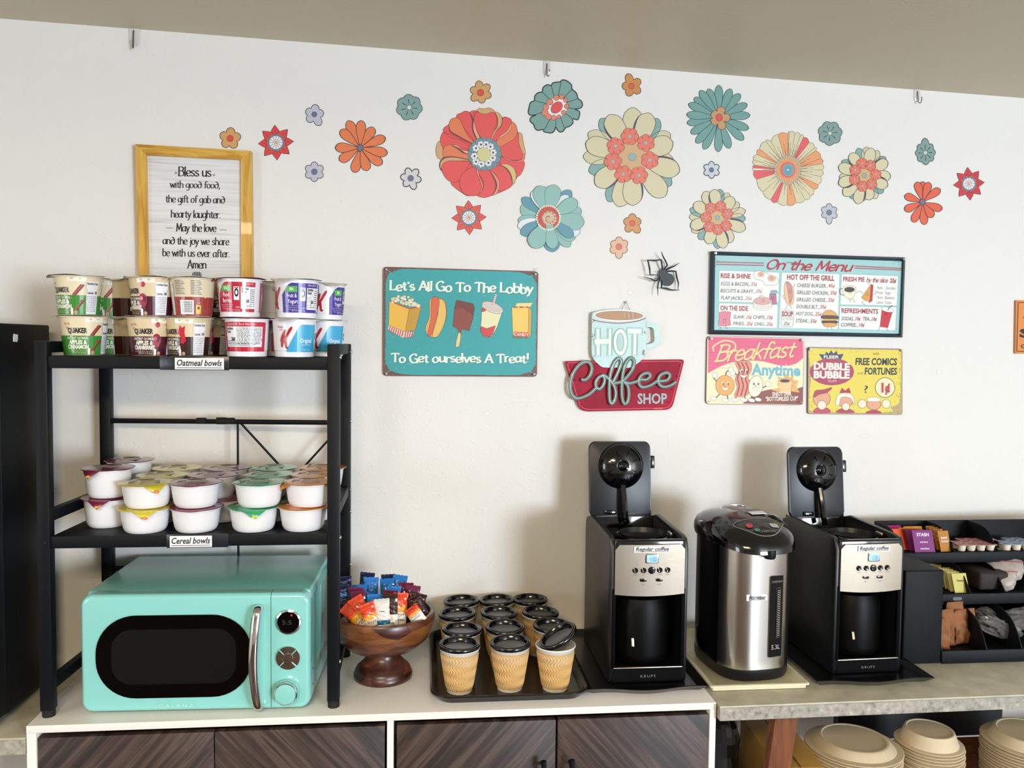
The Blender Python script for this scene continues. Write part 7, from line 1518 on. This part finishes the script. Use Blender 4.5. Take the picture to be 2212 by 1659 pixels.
def sachet(name, cat, label, grp, px, py, y, w, h, col, txt=None, tcol='#F0E6EE', lean=28, rz=0, th=.002, band=None, zmin=None):
    """flat sachet leaning back; px, py = its top middle"""
    t = onY(px, py, y + h * sin(R(lean))); s = B().box((0, 0, 0), (w, th, h), .0006, 1); ob = s.build(name, MS.setdefault(col, mat('sachet_' + col[1:], col, .5, coat=.1)), None)
    zc = t.z - h / 2 * cos(R(lean))
    if zmin is not None: zc = max(zc, zmin + h / 2 * cos(R(lean)) + .001)
    ob.location = (t.x, y + h / 2 * sin(R(lean)), zc); ob.rotation_euler = (R(-lean), 0, R(rz)); tag(ob, label, cat, grp)
    if txt or band:
        a = Art(lambda u, v, hh: V((u, -th / 2 - .0003 - hh, -v)), .0002)
        if band: a.poly([(-w / 2, band[0]), (w / 2, band[0]), (w / 2, band[1]), (-w / 2, band[1])], band[2], 1)
        for (s_, v, hg, ww) in (txt or []): a.text(s_, 0, v, hg, tcol, 2, w=ww, bold=.03)
        a.build('lettering', PRINT, ob)
    return ob
MS = {}; G1 = 'tea packets in the organizer'; f3 = CT + .231
sachet('tea_packet', 'tea packet', 'magenta tea packet at the back left of the top tier', G1, 1927, 1138, .15, .052, .06, '#C4117E', zmin=f3)
sachet('tea_packet', 'tea packet', 'orange tea packet at the far left of the top tier, beside the coffee maker', G1, 1944, 1149, .105, .052, .06, '#E4622C', zmin=f3)
sachet('tea_packet', 'tea packet', 'yellow tea packet behind the red ones in the top tier', G1, 1971, 1137, .135, .056, .06, '#E2A628', [('TEA', -.02, .006, .02)], '#C44A20', zmin=f3)
sachet('tea_packet', 'tea packet', 'amber tea packet in front of the yellow one', G1, 1960, 1143, .12, .056, .06, '#DB8A2A', zmin=f3)
sachet('tea_packet', 'tea packet', 'bright red tea packet in the middle of the top tier', G1, 1966, 1147, .105, .056, .06, '#C0202E', zmin=f3)
sachet('tea_packet', 'tea packet', 'plum tea packet right behind the purple front one', G1, 1975, 1152, .095, .058, .06, '#7A1E68', zmin=f3)
sachet('tea_packet', 'tea packet', 'bright purple tea packet with white lettering, foremost in the top tier', G1, 1990, 1160, .072, .060, .062, '#7D2478', [('STASH', -.014, .0085, .036), ('Acai Berry', .004, .004, .024), ('herbal blend', .022, .004, .026)], lean=20, zmin=f3)
G2 = 'raw sugar sachets in the organizer'
for i, (px, py, y, lb) in enumerate(((2011, 1138, .14, 'rearmost of the four golden brown sugar sachets'), (2018, 1145, .12, 'third golden brown sugar sachet from the front'), (2027, 1151, .10, 'second golden brown sugar sachet from the front'), (2036, 1157, .078, 'foremost golden brown sugar sachet with white crest'))):
    sachet('sugar_sachet', 'sugar packet', lb, G2, px, py, y, .034, .058, '#B5771E', [('RAW', -.006, .006, .02), ('SUGAR', .003, .005, .022)], lean=18, rz=6, zmin=f3)
G3 = 'yellow sweetener sachets in the organizer'; f2 = CT + .142
for i, (px, py, y, lb) in enumerate(((2012, 1218, .10, 'rearmost pale yellow sweetener sachet above the side compartment'), (2022, 1222, .085, 'second rear pale yellow sweetener sachet above the side compartment'), (2042, 1240, .045, 'pale yellow sweetener sachet just right of the side compartment'), (2049, 1245, .03, 'fourth sweetener sachet from the front in the middle tier'), (2056, 1250, .015, 'third sweetener sachet from the front in the middle tier'), (2060, 1255, .003, 'second sweetener sachet from the front in the middle tier'), (2070, 1257, -.012, 'foremost sweetener sachet with brown print, middle tier'))):
    sachet('sweetener_sachet', 'sweetener packet', lb, G3, px, py, y, .044, .052, '#D9D28A' if i % 2 else '#C9C06A', [('Sweet', -.004, .005, .02)] if i == 6 else None, '#6B4A30', lean=20, rz=4, zmin=f2)
# creamers
M['cream_pot'] = mat('creamer_cup_plastic', '#E6DCC8', .35, coat=.2)
LP = {'pink': ('#D9A6A4', '#B8464E'), 'blue': ('#A9B6CC', '#5470A8')}
for colr, n0, spots in (('pink', 0, [(2077, 1176, .085), (2098, 1176, .085), (2119, 1175, .085), (2140, 1174, .085), (2066, 1166, .115), (2087, 1166, .115), (2108, 1165, .115), (2129, 1164, .115), (2076, 1158, .145), (2097, 1157, .145), (2118, 1156, .145), (2137, 1156, .145)]), ('blue', 0, [(2174, 1172, .085), (2196, 1172, .085), (2218, 1171, .085), (2166, 1164, .115), (2188, 1163, .115), (2209, 1162, .115), (2176, 1156, .145), (2198, 1156, .145)])):
    pr = None
    for i, (px, py, y) in enumerate(spots):
        if pr is None:
            c = thing('creamer', 'x', 'creamer cup', (0, 0, 0), 'creamer cups in the organizer'); pr = c
            B().lathe([(0, 0), (.0085, 0), (.0095, .001), (.0118, .017), (0, .017)], 20).build('pot', M['cream_pot'], c)
            B().prism(rrect(.029, .029, .007, 4), .0172, .0178).build('foil_lid', mat(colr + '_foil', LP[colr][0], .35, .2, coat=.3), c)
            a = Art(lambda u, v, hh: V((u, -v, .0181 + hh)), .0002); a.text('creamer', 0, 0, .003, LP[colr][1], 1, w=.018, bold=.04); a.ell(.002, -.006, .009, .003, LP[colr][1], 1); a.build('lid_print', PRINT, c)
        else: c = dup(pr)
        p = onY(px, 1180, y); c.location = (p.x, y, f3 + .0015); c.rotation_euler = (0, 0, R(random.uniform(-6, 6)))
        row, col_ = i // (4 if colr == 'pink' else 3), i % (4 if colr == 'pink' else 3)
        c['label'] = '%s lidded creamer cup, %s row, %s from the left' % (colr, ('front', 'middle', 'rear')[min(row, 2)], ('first', 'second', 'third', 'fourth')[col_])
# dark stirrer bundle, bags and paper packs
def crumple(name, label, cat, c, size, m, seed, grp=None, amp=.22, nu=26, nv=16, rot=(0, 0, 0), flat=.6):
    rn = random.Random(seed); K = [(rn.uniform(2, 6), rn.uniform(2, 6), rn.uniform(2, 6), rn.uniform(0, 6)) for _ in range(5)]
    def f(u, v):
        t, q = 2 * pi * u, pi * (v - .5); d = V((cos(t) * abs(cos(q)) ** flat * (1), sin(t) * abs(cos(q)) ** flat, math.copysign(abs(sin(q)) ** flat, q)))
        n_ = sum(abs(sin(a * d.x + b * d.y + c_ * d.z + p)) for a, b, c_, p in K) / 5; s_ = 1 - amp + amp * 2 * (n_ - .3); return (d.x * size[0] / 2 * s_, d.y * size[1] / 2 * s_, d.z * size[2] / 2 * s_)
    ob = B().grid(f, nu, nv, True).build(name, m, None, ang=12); ob.location = c; ob.rotation_euler = rot; tag(ob, label, cat, grp); return ob
M['stir'] = mat('dark_brown_stirrers', '#241615', .7, noise=.6, nscale=160)
M['clear_bag'] = mat('clear_film', '#BDB9B8', .08, alpha=.2, coat=1); M['wrap'] = mat('milky_film', '#D9CEC6', .25, alpha=.65, coat=.4)
p = onY(2132, 1262, .03); ob = B().box((0, 0, 0), (.085, .11, .05), .008, 3).build('stirrer_pack', M['stir'], None); ob.location = (p.x, .055, f2 + .027); tag(ob, 'dark brown textured pack in the middle tier of the organizer', 'stirrers')
M['spoon'] = mat('white_plastic_spoon', '#D8D2CC', .35)
for i, (px, lb) in enumerate(((2170, 'wrapped cutlery packet foremost in the middle tier at the right edge'), (2192, 'wrapped cutlery packet behind, middle tier, cut by the right edge'))):
    p = onY(px + 14, 1250, .0 + .02 * i); c = thing('wrapped_cutlery', lb, 'cutlery', (p.x, .045 + .03 * i, f2 + .036 + .018 * i), 'clear wrapped cutlery in the middle tier'); c.rotation_euler = (R(24), 0, R(-18))
    w_ = crumple('film', None, None, (0, 0, 0), (.075, .13, .045), M['wrap'], 20 + i, amp=.1); w_.parent = c
    for k in range(3): B().tube([(-.02 + .018 * k, -.055, 0), (-.018 + .018 * k, .05, .004)], .0035, 6).build('utensil', M['spoon'], c)
    b = B(); b.box((0, -.02, .024), (.07, .002, .001)); b.build('red_stripe', mat('red_print', '#B8464E', .4), c)
M['paper_brown'] = mat('kraft_paper', '#8A5630', .7, noise=.25, nscale=30, bump=.5, bscale=30, bdist=.004)
f1 = CT + .023
for i, (px, py, y, w_, hh_, rz, lb) in enumerate(((2110, 1340, -.045, .05, .085, 8, 'rightmost kraft paper pack in the bottom tier'), (2096, 1338, -.06, .05, .088, 14, 'second kraft paper pack from the right in the bottom tier'), (2080, 1318, -.05, .055, .105, 4, 'tall rear kraft paper pack with red print in the bottom tier'), (2066, 1325, -.075, .05, .095, 16, 'kraft paper pack in the middle of the bottom tier'), (2050, 1345, -.095, .05, .078, -6, 'front left kraft paper pack in the bottom tier'), (2038, 1350, -.09, .03, .076, 30, 'narrow kraft paper pack against the side compartment'))):
    p = onY(px - 16, 1380, y)
    def f(u, v):
        x = (u - .5) * w_; z = v * hh_; e = min(1, v * 5, (1 - v) * 3.2); th = .012 * e + .0006; sd = 1 if False else 1
        return (x + .002 * sin(v * 9 + i), 0, z)
    nu, nv = 8, 12; b = B(); vs = []
    for sd in (-1, 1):
        for j in range(nv + 1):
            for k in range(nu + 1):
                u, v = k / nu, j / nv; e = min(1, v * 4 + .1, (1 - v) * 2.6 + .04); th = .010 * e * (1 - (2 * u - 1) ** 4) + .0006; wr = .0025 * sin(11 * u + 7 * v + i) * e + .0018 * sin(23 * v + 5 * u); vs.append(((u - .5) * w_ * (1 - .12 * v) + .003 * sin(6 * v + i), sd * th + wr, v * hh_))
    q = (nu + 1) * (nv + 1); fs = [(s_ * q + j * (nu + 1) + k, s_ * q + j * (nu + 1) + k + 1, s_ * q + (j + 1) * (nu + 1) + k + 1, s_ * q + (j + 1) * (nu + 1) + k) for s_ in (0, 1) for j in range(nv) for k in range(nu)]
    ob = b.faces(vs, fs).build('paper_pack', M['paper_brown'], None, ang=40); ob.location = (p.x, y, f1 + .001); ob.rotation_euler = (R(-6), 0, R(rz)); tag(ob, lb, 'paper packet', 'kraft paper packs in the organizer')
    if i == 2:
        a = Art(lambda u, v, hh: V((u, -.0135 - hh, -v)), .0003); a.text('THANK YOU', 0, -.060, .007, '#A8261F', 1, w=.034, bold=.03); a.build('red_print', PRINT, ob)
for i, (px, py, y, sz, rot, lb) in enumerate(((2150, 1345, -.04, (.10, .07, .05), (R(20), R(24), 0), 'clear bag of dark cutlery at the upper left of the bottom tier bin'), (2170, 1385, -.075, (.12, .06, .05), (0, R(20), 0), 'clear crinkled bag lying foremost in the bottom tier bin'), (2200, 1350, -.03, (.11, .07, .06), (R(-20), R(-16), 0), 'clear bag behind at the right edge of the bottom tier bin'))):
    p = onY(px, py, y); c = thing('cutlery_bag', lb, 'plastic bag', (p.x, y + .02, max(p.z, f1 + sz[2] / 2 + .012)), 'clear bags in the bottom tier'); c.rotation_euler = rot
    w_ = crumple('film', None, None, (0, 0, 0), sz, M['clear_bag'], 40 + i, amp=.3, nu=34, nv=20); w_.parent = c
    for k in range(3): B().tube(cr([(-sz[0] * .4, -.012 + .012 * k, -.004), (0, -.01 + .012 * k, .003), (sz[0] * .3, -.012 + .012 * k, 0)], 4), .004, 6).build('utensil', M['gloss_black'], c)
p = onY(1949, 1290, -.05)
ob = B().box((0, 0, 0), (.007, .14, .11), .001, rot=(0, R(4), 0)).build('napkin_stack', M['cup_paper'], None); ob.location = (p.x - .004, .0, CT + .058); tag(ob, 'white paper napkins wedged between the coffee maker and the organizer', 'napkins')

# ================================================================== UNDER THE RIGHT COUNTER
SZ = .58
M['leg_wood'] = ramp_mat('brown_stained_wood', [(.3, '#4A250A'), (.5, '#6E390F'), (.7, '#84491A')], .5, scale=(20, 20, 2), nscale=4, dist=.6)
M['dark_panel'] = mat('dark_storage_board', '#17171A', .6)
x0 = xb + .004
sh = thing('storage_shelf', 'low shelf with brown wooden leg under the grey counter', 'shelf', (1.5, -.1, 0))
B().box((.1, .03, SZ - .01), (1.7, .38, .02)).build('board', M['leg_wood'], sh)
l0, l1 = onY(1692, 1556, -.28), onY(1677, 1659, -.28); sl_ = (l0.x - l1.x) / (l0.z - l1.z); ztop = CT - .036; xt = l0.x + (ztop - l0.z) * sl_
B().faces([(xt - 1.5 - .027 * s_ + (z - ztop) * sl_ + (.054 * k if s_ else 0), yy + .1, z) for s_ in (1,) for k in (0, 1) for yy in (-.295, -.265) for z in (0.0, ztop)], [(0, 1, 5, 4), (2, 6, 7, 3), (0, 2, 3, 1), (4, 5, 7, 6), (1, 3, 7, 5), (0, 4, 6, 2)]).build('leg', M['leg_wood'], sh)
B().box((1.0, 0, ztop / 2), (.03, .03, ztop), .002).build('leg', M['leg_wood'], sh)
# plates: every plate of the three upturned stacks
M['bagasse'] = mat('pale_fibre_paper', '#D5C3A2', .75, bump=.15, bscale=120, bdist=.0006); M['bagasse2'] = mat('white_fibre_paper', '#D9D0C4', .7, bump=.15, bscale=120, bdist=.0006)
def weld(b): bmesh.ops.remove_doubles(b.bm, verts=b.bm.verts, dist=.00002); return b
def plate_mesh(r, h, m, nm): return weld(B().lathe([(r, 0), (r + .001, .0009), (r - .001, .0024), (r * .92, .0030), (r * .86, .0036), (r * .77, h * .7), (r * .72, h), (r * .70, h + .001), (r * .66, h + .001), (r * .64, h - .0008), (0, h - .0008)], 36)).build(nm, m, None, ang=30)
GRP = {}
for (px, py, y, r, h, n, pitch, nm, where, m) in ((1842, 1587, -.10, .118, .020, 46, .0072, 'paper_plate', 'left stack, beside the cardboard box', 'bagasse'), (2009, 1570, -.10, .082, .034, 40, .0078, 'paper_bowl', 'middle stack, under the counter', 'bagasse'), (2222, 1576, -.10, .110, .026, 42, .0078, 'paper_bowl', 'right stack, cut by the picture edge', 'bagasse')):
    c = onY(px, py, y); zt_ = min(c.z, CT - .06); n = int((zt_ - h - SZ - .002) / pitch) + 1; zt_ = SZ + .0015 + h + (n - 1) * pitch; base_ = plate_mesh(r, h, M[m], nm); rn = random.Random(n); first = True
    for k in range(n):
        ob = base_ if first else base_.copy()
        if not first: COL.objects.link(ob)
        else: first = False
        ob.location = (c.x + rn.uniform(-.0018, .0018), y + rn.uniform(-.0018, .0018), zt_ - h - k * pitch + (rn.uniform(-.0005, .0005) if k < n - 1 else 0)); ob.rotation_euler = (R(rn.uniform(-.6, .6)), R(rn.uniform(-.6, .6)), rn.uniform(0, 6))
        kd = 'plate' if 'plate' in nm else 'bowl'
        tag(ob, ('topmost upturned fibre %s of the %s' if k == 0 else 'upturned pale fibre %s lower down in the %s') % (kd, where), 'disposable ' + kd, None if k == 0 else 'upturned fibre %ss in the %s' % (kd, where.split(',')[0]))
        if k == 0: ob['group'] = 'topmost upturned plates and bowls'
M['carton'] = mat('ochre_cardboard', '#A8803A', .7, noise=.12, nscale=9)
bx = onZ(1768, 1640, .70); ob = thing('cardboard_box', 'ochre cardboard box on the shelf between wooden leg and plates', 'box', (.893, -.11, SZ), None)
B().box((0, 0, .065), (.115, .28, .13), .003).build('carton', M['carton'], ob); B().box((0, 0, .1306), (.003, .278, .0008)).build('flap_seam', M['leg_wood'], ob); ob.rotation_euler = (0, 0, R(-4))
b = crumple('black_bag', 'crumpled black bag in the dark corner beside the wooden leg', 'bag', (.74, -.06, SZ + .115), (.11, .24, .20), mat('black_bin_bag', '#0E0E10', .35), 77, amp=.25)
B_ = B().box((0, 0, 0), (.5, .03, .15), .003).build('dark_crate', M['dark_panel'], None); B_.location = (1.42, .14, SZ + .0755); tag(B_, 'black board standing against the wall behind the plate stacks', 'board')
